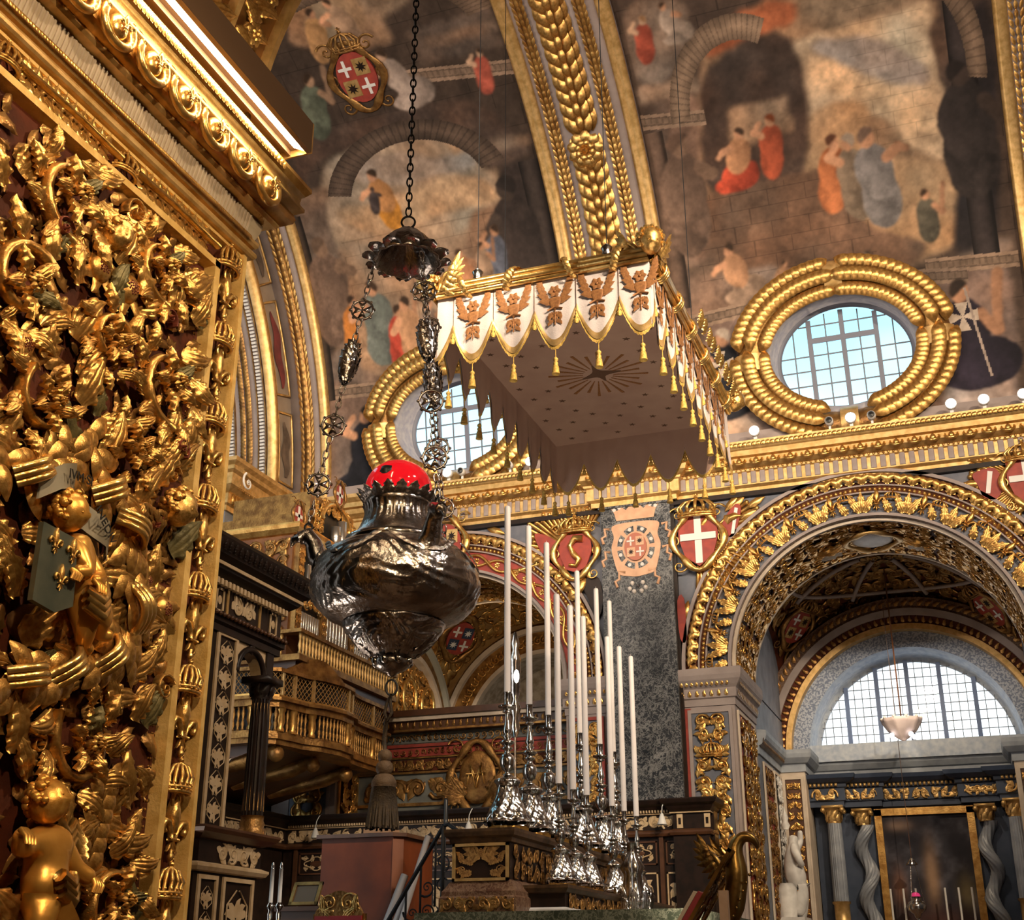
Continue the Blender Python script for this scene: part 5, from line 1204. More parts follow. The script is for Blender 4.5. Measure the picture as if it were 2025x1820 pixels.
# side wall arch
g = G(); quad(g, (XPL, 22.0, 0), (XPL, YPK, 0), (XPL, YPK, 9.6), (XPL, 22.0, 9.6)); ps_ = struct('wall_passage_side', g, MATS['gilt_wall'], 'side wall of the passage bay with gilded oval panels')
for (ra_, rb_, h_, m_) in ((1.75, 1.87, .2, cream), (1.87, 2.2, .1, goldold), (2.2, 2.32, .22, mat('pale_green_stone', (.42, .42, .36), .6))):
    g = G(); a = np.linspace(0, PI, 50); V = np.stack([np.stack([np.full(50, XPL+h), 25.6 + r_*np.cos(a), 6.5 + r_*np.sin(a)], 1) for r_, h in ((ra_, 0), (ra_, h_), (rb_, h_), (rb_, 0))], 1); g.add(V, gridF(50, 4)); part('arch_moulding', g, m_, ps_)
rc = rinceau(3.4, 1.6, .3, 25, 1.0); g = G(); g.join(rc, plane_map((XPL+.02, 23.9, 6.5), (0, 1, 0), (0, 0, 1), (1, 0, 0))); part('wall_carving', g, gold, ps_, True, kind='stuff')
for y_ in (24.6, 25.6, 26.6):
    g = G(); tube(g, np.stack([np.full(40, XPL+.1), y_+.34*np.cos(a_), 7.3+.45*np.sin(a_)], 1), .05, 6, closed=True); part('oval_moulding', g, gold2, ps_, True)
fr = sailframe(-9.32, 25.6, 6.5, SR2, -2.05, 1.75); put('cartouche', piece('cartouche', CARTOUCHE, gold2), cv2, fr, 0, 0, (.9, .9, .6)); quartered(fr, cv2, .85, charge=(navy, whitepaint))
# painted screen wall closing the arch: banded in red, gold and slate
YS = 22.9
g = G(); box(g, -11.66, -6.98, YS, YS+.2, 0, 6.38); scr = struct('wall_screen', g, mat('screen_slate', (.11, .115, .11), .6, 0, (.16, .16, .14), 4), 'screen wall painted with red and gold bands closing the smaller arch')
def sband(z0, z1, d, m, nm='painted_band'):
    g = G(); box(g, -11.64, -7.0, YS-d, YS+.01, z0, z1); return part(nm, g, m, scr)
sband(6.30, 6.42, .32, midwood, 'cornice_band'); sband(6.22, 6.30, .27, cream, 'cornice_band'); sband(6.06, 6.22, .2, midwood, 'cornice_band'); sband(6.02, 6.06, .22, goldold, 'cornice_band')
sband(5.82, 6.0, .02, MATS['screen_slate']); sband(5.74, 5.80, .05, redpaint); sband(5.56, 5.72, .03, redpaint); sband(5.52, 5.55, .05, goldold); sband(5.28, 5.50, .03, bolered); sband(5.23, 5.27, .06, goldold); sband(4.62, 4.68, .05, goldold)
g = G()
x_ = -11.6
while x_ < -7.1:
    f = plane_map((x_, YS-.04, 5.91), (1, 0, 0), (0, 0, 1), (0, -1, 0)); g.join(SCROLLlo, lambda V: f(xf(V, .075, x_*3)))
    f = plane_map((x_, YS-.05, 5.64), (1, 0, 0), (0, 0, 1), (0, -1, 0)); g.join(SCROLLlo, lambda V: f(xf(V, .065, x_*5)))
    f = plane_map((x_, YS-.20, 6.08), (1, 0, 0), (0, 0, 1), (0, -1, 0)); g.join(LEAFlo, lambda V: f(xf(V, .13, .2)))
    x_ += .14
rc = rinceau(4.5, .2, .2, 41, .5); g.join(rc, plane_map((-11.6, YS-.04, 5.29), (1, 0, 0), (0, 0, 1), (0, -1, 0)))
rc = rinceau(1.9, .42, .42, 42, .4); g.join(rc, plane_map((-11.5, YS-.01, 4.72), (1, 0, 0), (0, 0, 1), (0, -1, 0)))
rc = rinceau(1.5, .42, .42, 43, .4); g.join(rc, plane_map((-8.5, YS-.01, 4.72), (1, 0, 0), (0, 0, 1), (0, -1, 0)))
part('painted_scrolls', g, goldold, scr, True, kind='stuff')
fr = ((-9.05, YS-.08, 5.10), (1, 0, 0), (0, 0, 1), (0, -1, 0)); put('cartouche', piece('cartouche', CARTOUCHE, gold2), scr, fr, 0, 0, (1.0, .95, .5), m=goldold); put('oval_field', piece('shield_field', SHIELD, goldold), scr, fr, 0, 0, (.9, .9, .5)); 
for m in (1, -1):
    for k in range(4): put('acanthus_leaf', piece('ring_leaf', LEAFS, gold), scr, fr, m*.25, -.35, .5, -m*(.6+.4*k), m, m=goldold)
for m in (1, -1):  # monogram on the oval
    for (a, b) in (((-.18, -.15), (-.10, .2)), ((-.10, .2), (0, -.05)), ((.0, -.22), (.12, .25)), ((-.2, .05), (.2, .05))):
        g = G(); f = plane_map(*fr); tube(g, f(np.array([(m*a[0], a[1], .10), (m*b[0], b[1], .10)])), .014, 5); part('monogram_stroke', g, gold2, scr, True)

# ================================================================ chancel arch at the end of the nave
g = G(); quad(g, (-24, 22.3, 0), (-12.8, 22.3, 0), (-12.8, 22.3, 19), (-24, 22.3, 19)); quad(g, (-19, 6, 0), (-19, 22.4, 0), (-19, 22.4, 19), (-19, 6, 19)); struct('wall_chancel_end', g, mat('apse_brown', (.16, .11, .07), .7, 0, (.10, .07, .05), 1), 'dim walls of the chancel beyond the arch')
XCH = -12.97
g = G(); n = 60; a = np.linspace(0, PI, n)
V = np.stack([np.stack([np.full(n, XCH), YC + r_*np.cos(a), ZV + .05 + r_*np.sin(a)], 1) for r_ in (6.95, 7.9)], 1); g.add(V, gridF(n, 2))
wl = struct('wall_chancel', g, mat('beige_painted_wall', (.26, .20, .155), .7, 0, (.36, .28, .21), 2), 'chancel arch wall with painted panels beside the last vault rib')
for (ra_, rb_, h_, m_, nm) in ((6.88, 7.0, .10, goldflat, 'arch_moulding'), (7.0, 7.07, .05, goldold, 'arch_moulding')):
    g = G(); V = np.stack([np.stack([np.full(n, XCH+h), YC + r_*np.cos(a), ZV + .05 + r_*np.sin(a)], 1) for r_, h in ((ra_, -.1), (ra_, h_), (rb_, h_), (rb_, 0))], 1); g.add(V, gridF(n, 4)); part(nm, g, m_, wl, True)
for (d0, d1, fig) in ((2.5, 14.5, 0), (17.5, 33, 1), (36, 52, 0)):     # painted panels with gold frames
    def W(rr, dd): return (XCH+.02, YC + rr*math.cos(R_(dd)), ZV + rr*math.sin(R_(dd)))
    g = G(); dd = np.linspace(d0, d1, 12); tube(g, [W(7.70, q) for q in dd] + [W(7.14, q) for q in dd[::-1]], .028, 5, closed=True); part('panel_frame', g, goldflat, wl, True)
    g = G(); dd = np.linspace(d0+1.2, d1-1.5, 15); hw = .16*np.sin(np.linspace(.15, PI-.05, 15))**.7; V = np.stack([np.array([W(7.42 + h + .05*math.sin(i*.8), q) for i, (q, h) in enumerate(zip(dd, hw))]), np.array([W(7.42 - h + .05*math.sin(i*.8), q) for i, (q, h) in enumerate(zip(dd, hw))])], 1); g.add(V + np.array([.01, 0, 0]), gridF(15, 2))
    part('painted_figure', g, MATS.get(('umber_paint', 'crimson_banner_paint')[fig]) or mat(('umber_paint', 'crimson_banner_paint')[fig], ((.09, .065, .05), (.20, .04, .04))[fig], .7, 0, ((.17, .12, .09), (.12, .03, .03))[fig], 5), wl, True)
# coffered soffit of the chancel arch
g = G(); V = np.stack([np.stack([np.full(n, x_), YC + 6.95*np.cos(a), ZV + .05 + 6.95*np.sin(a)], 1) for x_ in (XCH, XCH-2.2)], 1); g.add(V, gridF(n, 2)); so_ = part('soffit', g, plaster, wl, True)
for xc_, kind in ((-13.22, 'd'), (-13.58, 'w'), (-13.95, 'd'), (-14.25, 'd')):
    g = G()
    for i in range(96):
        dd = .8 + i*.62; aa = R_(dd); f = plane_map((xc_, YC + 6.94*math.cos(aa), ZV + .05 + 6.94*math.sin(aa)), (1, 0, 0), (0, -math.sin(aa), math.cos(aa)), (0, -math.cos(aa), -math.sin(aa)))
        if kind == 'd':
            t = G(); box(t, -.05, .05, -.022, .022, 0, .05); g.join(t, f)
        else:
            for sx_ in (-1, 1): g.join(LAURELlo, lambda V: f(xf(V, (.30, .22, .4), -sx_*.45, (sx_*.03, 0), 1, .01)))
    part('dentil_band' if kind == 'd' else 'wheat_garland', g, whitepaint if kind == 'd' else goldold, wl, kind == 'w', kind='stuff')
    for e in (-.09, .09):
        h = G(); V = np.stack([np.stack([np.full(n, xc_+e*1.0+q), YC + r_*np.cos(a), ZV + .05 + r_*np.sin(a)], 1) for q, r_ in ((-.012, 6.95), (-.012, 6.91), (.012, 6.91), (.012, 6.95))], 1); h.add(V, gridF(n, 4)); part('soffit_fillet', h, goldold, wl)
# pier with its gilded capital
g = G(); box(g, -15.5, -13.15, 19.75, 22.2, 0, 10.1); cp = part('chancel_pier', g, mat('grey_pier_paint', (.15, .155, .17), .6, 0, (.20, .20, .22), 3), wl)
for i in range(9):
    g = G(); y_ = 19.95 + i*.24; aa = np.linspace(0, PI, 7); prism(g, np.concatenate([np.stack([y_+.08*np.cos(aa), 9.75+.08*np.sin(aa)], 1), [[y_-.08, 8.3], [y_+.08, 8.3]]]), plane_map((-13.15, 0, 0), (0, 1, 0), (0, 0, 1), (1, 0, 0)), .03); part('fluted_panel', g, MATS['grey_pier_paint'], cp)
CAP = [(0, 9.95), (.05, 9.95), (.05, 10.05), (.10, 10.08), (.10, 10.28), (.14, 10.30), (.26, 10.40), (.28, 10.62), (.36, 10.66), (.36, 10.74), (.44, 10.80), (.46, 10.87), (0, 10.88)]
g = G(); mould(g, CAP, [(-15.5, 19.75, 0), (-13.15, 19.75, 0), (-13.15, 22.1, 0)], [(0, -1, 0), (1, -1, 0), (1, 0, 0)]); cap = part('pier_cornice', g, goldflat, wl)
g = G(); y_ = 19.8
while y_ < 22:
    cbox(g, (-13.03, y_, 10.18), (.05, .07, .2)); f = plane_map((-12.92, y_, 10.40), (0, 1, 0), (0, 0, 1), (1, 0, 0)); g.join(FLOWERlo, lambda V: f(xf(V, .09, y_, (0, .05)))); g.join(LEAFlo, lambda V: f(xf(V, .15, .3, (0, 0)))); y_ += .13
part('cornice_carving', g, gold2, wl, True, kind='stuff')
for y_ in (19.85, 21.3):
    g = G(); f = plane_map((-12.78, y_, 10.5), (0, 1, 0), (0, 0, 1), (1, 0, 0)); g.join(U_scroll(2.0, 30, 7), lambda V: f(xf(V, .2, 2))); part('volute', g, whitepaint, wl, True)
# ================================================================ the carved pier beside the camera
PX = -4.27
PF = ((PX, 0, 0), (0, 1, 0), (0, 0, 1), (1, 0, 0))          # u = y, v = z
g = G(); box(g, -7.5, PX, 2.2, 6.28, 0, 6.9)
pier = struct('wall_pier', g, bolered, 'gilded pier densely carved with acanthus scrolls, putti and a border of crowns')
def strip(y0, y1, z0, z1, d, m, nm):
    g = G(); c = .012; prof = [(y0, z0, 0), (y1, z0, 0), (y1, z1, 0), (y0, z1, 0)]
    b = np.array([(PX, y0, z0), (PX, y1, z0), (PX, y1, z1), (PX, y0, z1)], float); t = np.array([(PX+d, y0+c, z0+c), (PX+d, y1-c, z0+c), (PX+d, y1-c, z1-c), (PX+d, y0+c, z1-c)], float)
    g.add(np.concatenate([b, t]), BOXF); return part(nm, g, m, pier)
strip(5.93, 6.01, 0, 5.88, .075, goldframe, 'inner_frame'); strip(6.225, 6.285, 0, 6.07, .085, goldframe, 'outer_frame')
strip(2.2, 6.01, 5.80, 5.87, .075, goldframe, 'inner_frame'); strip(2.2, 6.285, 6.03, 6.075, .06, goldframe, 'outer_frame')
g = G()
for z_ in np.arange(.9, 5.8, .045):
    for y_ in (5.885, 5.905): ball(g, (PX+.004, y_ + .01*(int(z_*1000) % 2), z_), .008, 3, 5)
part('punched_dots', g, gold, pier, kind='stuff')
flm, crm = piece('border_fleur', FLEUR, gold2), piece('border_crown', CROWN, gold2)
lkm = G(); a_ = np.linspace(0, 2*PI, 14, endpoint=False); tube(lkm, np.stack([.05*np.cos(a_), .075*np.sin(a_), np.zeros(14)], 1), .018, 6, closed=True); lkm = mk('chain_link', lkm, gold2, True)
budm = mk('bud', lathe(G(), [(.001, -.1), (.05, -.04), (.06, .02), (.03, .06), (.05, .1), (.001, .16)], 10).map(lambda V: V[:, [0, 2, 1]]*np.array([1, 1, -1])), gold2, True)
for i in range(10):
    zc = 5.91 - .556*i
    put('crown', crm, pier, PF, 6.117, zc, (.205, .23, .26), 0, 1, .02)
    if zc > .9:
        put('chain_link', lkm, pier, PF, 6.117, zc-.075, (.6, .6, .6), 0, 1, .05)
        put('fleur_de_lis', flm, pier, PF, 6.117, zc-.29, (.25, .25, .36), 0, 1, .02)
        put('bud', budm, pier, PF, 6.117, zc-.375, .34, 0, 1, .05)
# border along the top: palm branches and a crown
LF, LFR, LFS = piece('acanthus_leaf', LEAF, gold), piece('acanthus_leaf_b', LEAFR, gold), piece('acanthus_leaf_c', LEAFS, gold)
SCm, FLm, LAm = piece('scroll_stem', SCROLL, gold), piece('carved_flower', FLOWER, gold2), piece('laurel_leaf', LAUREL, gold)
palm = G(); 
for i in range(9):
    for m in (1, -1): palm.join(LEAFlo, lambda V: xf(V, (.30, .36, .3), -m*.75, (.0, i*.12), m))
tube(palm, [(0, -.1, .1), (0, .5, .12), (0, 1.15, .08)], [.04, .03, .015], 6)
pmesh = mk('palm_branch', palm, gold2, True)
for (y_, rt) in ((4.86, 1), (5.14, -1), (4.12, -1), (5.88, 1)): put('palm_branch', pmesh, pier, PF, y_, 5.945, (.40, .64, .75), rt*R_(90), 1, .005)
put('crown', crm, pier, PF, 5.0, 5.915, (.2, .18, .25), R_(0), 1, .02); put('crown', crm, pier, PF, 4.0, 5.915, (.2, .18, .25), 0, 1, .02)
green = mat('bronze_green_gilding', (.10, .085, .035), .45, .4, (.19, .15, .06), 6, .2, 30)
redg = mat('red_glazed_gilding', (.22, .055, .03), .4, .3, (.14, .03, .02), 6)
brown = mat('brown_glazed_carving', (.12, .055, .02), .5, .3, (.2, .10, .035), 6, .3, 20)
rr = np.random.default_rng(5); used = []
def leafring(u, v, R0, n, turn, m=1, s=None):
    """an acanthus spiral: stem, leaves round the outside, rosette inside"""
    put('scroll_stem', SCm, pier, PF, u, v, (R0*1.0, R0*1.0, .42), turn, m, .03)
    for i in range(n):
        f = i/(n-1); a = turn*m + m*(f*1.55*PI + .1) if m > 0 else PI - turn + m*(f*1.55*PI + .1)
        rad = R0*(1.02 - .16*f); L = (s or R0*.95)*(1 - .3*f)
        rot = a - PI/2 + m*(1.25)
        put('acanthus_leaf', LF if m > 0 else LFR, pier, PF, u + rad*math.cos(a), v + rad*math.sin(a), (L, L, .36), rot + (PI if False else 0), 1, .05)
        if i % 2: put('acanthus_leaf', LFR if m > 0 else LF, pier, PF, u + rad*.9*math.cos(a), v + rad*.9*math.sin(a), (L*.62, L*.62, .3), rot + m*1.5, 1, .03)
    for k in range(5):
        a = k*2*PI/5 + turn; put('acanthus_leaf', LFS, pier, PF, u + .04*math.cos(a), v + .04*math.sin(a), (R0*.62, R0*.62, .42), a - PI/2 + .3, 1, .08, m=green if k == 4 and R0 > .2 else None)
    put('carved_flower', FLm, pier, PF, u, v, (R0*.2, R0*.2, .16), 0, 1, .16)
    used.append((u, v, R0*1.35))
leafring(4.56, 5.46, .27, 8, 1.9, -1); leafring(5.37, 5.47, .23, 8, 2.0, -1); leafring(4.33, 4.78, .27, 8, .8, 1); leafring(5.56, 4.80, .27, 9, 1.9, -1)
leafring(5.02, 4.80, .20, 6, .4, 1); leafring(5.22, 2.66, .25, 8, 2.6, 1); leafring(5.60, 1.95, .22, 7, 1.2, -1); leafring(4.60, 4.25, .20, 6, 2.2, 1); leafring(5.30, 4.28, .17, 6, .6, -1)
# small volutes
for (u, v, s_, m_) in ((5.85, 3.06, .10, 1), (5.12, 5.70, .10, -1), (5.80, 5.02, .09, -1), (5.0, 3.55, .08, 1), (4.9, 2.62, .10, -1), (5.72, 4.28, .08, 1)):
    put('volute', SCm, pier, PF, u, v, (s_, s_, .3), .5, m_, .03)
# pomegranates and flowers
pom = G(); ball(pom, (0, 0, .25), .5, 9, 14, (1, 1.15, .8))
for k in range(7): a = k*2*PI/7; pom.join(LEAFlo, lambda V: xf(V, (.9, .95, .9), a, (.25*math.cos(a+PI/2), .25*math.sin(a+PI/2)), 1, .12))
seed = G()
for i in range(26):
    a = i*2.4; r_ = .05*math.sqrt(i); ball(seed, (r_*math.cos(a), r_*math.sin(a), .62-.18*r_), .06, 4, 6)
pomm, seedm = mk('pomegranate', pom, gold, True), mk('seed_cluster', seed, redg, True)
for (u, v, s_, rt) in ((4.88, 5.20, .16, .5), (5.13, 5.20, .17, -.4), (4.42, 4.50, .14, 0), (5.79, 3.50, .14, .8), (5.86, 4.60, .09, 0), (5.62, 3.62, .10, 0)):
    o = put('pomegranate', pomm, pier, PF, u, v, (s_, s_, s_*.9), rt, 1, .03); q = bpy.data.objects.new('seed_cluster', seedm); COL.objects.link(q); q.parent = o; used.append((u, v, s_*.8))
# coloured curls and leaves
for (u, v, s_, rt) in ((4.51, 5.22, .13, .4), (5.47, 5.18, .12, -.4), (5.72, 4.45, .12, -.7), (5.55, 3.93, .12, .6)): put('red_curl', SCm, pier, PF, u, v, (s_*.6, s_*.6, .35), rt, 1, .06, m=redg)
for (u, v, s_, rt) in ((5.15, 5.06, .24, .8), (5.87, 5.33, .22, .1), (5.78, 4.56, .2, -.5), (5.82, 3.85, .34, -.7), (5.05, 4.38, .22, .3), (5.75, 2.85, .26, -.4)): put('acanthus_leaf', LFS, pier, PF, u, v, (s_, s_, .3), rt, 1, .02, m=green)
# laurel garland tied with ribbons
gar = rpoly([(4.1, 3.75), (4.48, 3.84), (4.70, 3.95), (4.95, 4.14), (5.10, 4.0), (5.36, 3.88), (5.40, 3.62), (5.50, 3.36), (5.32, 3.14), (5.02, 3.0), (4.75, 2.91), (4.3, 2.8)], 5)[:-6]
for i, (u, v) in enumerate(gar):
    if i % 1 == 0:
        du, dv = gar[min(i+1, len(gar)-1)] - gar[max(i-1, 0)]; an = math.atan2(dv, du) - PI/2
        for k in range(3):
            put('laurel_leaf', LAm, pier, PF, u + rr.uniform(-.06, .06), v + rr.uniform(-.06, .06), (.24, .20+.05*rr.random(), .3), an + rr.uniform(-1.0, 1.0), 1, .06+.05*rr.random())
for (u, v, rt) in ((5.12, 3.97, .6), (5.35, 3.83, -.3), (5.47, 3.42, -1.2), (5.28, 3.12, .9), (4.98, 3.0, .8), (4.72, 2.90, .3), (4.55, 3.87, .6)):
    g = G()
    for k in (-.035, 0, .035): tube(g, np.stack([np.linspace(-.13, .13, 9), np.full(9, k), .08 + .10*np.cos(np.linspace(-1.4, 1.4, 9))], 1), .022, 6)
    me = MESHLIB.get('ribbon_tie') or mk('ribbon_tie', g, gold2, True); MESHLIB['ribbon_tie'] = me; put('ribbon_tie', me, pier, PF, u, v, 1.0, rt, 1, .03)
# winged cherub heads
hm, hrm, wgm = piece('cherub_head', HEAD, gold2), piece('cherub_hair', HAIR, gold), piece('cherub_wing', WING, gold)
def cherub(parent, fr, u, v, s, rot=0, lift=.1, wings=True, m=None, tilt=None, wingrot=.3, ws=1.9, sweep=0.0):
    o = put('cherub_head', hm, parent, fr, u, v, s, rot, 1, lift, m, tilt)
    h = bpy.data.objects.new('hair', hrm); COL.objects.link(h); h.parent = o
    if m is not None: h.material_slots[0].link = 'OBJECT'; h.material_slots[0].material = m
    if wings:
        for q in (1, -1):
            w_ = bpy.data.objects.new('wing', wgm); COL.objects.link(w_); w_.parent = o; w_.matrix_local = Matrix.Translation((q*.45, -.75, -.5)) @ Matrix.Rotation(q*sweep, 4, 'Y') @ Matrix.Rotation(q*wingrot, 4, 'Z') @ Matrix.Diagonal((q*ws, ws, ws*.8, 1))
            if m is not None: w_.material_slots[0].link = 'OBJECT'; w_.material_slots[0].material = m
    return o
cherub(pier, PF, 5.74, 4.08, .115, -.15, .14, True, None, (.2, .35), -.6, 1.7); cherub(pier, PF, 4.93, 5.43, .10, -.3, .12, False, None, (.3, .3))
used += [(5.74, 4.0, .2), (4.93, 5.43, .14)]
# banner with its lettering
bp = np.array([(4.60, 3.80), (4.70, 3.88), (4.80, 3.92), (4.88, 3.87), (4.93, 3.79), (5.0, 3.74), (5.08, 3.70), (5.13, 3.62)])
t_ = np.linspace(0, 1, 8); g = G(); zz = .15 + .05*np.sin(t_*9)
V = np.stack([np.stack([np.full(8, PX)+zz, bp[:, 0]-.0, bp[:, 1]+.075], 1), np.stack([np.full(8, PX)+zz+.02, bp[:, 0]-.03, bp[:, 1]-.075], 1)], 1); g.add(V, gridF(8, 2)); g.add(V - np.array([.012, 0, 0]), gridF(8, 2)[:, ::-1])
ban = part('banner', g, mat('parchment_grey', (.20, .17, .12), .6, 0, (.13, .11, .08), 6), pier, True)
def text(s, fr, u, v, size, rot, m, parent, lift):
    c = bpy.data.curves.new('lettering', 'FONT'); c.body = s; c.size = size; c.align_x = 'CENTER'; c.align_y = 'CENTER'; c.extrude = .002
    tmp = bpy.data.objects.new('lettering', c); COL.objects.link(tmp); dg = bpy.context.evaluated_depsgraph_get(); me = bpy.data.meshes.new_from_object(tmp.evaluated_get(dg)); bpy.data.objects.remove(tmp)
    me.materials.clear(); me.materials.append(m); return put('lettering', me, parent, fr, u, v, 1.0, rot, 1, lift)
text('IVM·SI', PF, 4.775, 3.90, .07, .1, blackpl, ban, .235); text('INEDIV', PF, 5.02, 3.73, .07, -.75, blackpl, ban, .225)
# putti
def putto(name, P, s, head, hrot, m, parent, tilt):
    E_ = [('pel', 'ch'), ('ch', 'nk'), ('ch', 'sl'), ('sl', 'el'), ('el', 'hl'), ('ch', 'sr'), ('sr', 'er'), ('er', 'hr'), ('pel', 'kl'), ('kl', 'al'), ('al', 'tl'), ('pel', 'kr'), ('kr', 'ar'), ('ar', 'tr')]
    rad = dict(pel=.105, ch=.10, nk=.05, sl=.06, el=.05, hl=.035, sr=.06, er=.05, hr=.035, kl=.068, al=.042, tl=.03, kr=.068, ar=.042, tr=.03)
    J = {k: (PX + P[k][2], P[k][0], P[k][1], rad[k]*s) for k in rad}
    o = skinbody(name, J, E_, m, parent)
    h = cherub(parent, PF, head[0], head[1], .105*s, hrot, head[2], False, m, tilt)
    for k in ('hl', 'hr'):            # fingers
        for q in range(4):
            g = G(); a = np.array(J[k][:3]); d_ = np.array([.01, .018*(q-1.5)*s, 0]); tip = a + d_ + np.array([.03*s, (-.03 if k == 'hl' else .02)*s, -.06*s]); tube(g, [a + d_*.6, (a+d_+tip)/2 + np.array([.015, 0, 0]), tip], [.014*s, .012*s, .008*s], 6); part('finger', g, m, parent, True)
    return o
skin_g = mat('smooth_gilding', (.78, .42, .10), .34, .7, (.60, .28, .05), 4, .08, 20)
P1 = dict(pel=(4.93, 3.33, .16), ch=(4.90, 3.54, .17), nk=(4.82, 3.63, .18), sl=(4.82, 3.55, .22), el=(4.86, 3.42, .28), hl=(4.77, 3.41, .27), sr=(4.98, 3.57, .14), er=(5.03, 3.44, .22), hr=(4.92, 3.40, .28), kl=(5.06, 3.27, .25), al=(5.12, 3.19, .18), tl=(5.19, 3.19, .22), kr=(4.98, 3.19, .22), ar=(5.08, 3.12, .13), tr=(5.13, 3.10, .16))
putto('putto', P1, 1.0, (4.77, 3.72, .20), .1, skin_g, pier, (.1, .25))
P2 = dict(pel=(4.98, 1.98, .16), ch=(4.98, 2.15, .17), nk=(4.94, 2.25, .17), sl=(5.06, 2.18, .16), el=(5.14, 2.06, .2), hl=(5.22, 2.02, .26), sr=(4.86, 2.17, .16), er=(4.76, 2.12, .2), hr=(4.70, 2.2, .24), kl=(5.05, 1.82, .25), al=(5.03, 1.6, .18), tl=(5.08, 1.55, .24), kr=(4.9, 1.82, .24), ar=(4.9, 1.6, .16), tr=(4.92, 1.55, .2))
putto('putto', P2, 1.05, (4.93, 2.35, .17), -.25, skin_g, pier, (-.35, .2))
used += [(4.9, 3.4, .3), (5.0, 2.0, .22), (4.8, 3.85, .2)]
# shield of lilies held by the putto
g = G(); prism(g, [(4.52, 3.58), (4.76, 3.57), (4.79, 3.42), (4.80, 3.24), (4.68, 3.18), (4.52, 3.2)], plane_map((PX+.24, 0, 0), (0, 1, 0), (0, 0, 1), (1, 0, 0)), .03); shl = part('shield', g, mat('verdigris_shield', (.045, .055, .045), .5, .2, (.08, .085, .065), 7), pier)
for (u, v) in ((4.61, 3.48), (4.74, 3.47), (4.68, 3.32)):
    put('fleur_de_lis', flm, shl, ((PX+.27, 0, 0), (0, 1, 0), (0, 0, 1), (1, 0, 0)), u, v, (.10, .10, .12))
# rock under the putto, drapery
g = G(); ball(g, (PX+.02, 4.92, 3.17), .2, 10, 14, (.5, 1.3, .62)); part('rock', g, brown, pier, True)
g = G(); ball(g, (PX+.05, 5.05, 3.58), .2, 10, 14, (.4, .7, 1.1)); part('drapery', g, brown, pier, True)
for (pts_, r_) in (([(4.86, 3.34, .28), (4.95, 3.30, .31), (5.04, 3.36, .26), (5.07, 3.46, .2)], .03), ([(4.92, 2.02, .3), (5.0, 1.98, .3), (5.08, 2.02, .24)], .035), ([(5.06, 2.30, .1), (5.15, 2.22, .12), (5.2, 2.28, .1), (5.3, 2.2, .1)], .035)):
    for k in range(3):
        g = G(); tube(g, [(PX+z_, u+.01*k, v-.035*k) for u, v, z_ in pts_], r_, 7); part('drapery_fold', g, gold2, pier, True)
# laurel twig
for i in range(7):
    for m in (1, -1): put('laurel_leaf', LAm, pier, PF, 5.36+.012*i, 2.06+.07*i, (.22, .17, .3), -m*.75+.1, 1, .08)
# leaves filling the rest of the ground
cnt = 0; tries = 0
while cnt < 105 and tries < 4000:
    tries += 1; u, v = rr.uniform(4.05, 5.84), rr.uniform(1.75, 5.74)
    if u < 4.05 + max(0, (3.6-v))*.28: continue
    if any((u-a)**2 + (v-b)**2 < (c*.9)**2 for a, b, c in used): continue
    if any((u-a)**2 + (v-b)**2 < .11**2 for a, b in [q[:2] for q in used[-cnt:]] if cnt): continue
    s_ = rr.uniform(.22, .36); rt = math.atan2(u-5.0, -(v-3.7)*.0+.6) * -.6 + rr.uniform(-1.6, 1.6)
    tip = (u + s_*math.cos(rt+PI/2), v + s_*math.sin(rt+PI/2))
    if not (3.9 < tip[0] < 5.9 and 1.6 < tip[1] < 5.78): continue
    put('acanthus_leaf', (LF, LFR, LFS)[cnt % 3], pier, PF, u, v, (s_, s_, .34), rt, 1, .01 + .04*rr.random(), m=(green if cnt % 17 == 0 else None)); used.append((u, v, .09)); cnt += 1
# ground-level clutter of small leaves between
g = G()
for i in range(520):
    u, v, rt, s_ = rr.uniform(3.95, 5.88), rr.uniform(1.7, 5.76), rr.uniform(0, 6.28), rr.uniform(.10, .17)
    f = plane_map(*PF); g.join(LEAFlo, lambda V: f(np.clip(xf(V, (s_, s_, .2), rt, (u, v), 1, -.01), [3.5, 0, -1], [5.92, 5.79, 9])))
part('small_leaves', g, goldold, pier, True, kind='stuff')

# ---- cornice of the pier with its light strip
def pm_(prof, m, nm, smooth=False):
    g = G(); mould(g, prof, [(PX, 2.2, 0), (PX, 6.28, 0), (PX-2.5, 6.28, 0)], [(1, 0, 0), (1, 1, 0), (0, 1, 0)]); return part(nm, g, m, pier, smooth)
a = np.linspace(-PI/2, PI/2, 7)
pm_([(0, 6.075), (.05, 6.08)] + [(.06+.035*math.cos(q), 6.115+.035*math.sin(q)) for q in a] + [(.05, 6.155), (0, 6.16)], goldflat, 'roll_moulding')
pm_([(0, 6.16), (.085, 6.17), (.10, 6.19), (.10, 6.215), (.07, 6.225), (0, 6.23)], goldflat, 'rope_moulding')
pm_([(0, 6.23), (.075, 6.23), (.10, 6.30), (.11, 6.36), (0, 6.37)], mat('cream_fluted_band', (.50, .42, .31), .6, 0, (.42, .34, .24), 6), 'fluted_band')
pm_([(0, 6.37), (.17, 6.37), (.19, 6.385), (.19, 6.40), (0, 6.41)], goldflat, 'fillet')
pm_([(0, 6.40)] + [(.17+.10*math.cos(q), 6.475+.075*math.sin(q)) for q in a] + [(0, 6.555)], gold, 'egg_torus', True)
pm_([(0, 6.55), (.31, 6.55), (.31, 6.575), (.29, 6.585), (.285, 6.62), (.29, 6.66), (.31, 6.68), (0, 6.69)], goldframe, 'cove', True)
pm_([(0, 6.68), (.31, 6.68), (.34, 6.72), (.34, 6.75), (0, 6.76)], gold, 'leaf_moulding')
g = G()
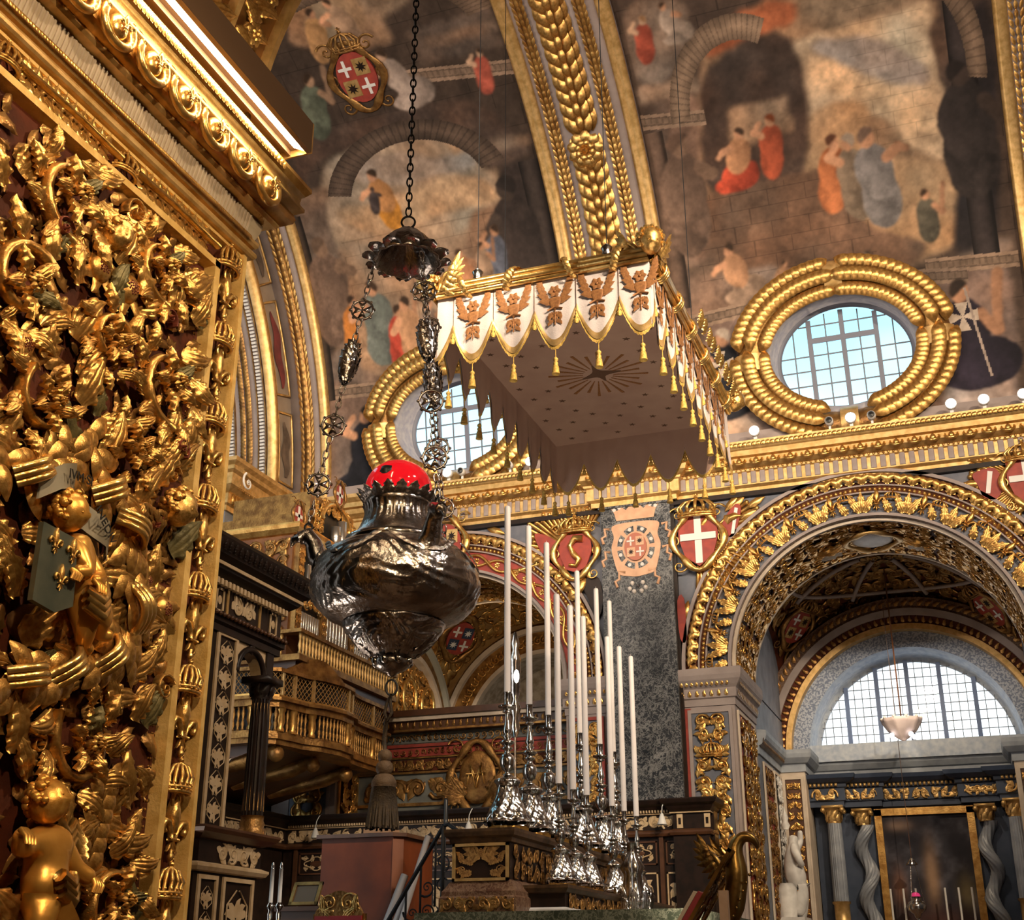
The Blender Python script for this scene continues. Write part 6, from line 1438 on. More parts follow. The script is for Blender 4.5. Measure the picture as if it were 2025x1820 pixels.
for i in range(150):
    y_ = 3.0 + i*.0219; f = plane_map((PX+.115, y_, 6.19), (0, 1, 0), (0, 0, 1), (1, 0, 0)); g.join(LAURELlo, lambda V: f(xf(V, (.05, .045, .06), .9, (0, -.01))))
for i in range(82):
    y_ = 3.0 + i*.04; f = plane_map((PX+.325, y_, 6.685), (0, 1, 0), (0, 0, 1), (1, 0, 0)); g.join(LEAFlo, lambda V: f(xf(V, (.075, .07, .08), 0, (0, 0))))
part('moulding_leaves', g, gold, pier, True, kind='stuff')
g = G()
for i in range(96):
    y_ = 3.0 + i*.034; t = G(); box(t, -.006, .006, 0, .125, -.002, .010); g.join(t, plane_map((PX+.079, y_, 6.235), (0, 1, 0), (.26, 0, .966), (.966, 0, -.26)))
part('flute_ribs', g, cream, pier, kind='stuff')
# eggs with lilies in scrolled collars
eg = G(); ball(eg, (0, 0, .02), .07, 9, 14, (.85, 1.05, .75))
aa = np.linspace(R_(150), R_(390), 18); tube(eg, np.stack([.105*np.cos(aa), .10*np.sin(aa)+.005, np.full(18, .03)], 1), .024, 7)
for m in (1, -1): eg.join(SCROLL, lambda V: xf(xf(V, (.042, .042, .05), 1.2), 1, 0, (m*.105, .07), m, .02))
eg.join(FLEUR, lambda V: xf(V, (.085, .085, .07), 0, (0, -.025), 1, .072))
egm = mk('egg_and_scroll', eg, gold2, True); lnk = mk('spacer_leaf', G().join(LEAFlo, lambda V: xf(V, (.14, .12, .12), 0, (0, -.06))), gold, True)
EF = ((PX+.262, 0, 0), (0, 1, 0), (0, 0, 1), (1, 0, 0))
for i in range(11):
    y_ = 6.12 - i*.325; put('egg_and_scroll', egm, pier, EF, y_, 6.475, (1.2, 1.15, 1.2)); put('spacer_leaf', lnk, pier, EF, y_-.165, 6.475, 1.0)
# light channel
g = G(); box(g, PX+.26, PX+.52, 2.2, 6.27, 6.84, 7.03); box(g, PX+.485, PX+.52, 2.2, 6.27, 6.79, 6.84); box(g, PX+.34, PX+.36, 2.2, 6.27, 6.80, 6.84)
led = thing('light_strip', 'brown metal light channel with a glowing strip along the pier cornice', 'lamp', (PX+.4, 5.0, 6.76))
part('channel', g, bronzehood, led)
g = G(); quad(g, (PX+.40, 2.2, 6.838), (PX+.478, 2.2, 6.795), (PX+.478, 6.24, 6.795), (PX+.40, 6.24, 6.838)); part('glowing_strip', g, ledwhite, led)
g = G(); quad(g, (PX+.30, 2.2, 7.035), (PX+.34, 2.2, 7.035), (PX+.34, 6.24, 7.035), (PX+.30, 6.24, 7.035)); part('upper_glowing_strip', g, ledwhite, led)
g = G(); box(g, PX+.26, PX+.52, 6.27, 6.285, 6.79, 7.03); part('end_cap', g, goldflat, led)
for y_ in (2.6, 4.2, 5.8):
    g = G(); box(g, PX+.28, PX+.31, y_, y_+.03, 6.755, 6.85); part('bracket', g, bronzehood, led)

# ---- arch above: carved soffit
ACX, ACZ, ARR = -1.42, 6.92, 2.85
g = G(); cyl(g, ACX, ACZ, ARR, 2.2, 6.28); 
sof = struct('ceiling_arch', g, mat('gilt_red_ground', (.28, .13, .03), .6, .2, (.18, .07, .02), 5), 'gilded soffit of the chapel arch springing from the carved pier', True)
def sfr(y, ang): return ((ACX + ARR*math.cos(ang), y, ACZ + ARR*math.sin(ang)), (0, 1, 0), (math.sin(ang), 0, -math.cos(ang)), (-math.cos(ang), 0, -math.sin(ang)))
def sfr(y, ang):
    ex = Vector((0, 1, 0)); en = Vector((-math.cos(ang), 0, -math.sin(ang))); ey = en.cross(ex); return ((ACX + ARR*math.cos(ang), y, ACZ + ARR*math.sin(ang)), tuple(ex), tuple(ey), tuple(en))
for y_ in (6.20, 5.72, 4.6):
    g = G(); arcmould(g, [(ARR, y_), (ARR-.07, y_+.01), (ARR-.07, y_+.06), (ARR, y_+.07)], ACX, ACZ, 0, PI, 60); part('soffit_moulding', g, goldflat, sof)
for i in range(34):
    an = PI - .03 - i*.038
    put('acanthus_leaf', (LF, LFR)[i % 2], sof, sfr(5.90 + .12*(i % 2), an), 0, 0, (.26, .26, .32), (.9 if i % 2 else -.9) , 1, .0)
    if i % 3 == 0: put('carved_flower', FLm, sof, sfr(6.0, an-.02), 0, 0, (.09, .09, .12), 0, 1, .04)
for i in range(16):
    an = PI - .03 - i*.085
    for y_ in (4.85, 5.15, 5.45): put('acanthus_leaf', (LF, LFR, LFS)[(i+int(y_*10)) % 3], sof, sfr(y_ + .06*(i % 2), an), 0, 0, (.34, .34, .4), rr.uniform(-2.5, 2.5), 1, .0)
    put('carved_flower', FLm, sof, sfr(5.2, an), 0, 0, (.15, .15, .22), 0, 1, .08)

# ---- the near wall of the nave, so the room closes round the view
g = G(); arch_fill(g, ACX, ACZ, ARR, -13.0, 6.0, 11.0, 6.28); quad(g, (-13, 6.28, 0), (-7.4, 6.28, 0), (-7.4, 6.28, ACZ), (-13, 6.28, ACZ)); quad(g, (-7.4, 6.28, 0), (PX-.02, 6.28, 0), (PX-.02, 6.28, ACZ), (-7.4, 6.28, ACZ)); quad(g, (1.45, 6.28, 0), (6, 6.28, 0), (6, 6.28, ACZ), (1.45, 6.28, ACZ))
struct('wall_near', g, cream, 'near wall of the nave above the chapel arch')
g = G(); box(g, 1.43, 4.5, 2.2, 6.27, 0, 6.9); struct('wall_pier_opposite', g, goldold, 'matching gilded pier across the chapel arch')
g = G(); cyl(g, ACX, 7.2, 3.9, -5, 2.2); struct('ceiling_near_chapel', g, cream, 'vault of the chapel the view is taken from')
g = G(); quad(g, (-5.3, -5, 0), (-5.3, 2.2, 0), (-5.3, 2.2, 7.3), (-5.3, -5, 7.3)); quad(g, (-5.3, 2.2, 0), (-4.27, 2.2, 0), (-4.27, 2.2, 7.3), (-5.3, 2.2, 7.3)); struct('wall_near_chapel', g, cream, 'side wall of the chapel the view is taken from')

g = G(); quad(g, (7.0, 6.2, 0), (7.0, 22.2, 0), (7.0, 22.2, 19), (7.0, 6.2, 19)); struct('wall_nave_end', g, cream, 'plain wall closing the nave beyond the frame')
g = G(); quad(g, (2.25, YW, 0), (7.0, YW, 0), (7.0, YW, 11), (2.25, YW, 11)); struct('wall_far_next', g, plaster, 'next stretch of the nave side wall')
g = G(); d = np.linspace(0, 180, 40); V = np.concatenate([vpt(np.full(40, x), d) for x in (2.25, 7.0)]).reshape(2, 40, 3); g.add(V, gridF(2, 40)); struct('ceiling_next', g, MATS['vault_paint_plain'], 'next stretch of the painted barrel vault', True)
g = G(); quad(g, (-5.4, -5, 0), (2.6, -5, 0), (2.6, -5, 11.2), (-5.4, -5, 11.2)); struct('wall_behind', g, cream, 'back wall of the chapel the view is taken from')
g = G(); quad(g, (2.5, -5, 0), (2.5, 2.2, 0), (2.5, 2.2, 7.3), (2.5, -5, 7.3)); quad(g, (1.43, 2.2, 0), (2.5, 2.2, 0), (2.5, 2.2, 7.3), (1.43, 2.2, 7.3)); arch_fill(g, ACX, ACZ, ARR, -5.4, 2.6, 11.2, 2.2); struct('wall_near_chapel_opposite', g, cream, 'opposite side wall of the chapel the view is taken from')
# ================================================================ the hanging canopy over the altar
KX0, KX1, KY0, KY1 = -5.41, -2.81, 12.2, 16.7
KZT, KTR, KTIP, KCE = 9.10, 8.66, 8.22, 8.97
can = thing('altar_canopy', 'white and gold fringed canopy with gilded rods and cherub heads hanging over the altar', 'canopy', ((KX0+KX1)/2, (KY0+KY1)/2, KTIP))
PITCH = .507
def scallop(t):
    f = t - math.floor(t); return KTR - (KTR-KTIP)*(math.sin(PI*f)**2)**.46
sides = [((KX0, KY0), (1, 0), (0, -1), KX1-KX0, .41), ((KX1, KY0), (0, 1), (1, 0), KY1-KY0, .30), ((KX1, KY1), (-1, 0), (0, 1), KX1-KX0, .27), ((KX0, KY1), (0, -1), (-1, 0), KY1-KY0, .58)]
mot = G()
for m in (1, -1):
    for k in range(5): mot.join(LEAFlo, lambda V: xf(V, (.16, .17, .03), -m*(.9-.28*k), (m*(.05+.035*k), -.02+.055*k), m))
    mot.join(LEAFlo, lambda V: xf(V, (.12, .12, .03), -m*2.4, (m*.03, -.14), m)); mot.join(LEAFlo, lambda V: xf(V, (.10, .10, .03), -m*2.0, (m*.02, -.24), m))
mot.join(FLOWERlo, lambda V: xf(V, (.08, .08, .03), 0, (0, .14))); mot.join(FLOWERlo, lambda V: xf(V, (.055, .055, .03), 0, (0, -.18)))
puff(mot, rpoly([(-.06, .06), (.06, .06), (.075, 0), (.03, -.09), (-.03, -.09), (-.075, 0)], 3), .008)
tube(mot, [(-.09, -.10, .004), (0, -.07, .006), (.09, -.10, .004)], .012, 5); tube(mot, [(0, -.1, .004), (0, -.30, .004)], .008, 5)
motm = mk('embroidered_urn', mot, embro, True)
tas = G(); tube(tas, [(0, 0, .10), (0, 0, -.02)], .006, 5); lathe(tas, [(.008, -.01), (.028, -.03), (.03, -.05), (.015, -.065), (.026, -.08), (.03, -.10), (.022, -.115), (.034, -.13), (.045, -.22), (.047, -.225)], 12)
tasm = mk('tassel', tas, fringe_m, True)
tas2 = G(); tube(tas2, [(0, 0, .06), (0, 0, 0)], .005, 5); lathe(tas2, [(.006, 0), (.022, -.02), (.012, -.04), (.028, -.06), (.032, -.10), (.01, -.115)], 10)
tas2m = mk('small_tassel', tas2, fringe_m, True)
for si, (o_, d_, n_, L, ph) in enumerate(sides):
    nu = int(L/.02); us = np.linspace(0, L, nu); zb = np.array([scallop(u/PITCH + (1-ph)) for u in us]); nv = 9
    d3, n3 = np.array([*d_, 0.]), np.array([*n_, 0.])
    wob = .012*np.sin(us*13) + .006*np.sin(us*31)
    def sheet(off, flip, top=KZT):
        g = G(); vv = np.linspace(0, 1, nv); Z = top + (zb[:, None]-top)*vv[None]
        P = np.array([*o_, 0.]) + us[:, None, None]*d3 + (off + wob[:, None]*vv[None])[..., None]*n3 + Z[..., None]*np.array([0, 0, 1.])
        F = gridF(nu, nv); g.add(P, F[:, ::-1] if flip else F); return g
    val = part('valance', sheet(.0, False), cloth, can, True); part('lining', sheet(-.012, True), clothin, val, True)
    g = G(); edge = np.array([*o_, 0.]) + us[:, None]*d3 + (.004 + wob)[:, None]*n3 + zb[:, None]*np.array([0, 0, 1.])
    V = np.stack([edge + np.array([0, 0, .085]), edge + n3*.006 + np.array([0, 0, .04]), edge + n3*.006], 1); g.add(V, gridF(nu, 3)); br_ = part('gold_braid', g, goldflat, val, True)
    g = G(); jj = np.repeat(np.arange(nu), 1); tip = edge + np.array([0, 0, -.055]) + n3*.004; tip[::2, 2] += .012
    V = np.stack([edge, tip], 1); g.add(V, gridF(nu, 2)); part('fringe', g, fringe_m, val, kind='stuff')
    ey = (0, 0, 1); fr = ((o_[0]+n_[0]*.012, o_[1]+n_[1]*.012, 0), (*d_, 0), (0, 0, 1), (*n_, 0))
    u = ph*PITCH - PITCH
    while u < L + PITCH:
        tp = u + PITCH/2
        if .1 < tp < L-.08: put('embroidered_urn', motm, val, fr, tp, KTR+.13, 1.0)
        if .03 < tp < L-.03: put('tassel', tasm, val, fr, tp, KTIP-.13, 1.0).rotation_euler = (0, 0, 0)
        if .03 < u < L-.03:
            put('small_tassel', tas2m, val, fr, u, KTR-.08, 1.0).rotation_euler = (0, 0, 0)
            g = G(); p0 = np.array([o_[0]+d_[0]*u+n_[0]*.006, o_[1]+d_[1]*u+n_[1]*.006, 0]); tube(g, [p0+[0, 0, KTR], p0+[0, 0, KZT]], .004, 4); part('seam', g, embrodark, val)
        u += PITCH
    # reeded gilt rod
    zr = 9.19
    for k in range(7):
        a = R_(-110 + k*46); g = G(); off = np.array([n_[0]*.075*math.cos(a), n_[1]*.075*math.cos(a), zr+.075*math.sin(a)])
        tube(g, [np.array([*o_, 0])+off, np.array([o_[0]+d_[0]*L, o_[1]+d_[1]*L, 0])+off], .034, 8); part('reeded_rod', g, gold2, can, True)
    g = G(); p0 = np.array([*o_, zr]); tube(g, [p0, p0 + d3*L], .07, 10); part('rod_core', g, goldold, can, True)
    nb = 4 if L < 3 else 6
    for k in range(nb):
        uu = L*(k+.55)/nb
        if si in (1, 3):
            g = G(); pp = np.array([*o_, zr]) + d3*uu
            for q in (-.05, 0, .05): tube(g, [pp + d3*q + .118*(math.cos(b)*n3 + math.sin(b)*np.array([0, 0, 1])) for b in np.linspace(0, 2*PI, 14, endpoint=False)], .022, 6, closed=True)
            part('rod_collar', g, gold2, can, True, kind='stuff')
        else:
            for i in range(8):
                b = R_(-70 + i*26); pp = np.array([*o_, zr]) + d3*(uu + (i-4)*.022*(1 if k % 2 else -1)) + .115*(math.cos(b)*n3 + math.sin(b)*np.array([0, 0, 1])); nn = math.cos(b)*n3 + math.sin(b)*np.array([0, 0, 1]); ee = np.cross(np.array([0, 0, 1.]), nn) if abs(nn[2]) < .99 else d3
                up = np.cross(nn, d3)
                put('binding_leaf', piece('laurel_gold', LAUREL, gold2), can, (tuple(pp), tuple(d3), tuple(-up if False else np.cross(nn, d3)), tuple(nn)), 0, -.05, (.17, .13, .25), .5)
# cherub heads at the corners
for (x_, y_, dx, dy) in ((KX0, KY0, -.85, -.55), (KX1, KY0, .45, -.9), (KX1, KY1, .9, .1), (KX0, KY1, -.7, .7)):
    n_ = Vector((dx, dy, 0)).normalized(); ex = Vector((-n_.y, n_.x, 0)); fr = ((x_, y_, 9.30), tuple(ex), (0, 0, 1), tuple(n_)); cherub(can, fr, 0, 0, .165, 0, .12, True, gold2, (.35, 0), .25, 1.8, .95)
for (x_, y_) in ((-3.3, KY0), (-4.9, KY0), (KX1, 14.5), (KX0, 14.5)):
    g = G(); lathe(g, [(.03, 9.24), (.06, 9.29), (.05, 9.33), (.07, 9.38), (.02, 9.43)], 12, (x_, y_, 0)); part('finial', g, silver, can, True)
    g = G(); tube(g, [(x_, y_, 9.4), (x_, y_, ZV + math.sqrt(RV**2-(y_-YC)**2))], .006, 5); part('suspension_wire', g, iron, can)
# carved crest along the far half of the rod
for i in range(9):
    y_ = 14.2 + i*.27; fr = ((KX1+.10, y_, 9.26), (0, 1, 0), (0, 0, 1), (1, 0, 0))
    put('crest_leaf', piece('crest_leaf', LEAF, gold2), can, fr, 0, 0, (.3, .26, .4), .3 if i % 2 else -.5, 1 if i % 2 else -1)
# lining of the top with stars and a sunburst
g = G(); box(g, KX0+.01, KX1-.01, KY0+.01, KY1-.01, KCE, KCE+.03); ceil = part('top_lining', g, clothin, can)
sfm = plane_map((0, 0, KCE-.001), (1, 0, 0), (0, -1, 0), (0, 0, -1)); FR = ((0, 0, KCE-.001), (1, 0, 0), (0, -1, 0), (0, 0, -1))
star = G(); aa = np.linspace(0, 2*PI, 10, endpoint=False); rad = np.where(np.arange(10) % 2 == 0, .05, .02); prism(star, np.stack([rad*np.cos(aa), rad*np.sin(aa)], 1), lambda V: V, .003); starm = mk('embroidered_star', star, embrodark, False)
ccx, ccy = -4.11, 14.55
for i in range(7):
    for j in range(12):
        x_ = KX0 + .25 + i*.35 + .08*((j*7) % 3 - 1); y_ = KY0 + .2 + j*.37 + (.18 if i % 2 else 0)
        if math.hypot((x_-ccx)/.75, (y_-ccy)/.95) < 1 or y_ > KY1-.1: continue
        put('embroidered_star', starm, ceil, FR, x_, -y_, 1.0)
for k in range(24):
    a = k*2*PI/24; r0, r1 = .20, (.66 if k % 2 else .56); w = .022
    g = G(); c_, s_ = math.cos(a), math.sin(a); prism(g, [(ccx+c_*r0-s_*w*.3, -ccy+s_*r0+c_*w*.3), (ccx+c_*r1-s_*w, -ccy+s_*r1+c_*w), (ccx+c_*r1+s_*w, -ccy+s_*r1-c_*w), (ccx+c_*r0+s_*w*.3, -ccy+s_*r0-c_*w*.3)], sfm, .003); part('sun_ray', g, embro, ceil)
g = G(); prism(g, rpoly([(ccx, -ccy+.30), (ccx+.06, -ccy+.12), (ccx+.32, -ccy+.02), (ccx+.10, -ccy-.04), (ccx+.05, -ccy-.2), (ccx-.03, -ccy-.06), (ccx-.24, -ccy-.06), (ccx-.06, -ccy+.08)], 5), sfm, .005); part('dove', g, embrodark, ceil)

# ================================================================ the silver sanctuary lamp
LX, LY = -3.83, 8.0
lamp = thing('sanctuary_lamp', 'big embossed silver sanctuary lamp with a red glass dome hanging on chains', 'lamp', (LX, LY, 3.58))
LC0 = (LX, LY, 0)
def emboss(prof, n, amp, k1, k2, seed):
    """lathe with hammered relief: scrolling waves raised on the wall"""
    prof = np.asarray(prof, float); d = np.r_[0, np.cumsum(np.hypot(*np.diff(prof, axis=0).T))]; s = np.linspace(0, d[-1], 70)
    r = np.interp(s, d, prof[:, 0]); z = np.interp(s, d, prof[:, 1])
    r = np.convolve(np.pad(r, 2, 'edge'), np.ones(5)/5, 'valid'); z = np.convolve(np.pad(z, 2, 'edge'), np.ones(5)/5, 'valid')
    a = np.linspace(0, 2*PI, n, endpoint=False); S, A = np.meshgrid(s, a, indexing='ij'); ss = S/d[-1]
    h = np.sin(k1*A + 5*np.sin(ss*9+2*np.sin(3*A)))*np.sin(k2*ss*PI + 3*np.sin(4*A+ss*5)); h = np.clip(h*1.6, -.6, .8)*np.sin(PI*ss)**.5
    R0 = r[:, None] + amp*h
    g = G(); g.add(np.stack([LX + R0*np.cos(A), LY + R0*np.sin(A), np.broadcast_to(z[:, None], A.shape)], -1), gridF(70, n, False, True)); return g
body = part('body', emboss([(.37, 4.50), (.47, 4.47), (.56, 4.39), (.61, 4.27), (.62, 4.18), (.585, 4.08), (.50, 3.99), (.36, 3.93)], 280, .0075, 15, 9, 1), oldsilver, lamp, True)
part('lower_bowl', emboss([(.30, 3.945), (.37, 3.93), (.355, 3.88), (.33, 3.86), (.29, 3.80), (.22, 3.735), (.15, 3.70), (.10, 3.69)], 200, .007, 14, 5, 2), oldsilver, lamp, True)
g = G(); lathe(g, [(.36, 4.485), (.385, 4.49), (.395, 4.51), (.385, 4.545), (.36, 4.555)], 64, LC0, caps=False); part('rim_band', g, silver, lamp, True)
# neck with fluting
nz_ = np.linspace(0, 1, 22); rn = .355 - .13*np.sin(nz_*PI/2)**.8 + .03*nz_**6; a = np.linspace(0, 2*PI, 144, endpoint=False)
fl = 1 + .035*np.abs(np.sin(a*12))[None]*np.clip((nz_-.25)*3, 0, 1)[:, None]
g = G(); g.add(np.stack([LX + rn[:, None]*fl*np.cos(a), LY + rn[:, None]*fl*np.sin(a), np.broadcast_to((4.55 + .27*nz_)[:, None], fl.shape)], -1), gridF(22, 144, False, True)); part('neck', g, oldsilver, lamp, True)
g = G(); lathe(g, [(.22, 4.80), (.245, 4.83), (.24, 4.86), (.22, 4.88)], 48, LC0); part('neck_ring', g, oldsilver, lamp, True)
crl = mk('crown_leaf', U_leaf(14, 8, 4, 0.05, .9, .03, .36), oldsilver, True)
for k in range(18):
    a = k*2*PI/18; n_ = Vector((math.cos(a), math.sin(a), 0)); ex = Vector((-math.sin(a), math.cos(a), 0)); up = Vector((0, 0, 1)); t_ = .55
    ey = (up*math.cos(t_) + n_*math.sin(t_)); en = (n_*math.cos(t_) - up*math.sin(t_)); put('crown_leaf', crl, lamp, ((LX+.215*n_.x, LY+.215*n_.y, 4.845), tuple(ex), tuple(ey), tuple(en)), 0, 0, (.17, .13, .13))
th = np.linspace(0, PI/2, 12); g = G(); lathe(g, [(.225, 4.84)] + [(.25*math.cos(q), 4.96 + .225*math.sin(q)) for q in th[:-1]] + [(.01, 5.185)], 40, LC0); part('red_dome', g, redglass, lamp, True)
g = G(); lathe(g, [(.05, 5.02), (.065, 5.06), (.05, 5.10), (.0, 5.11)], 16, (LX, LY-.19, -.03)); part('burner', g, blackpl, lamp, True)
g = G(); lathe(g, [(.10, 3.70), (.125, 3.68), (.135, 3.65), (.12, 3.615), (.07, 3.585), (.035, 3.575), (.03, 3.56), (.0, 3.55)], 28, LC0)
part('knop', g, oldsilver, lamp, True)
for k in range(8): a = k*PI/4; g = G(); ball(g, (LX+.125*math.cos(a), LY+.125*math.sin(a), 3.655), .033, 6, 10); part('cabochon', g, silver, lamp, True)
for k in range(10):
    a = k*2*PI/10; n_ = Vector((math.cos(a), math.sin(a), 0)); ex = Vector((-math.sin(a), math.cos(a), 0)); t_ = -.75; ey = Vector((0, 0, 1))*math.cos(t_) - n_*math.sin(t_); en = n_*math.cos(t_) + Vector((0, 0, 1))*math.sin(t_)
    put('bowl_leaf', piece('bowl_leaf', LEAFS, oldsilver), lamp, ((LX+.15*n_.x, LY+.15*n_.y, 3.70), tuple(ex), tuple(ey), tuple(en)), 0, 0, (.2, .22, .14))
# raised festoons on the body
for k in range(6):
    a0 = k*PI/3 + .3
    for i in range(9):
        a = a0 + (i-4)*.075; z_ = 4.42 - .10*math.cos((i-4)*.38); rr_ = .56 + .045*(4.42-z_)/.1
        n_ = Vector((math.cos(a), math.sin(a), .45)).normalized(); ex = Vector((-math.sin(a), math.cos(a), 0)); put('festoon_leaf', piece('festoon_leaf', LAUREL, oldsilver), lamp, ((LX+(rr_-.012)*math.cos(a), LY+(rr_-.012)*math.sin(a), z_), tuple(ex), tuple(n_.cross(ex)), tuple(n_)), 0, 0, (.10, .11, .12), 1.2 if i < 4 else -1.2)
# bird heads that hold the chains
def birdhead(a):
    c_, s_ = math.cos(a), math.sin(a); P = lambda r_, z_, t=0: (LX + r_*c_ - t*s_, LY + r_*s_ + t*c_, z_)
    g = G(); tube(g, [P(.50, 4.36), P(.58, 4.44), P(.61, 4.54), P(.66, 4.60), P(.72, 4.58)], [.085, .075, .06, .065, .05], 12); tube(g, [P(.71, 4.585), P(.76, 4.565), P(.775, 4.51)], [.04, .03, .006], 8)
    ball(g, P(.675, 4.615, .045), .014, 5, 6); ball(g, P(.675, 4.615, -.045), .014, 5, 6); o = part('eagle_head', g, oldsilver, lamp, True)
    g = G(); tube(g, [P(.655, 4.64 + .03*math.sin(q), .0) if False else P(.655 + .028*math.cos(q), 4.665 + .03*math.sin(q)) for q in np.linspace(0, 2*PI, 12, endpoint=False)], .008, 6, closed=True); part('loop', g, iron, o, True)
link_g = G(); aa = np.linspace(0, 2*PI, 16, endpoint=False); tube(link_g, np.stack([.020*np.cos(aa), np.zeros(16), .038*np.sin(aa)], 1), .0062, 6, closed=True)
lkA = mk('link', link_g, oldsilver, True); lkB = mk('link_dark', link_g, iron, True)
crs = G(); bb = np.linspace(0, 2*PI, 28, endpoint=False); tube(crs, np.stack([.085*np.cos(bb), np.zeros(28), .085*np.sin(bb)], 1), .010, 6, closed=True)
for k in range(4):
    a = k*PI/2; c_, s_ = math.cos(a), math.sin(a)
    pts = [(0, 0), (-.038, .078), (0, .055), (.038, .078)]; prism(crs, [(x*c_-y*s_, x*s_+y*c_) for x, y in pts], lambda V: np.stack([V[:, 0], V[:, 2]-.006, V[:, 1]], 1), .012)
for k in range(8): a = k*PI/4; ball(crs, (.095*math.cos(a), 0, .095*math.sin(a)), .014, 4, 6)
crm_ = mk('cross_medallion', crs, oldsilver, True); crs_lit = mk('cross_medallion_lit', crs, silver, True)  # one medallion in brighter silver: the light on it put into the colour
slv = G(); rs_ = np.random.default_rng(2)
for i in range(60):
    f = i/60; a = i*2.4; slv.join(LEAFlo, lambda V: V[:, [0, 2, 1]]*np.array([.09, .05, .09]) @ np.array([[math.cos(a), math.sin(a), 0], [-math.sin(a), math.cos(a), 0], [0, 0, 1]]) + np.array([.045*math.sin(PI*f)**.7*math.cos(a+1.57), .045*math.sin(PI*f)**.7*math.sin(a+1.57), -.17+.30*f]))
lathe(slv, [(.01, -.17), (.05, -.08), (.055, .03), (.03, .12), (.008, .17)], 10)
slm = mk('foliate_sleeve', slv, oldsilver, True)
def along(o, p, q):
    """turn an object so its z axis runs p->q"""
    o.location = Vector(p) - worldloc(lamp); o.rotation_euler = (Vector(q)-Vector(p)).to_track_quat('Z', 'Y').to_euler()
for ci, deg in enumerate((200, 320, 80)):
    a = R_(deg); birdhead(a)
    p0 = Vector((LX+.655*math.cos(a), LY+.655*math.sin(a), 4.70)); p1 = Vector((LX+.27*math.cos(a), LY+.27*math.sin(a), 6.88)); L_ = (p1-p0).length
    dirn = (p1-p0).normalized(); s_ = .02; k = 0
    stops = [(.14*L_, 'c'), (.36*L_, 'c'), (.60*L_, 's'), (.82*L_, 'c')]
    while s_ < L_:
        nxt = [q for q in stops if q[0] - (.11 if q[1] == 'c' else .17) <= s_]
        if nxt:
            q = nxt[0]; stops.remove(q); p = p0 + dirn*q[0]
            o = link('cross_medallion' if q[1] == 'c' else 'foliate_sleeve', (crs_lit if (ci == 1 and q[0] > .7*L_) else crm_) if q[1] == 'c' else slm, lamp); o.location = p - worldloc(lamp)
            if q[1] == 'c': o.rotation_euler = (0, 0, R_(20))
            else: o.rotation_euler = dirn.to_track_quat('Z', 'Y').to_euler(); o.scale = (1.35, 1.35, 1.1)
            s_ = q[0] + (.12 if q[1] == 'c' else .18); continue
        o = link('chain_link', lkA, lamp); o.location = p0 + dirn*s_ - worldloc(lamp); o.rotation_euler = (dirn.to_track_quat('Z', 'Y').to_matrix() @ Matrix.Rotation(PI/2*(k % 2), 3, 'Z')).to_euler(); s_ += .062; k += 1
# smoke cap above
cap_o = part('smoke_cap', lathe(G(), [(.02, 7.24), (.07, 7.22), (.13, 7.17), (.19, 7.10), (.25, 6.98), (.27, 6.93), (.255, 6.925), (.18, 7.06), (.1, 7.15), (.01, 7.2)], 40, LC0, lobes=12, amp=.04), oldsilver, lamp, True)
ptl = G(); t_ = np.linspace(0, 1, 7); w_ = np.linspace(-1, 1, 7); T_, W_ = np.meshgrid(t_, w_, indexing='ij'); ptl.add(np.stack([.075*W_*np.sqrt(np.clip(1-.9*T_**3, 0.05, 1)), .11*T_, -.02*W_**2 + .035*np.sin(T_*2.4)], -1), gridF(7, 7)); ptm = mk('cap_petal', ptl, oldsilver, True)
for k in range(12):
    a = k*2*PI/12; n_ = Vector((math.cos(a), math.sin(a), 0)); ex = Vector((-math.sin(a), math.cos(a), 0)); put('petal', ptm, lamp, ((LX+.25*n_.x, LY+.25*n_.y, 6.945), tuple(ex), tuple(n_), (0, 0, 1)), 0, 0, 1.0)
g = G(); tube(g, [(LX+.055*math.cos(q)*math.cos(R_(20)), LY+.055*math.cos(q)*math.sin(R_(20)), 7.30+.055*math.sin(q)) for q in np.linspace(0, 2*PI, 18, endpoint=False)], .009, 6, closed=True); part('ring', g, iron, lamp, True)
ztop = ZV + math.sqrt(RV**2-(LY-YC)**2); z_ = 7.40; k = 0
while z_ < ztop - .1:
    o = link('chain_link', lkB, lamp); o.location = Vector((LX, LY, z_)) - worldloc(lamp); o.rotation_euler = (0, 0, PI/2*(k % 2)+.3); o.scale = (1.15, 1.15, 1.15); z_ += .072; k += 1
g = G(); tube(g, [(LX+.04*math.cos(q)*math.cos(R_(20)), LY+.04*math.cos(q)*math.sin(R_(20)), 3.475+.055*math.sin(q)) for q in np.linspace(0, 2*PI, 18, endpoint=False)], .008, 6, closed=True); part('lower_ring', g, iron, lamp, True)
# tassel hung from the ring
ts = thing('cord_tassel', 'big brown silk tassel on a looped cord hanging under the silver lamp', 'tassel', (LX-.03, LY, 2.52))
tx = LX-.03
g = G(); tube(g, [(LX, LY, 3.42), (LX-.03, LY, 3.37), (LX-.045, LY, 3.30), (LX-.02, LY, 3.24), (LX+.01, LY, 3.30), (LX-.005, LY, 3.38), (LX, LY, 3.43)], .012, 8); tube(g, [(tx, LY, 3.26), (tx-.01, LY, 3.1), (tx, LY, 3.02)], .016, 8); part('cord', g, tasselm, ts, True)
for z_, r_ in ((3.0, .05), (2.92, .06)):
    g = G(); ball(g, (tx, LY, z_), r_, 10, 16); part('turned_ball', g, mat('brown_thread_ball', (.13, .08, .045), .7, 0, (.08, .05, .03), 20, .3, 60) if 'brown_thread_ball' not in MATS else MATS['brown_thread_ball'], ts, True)
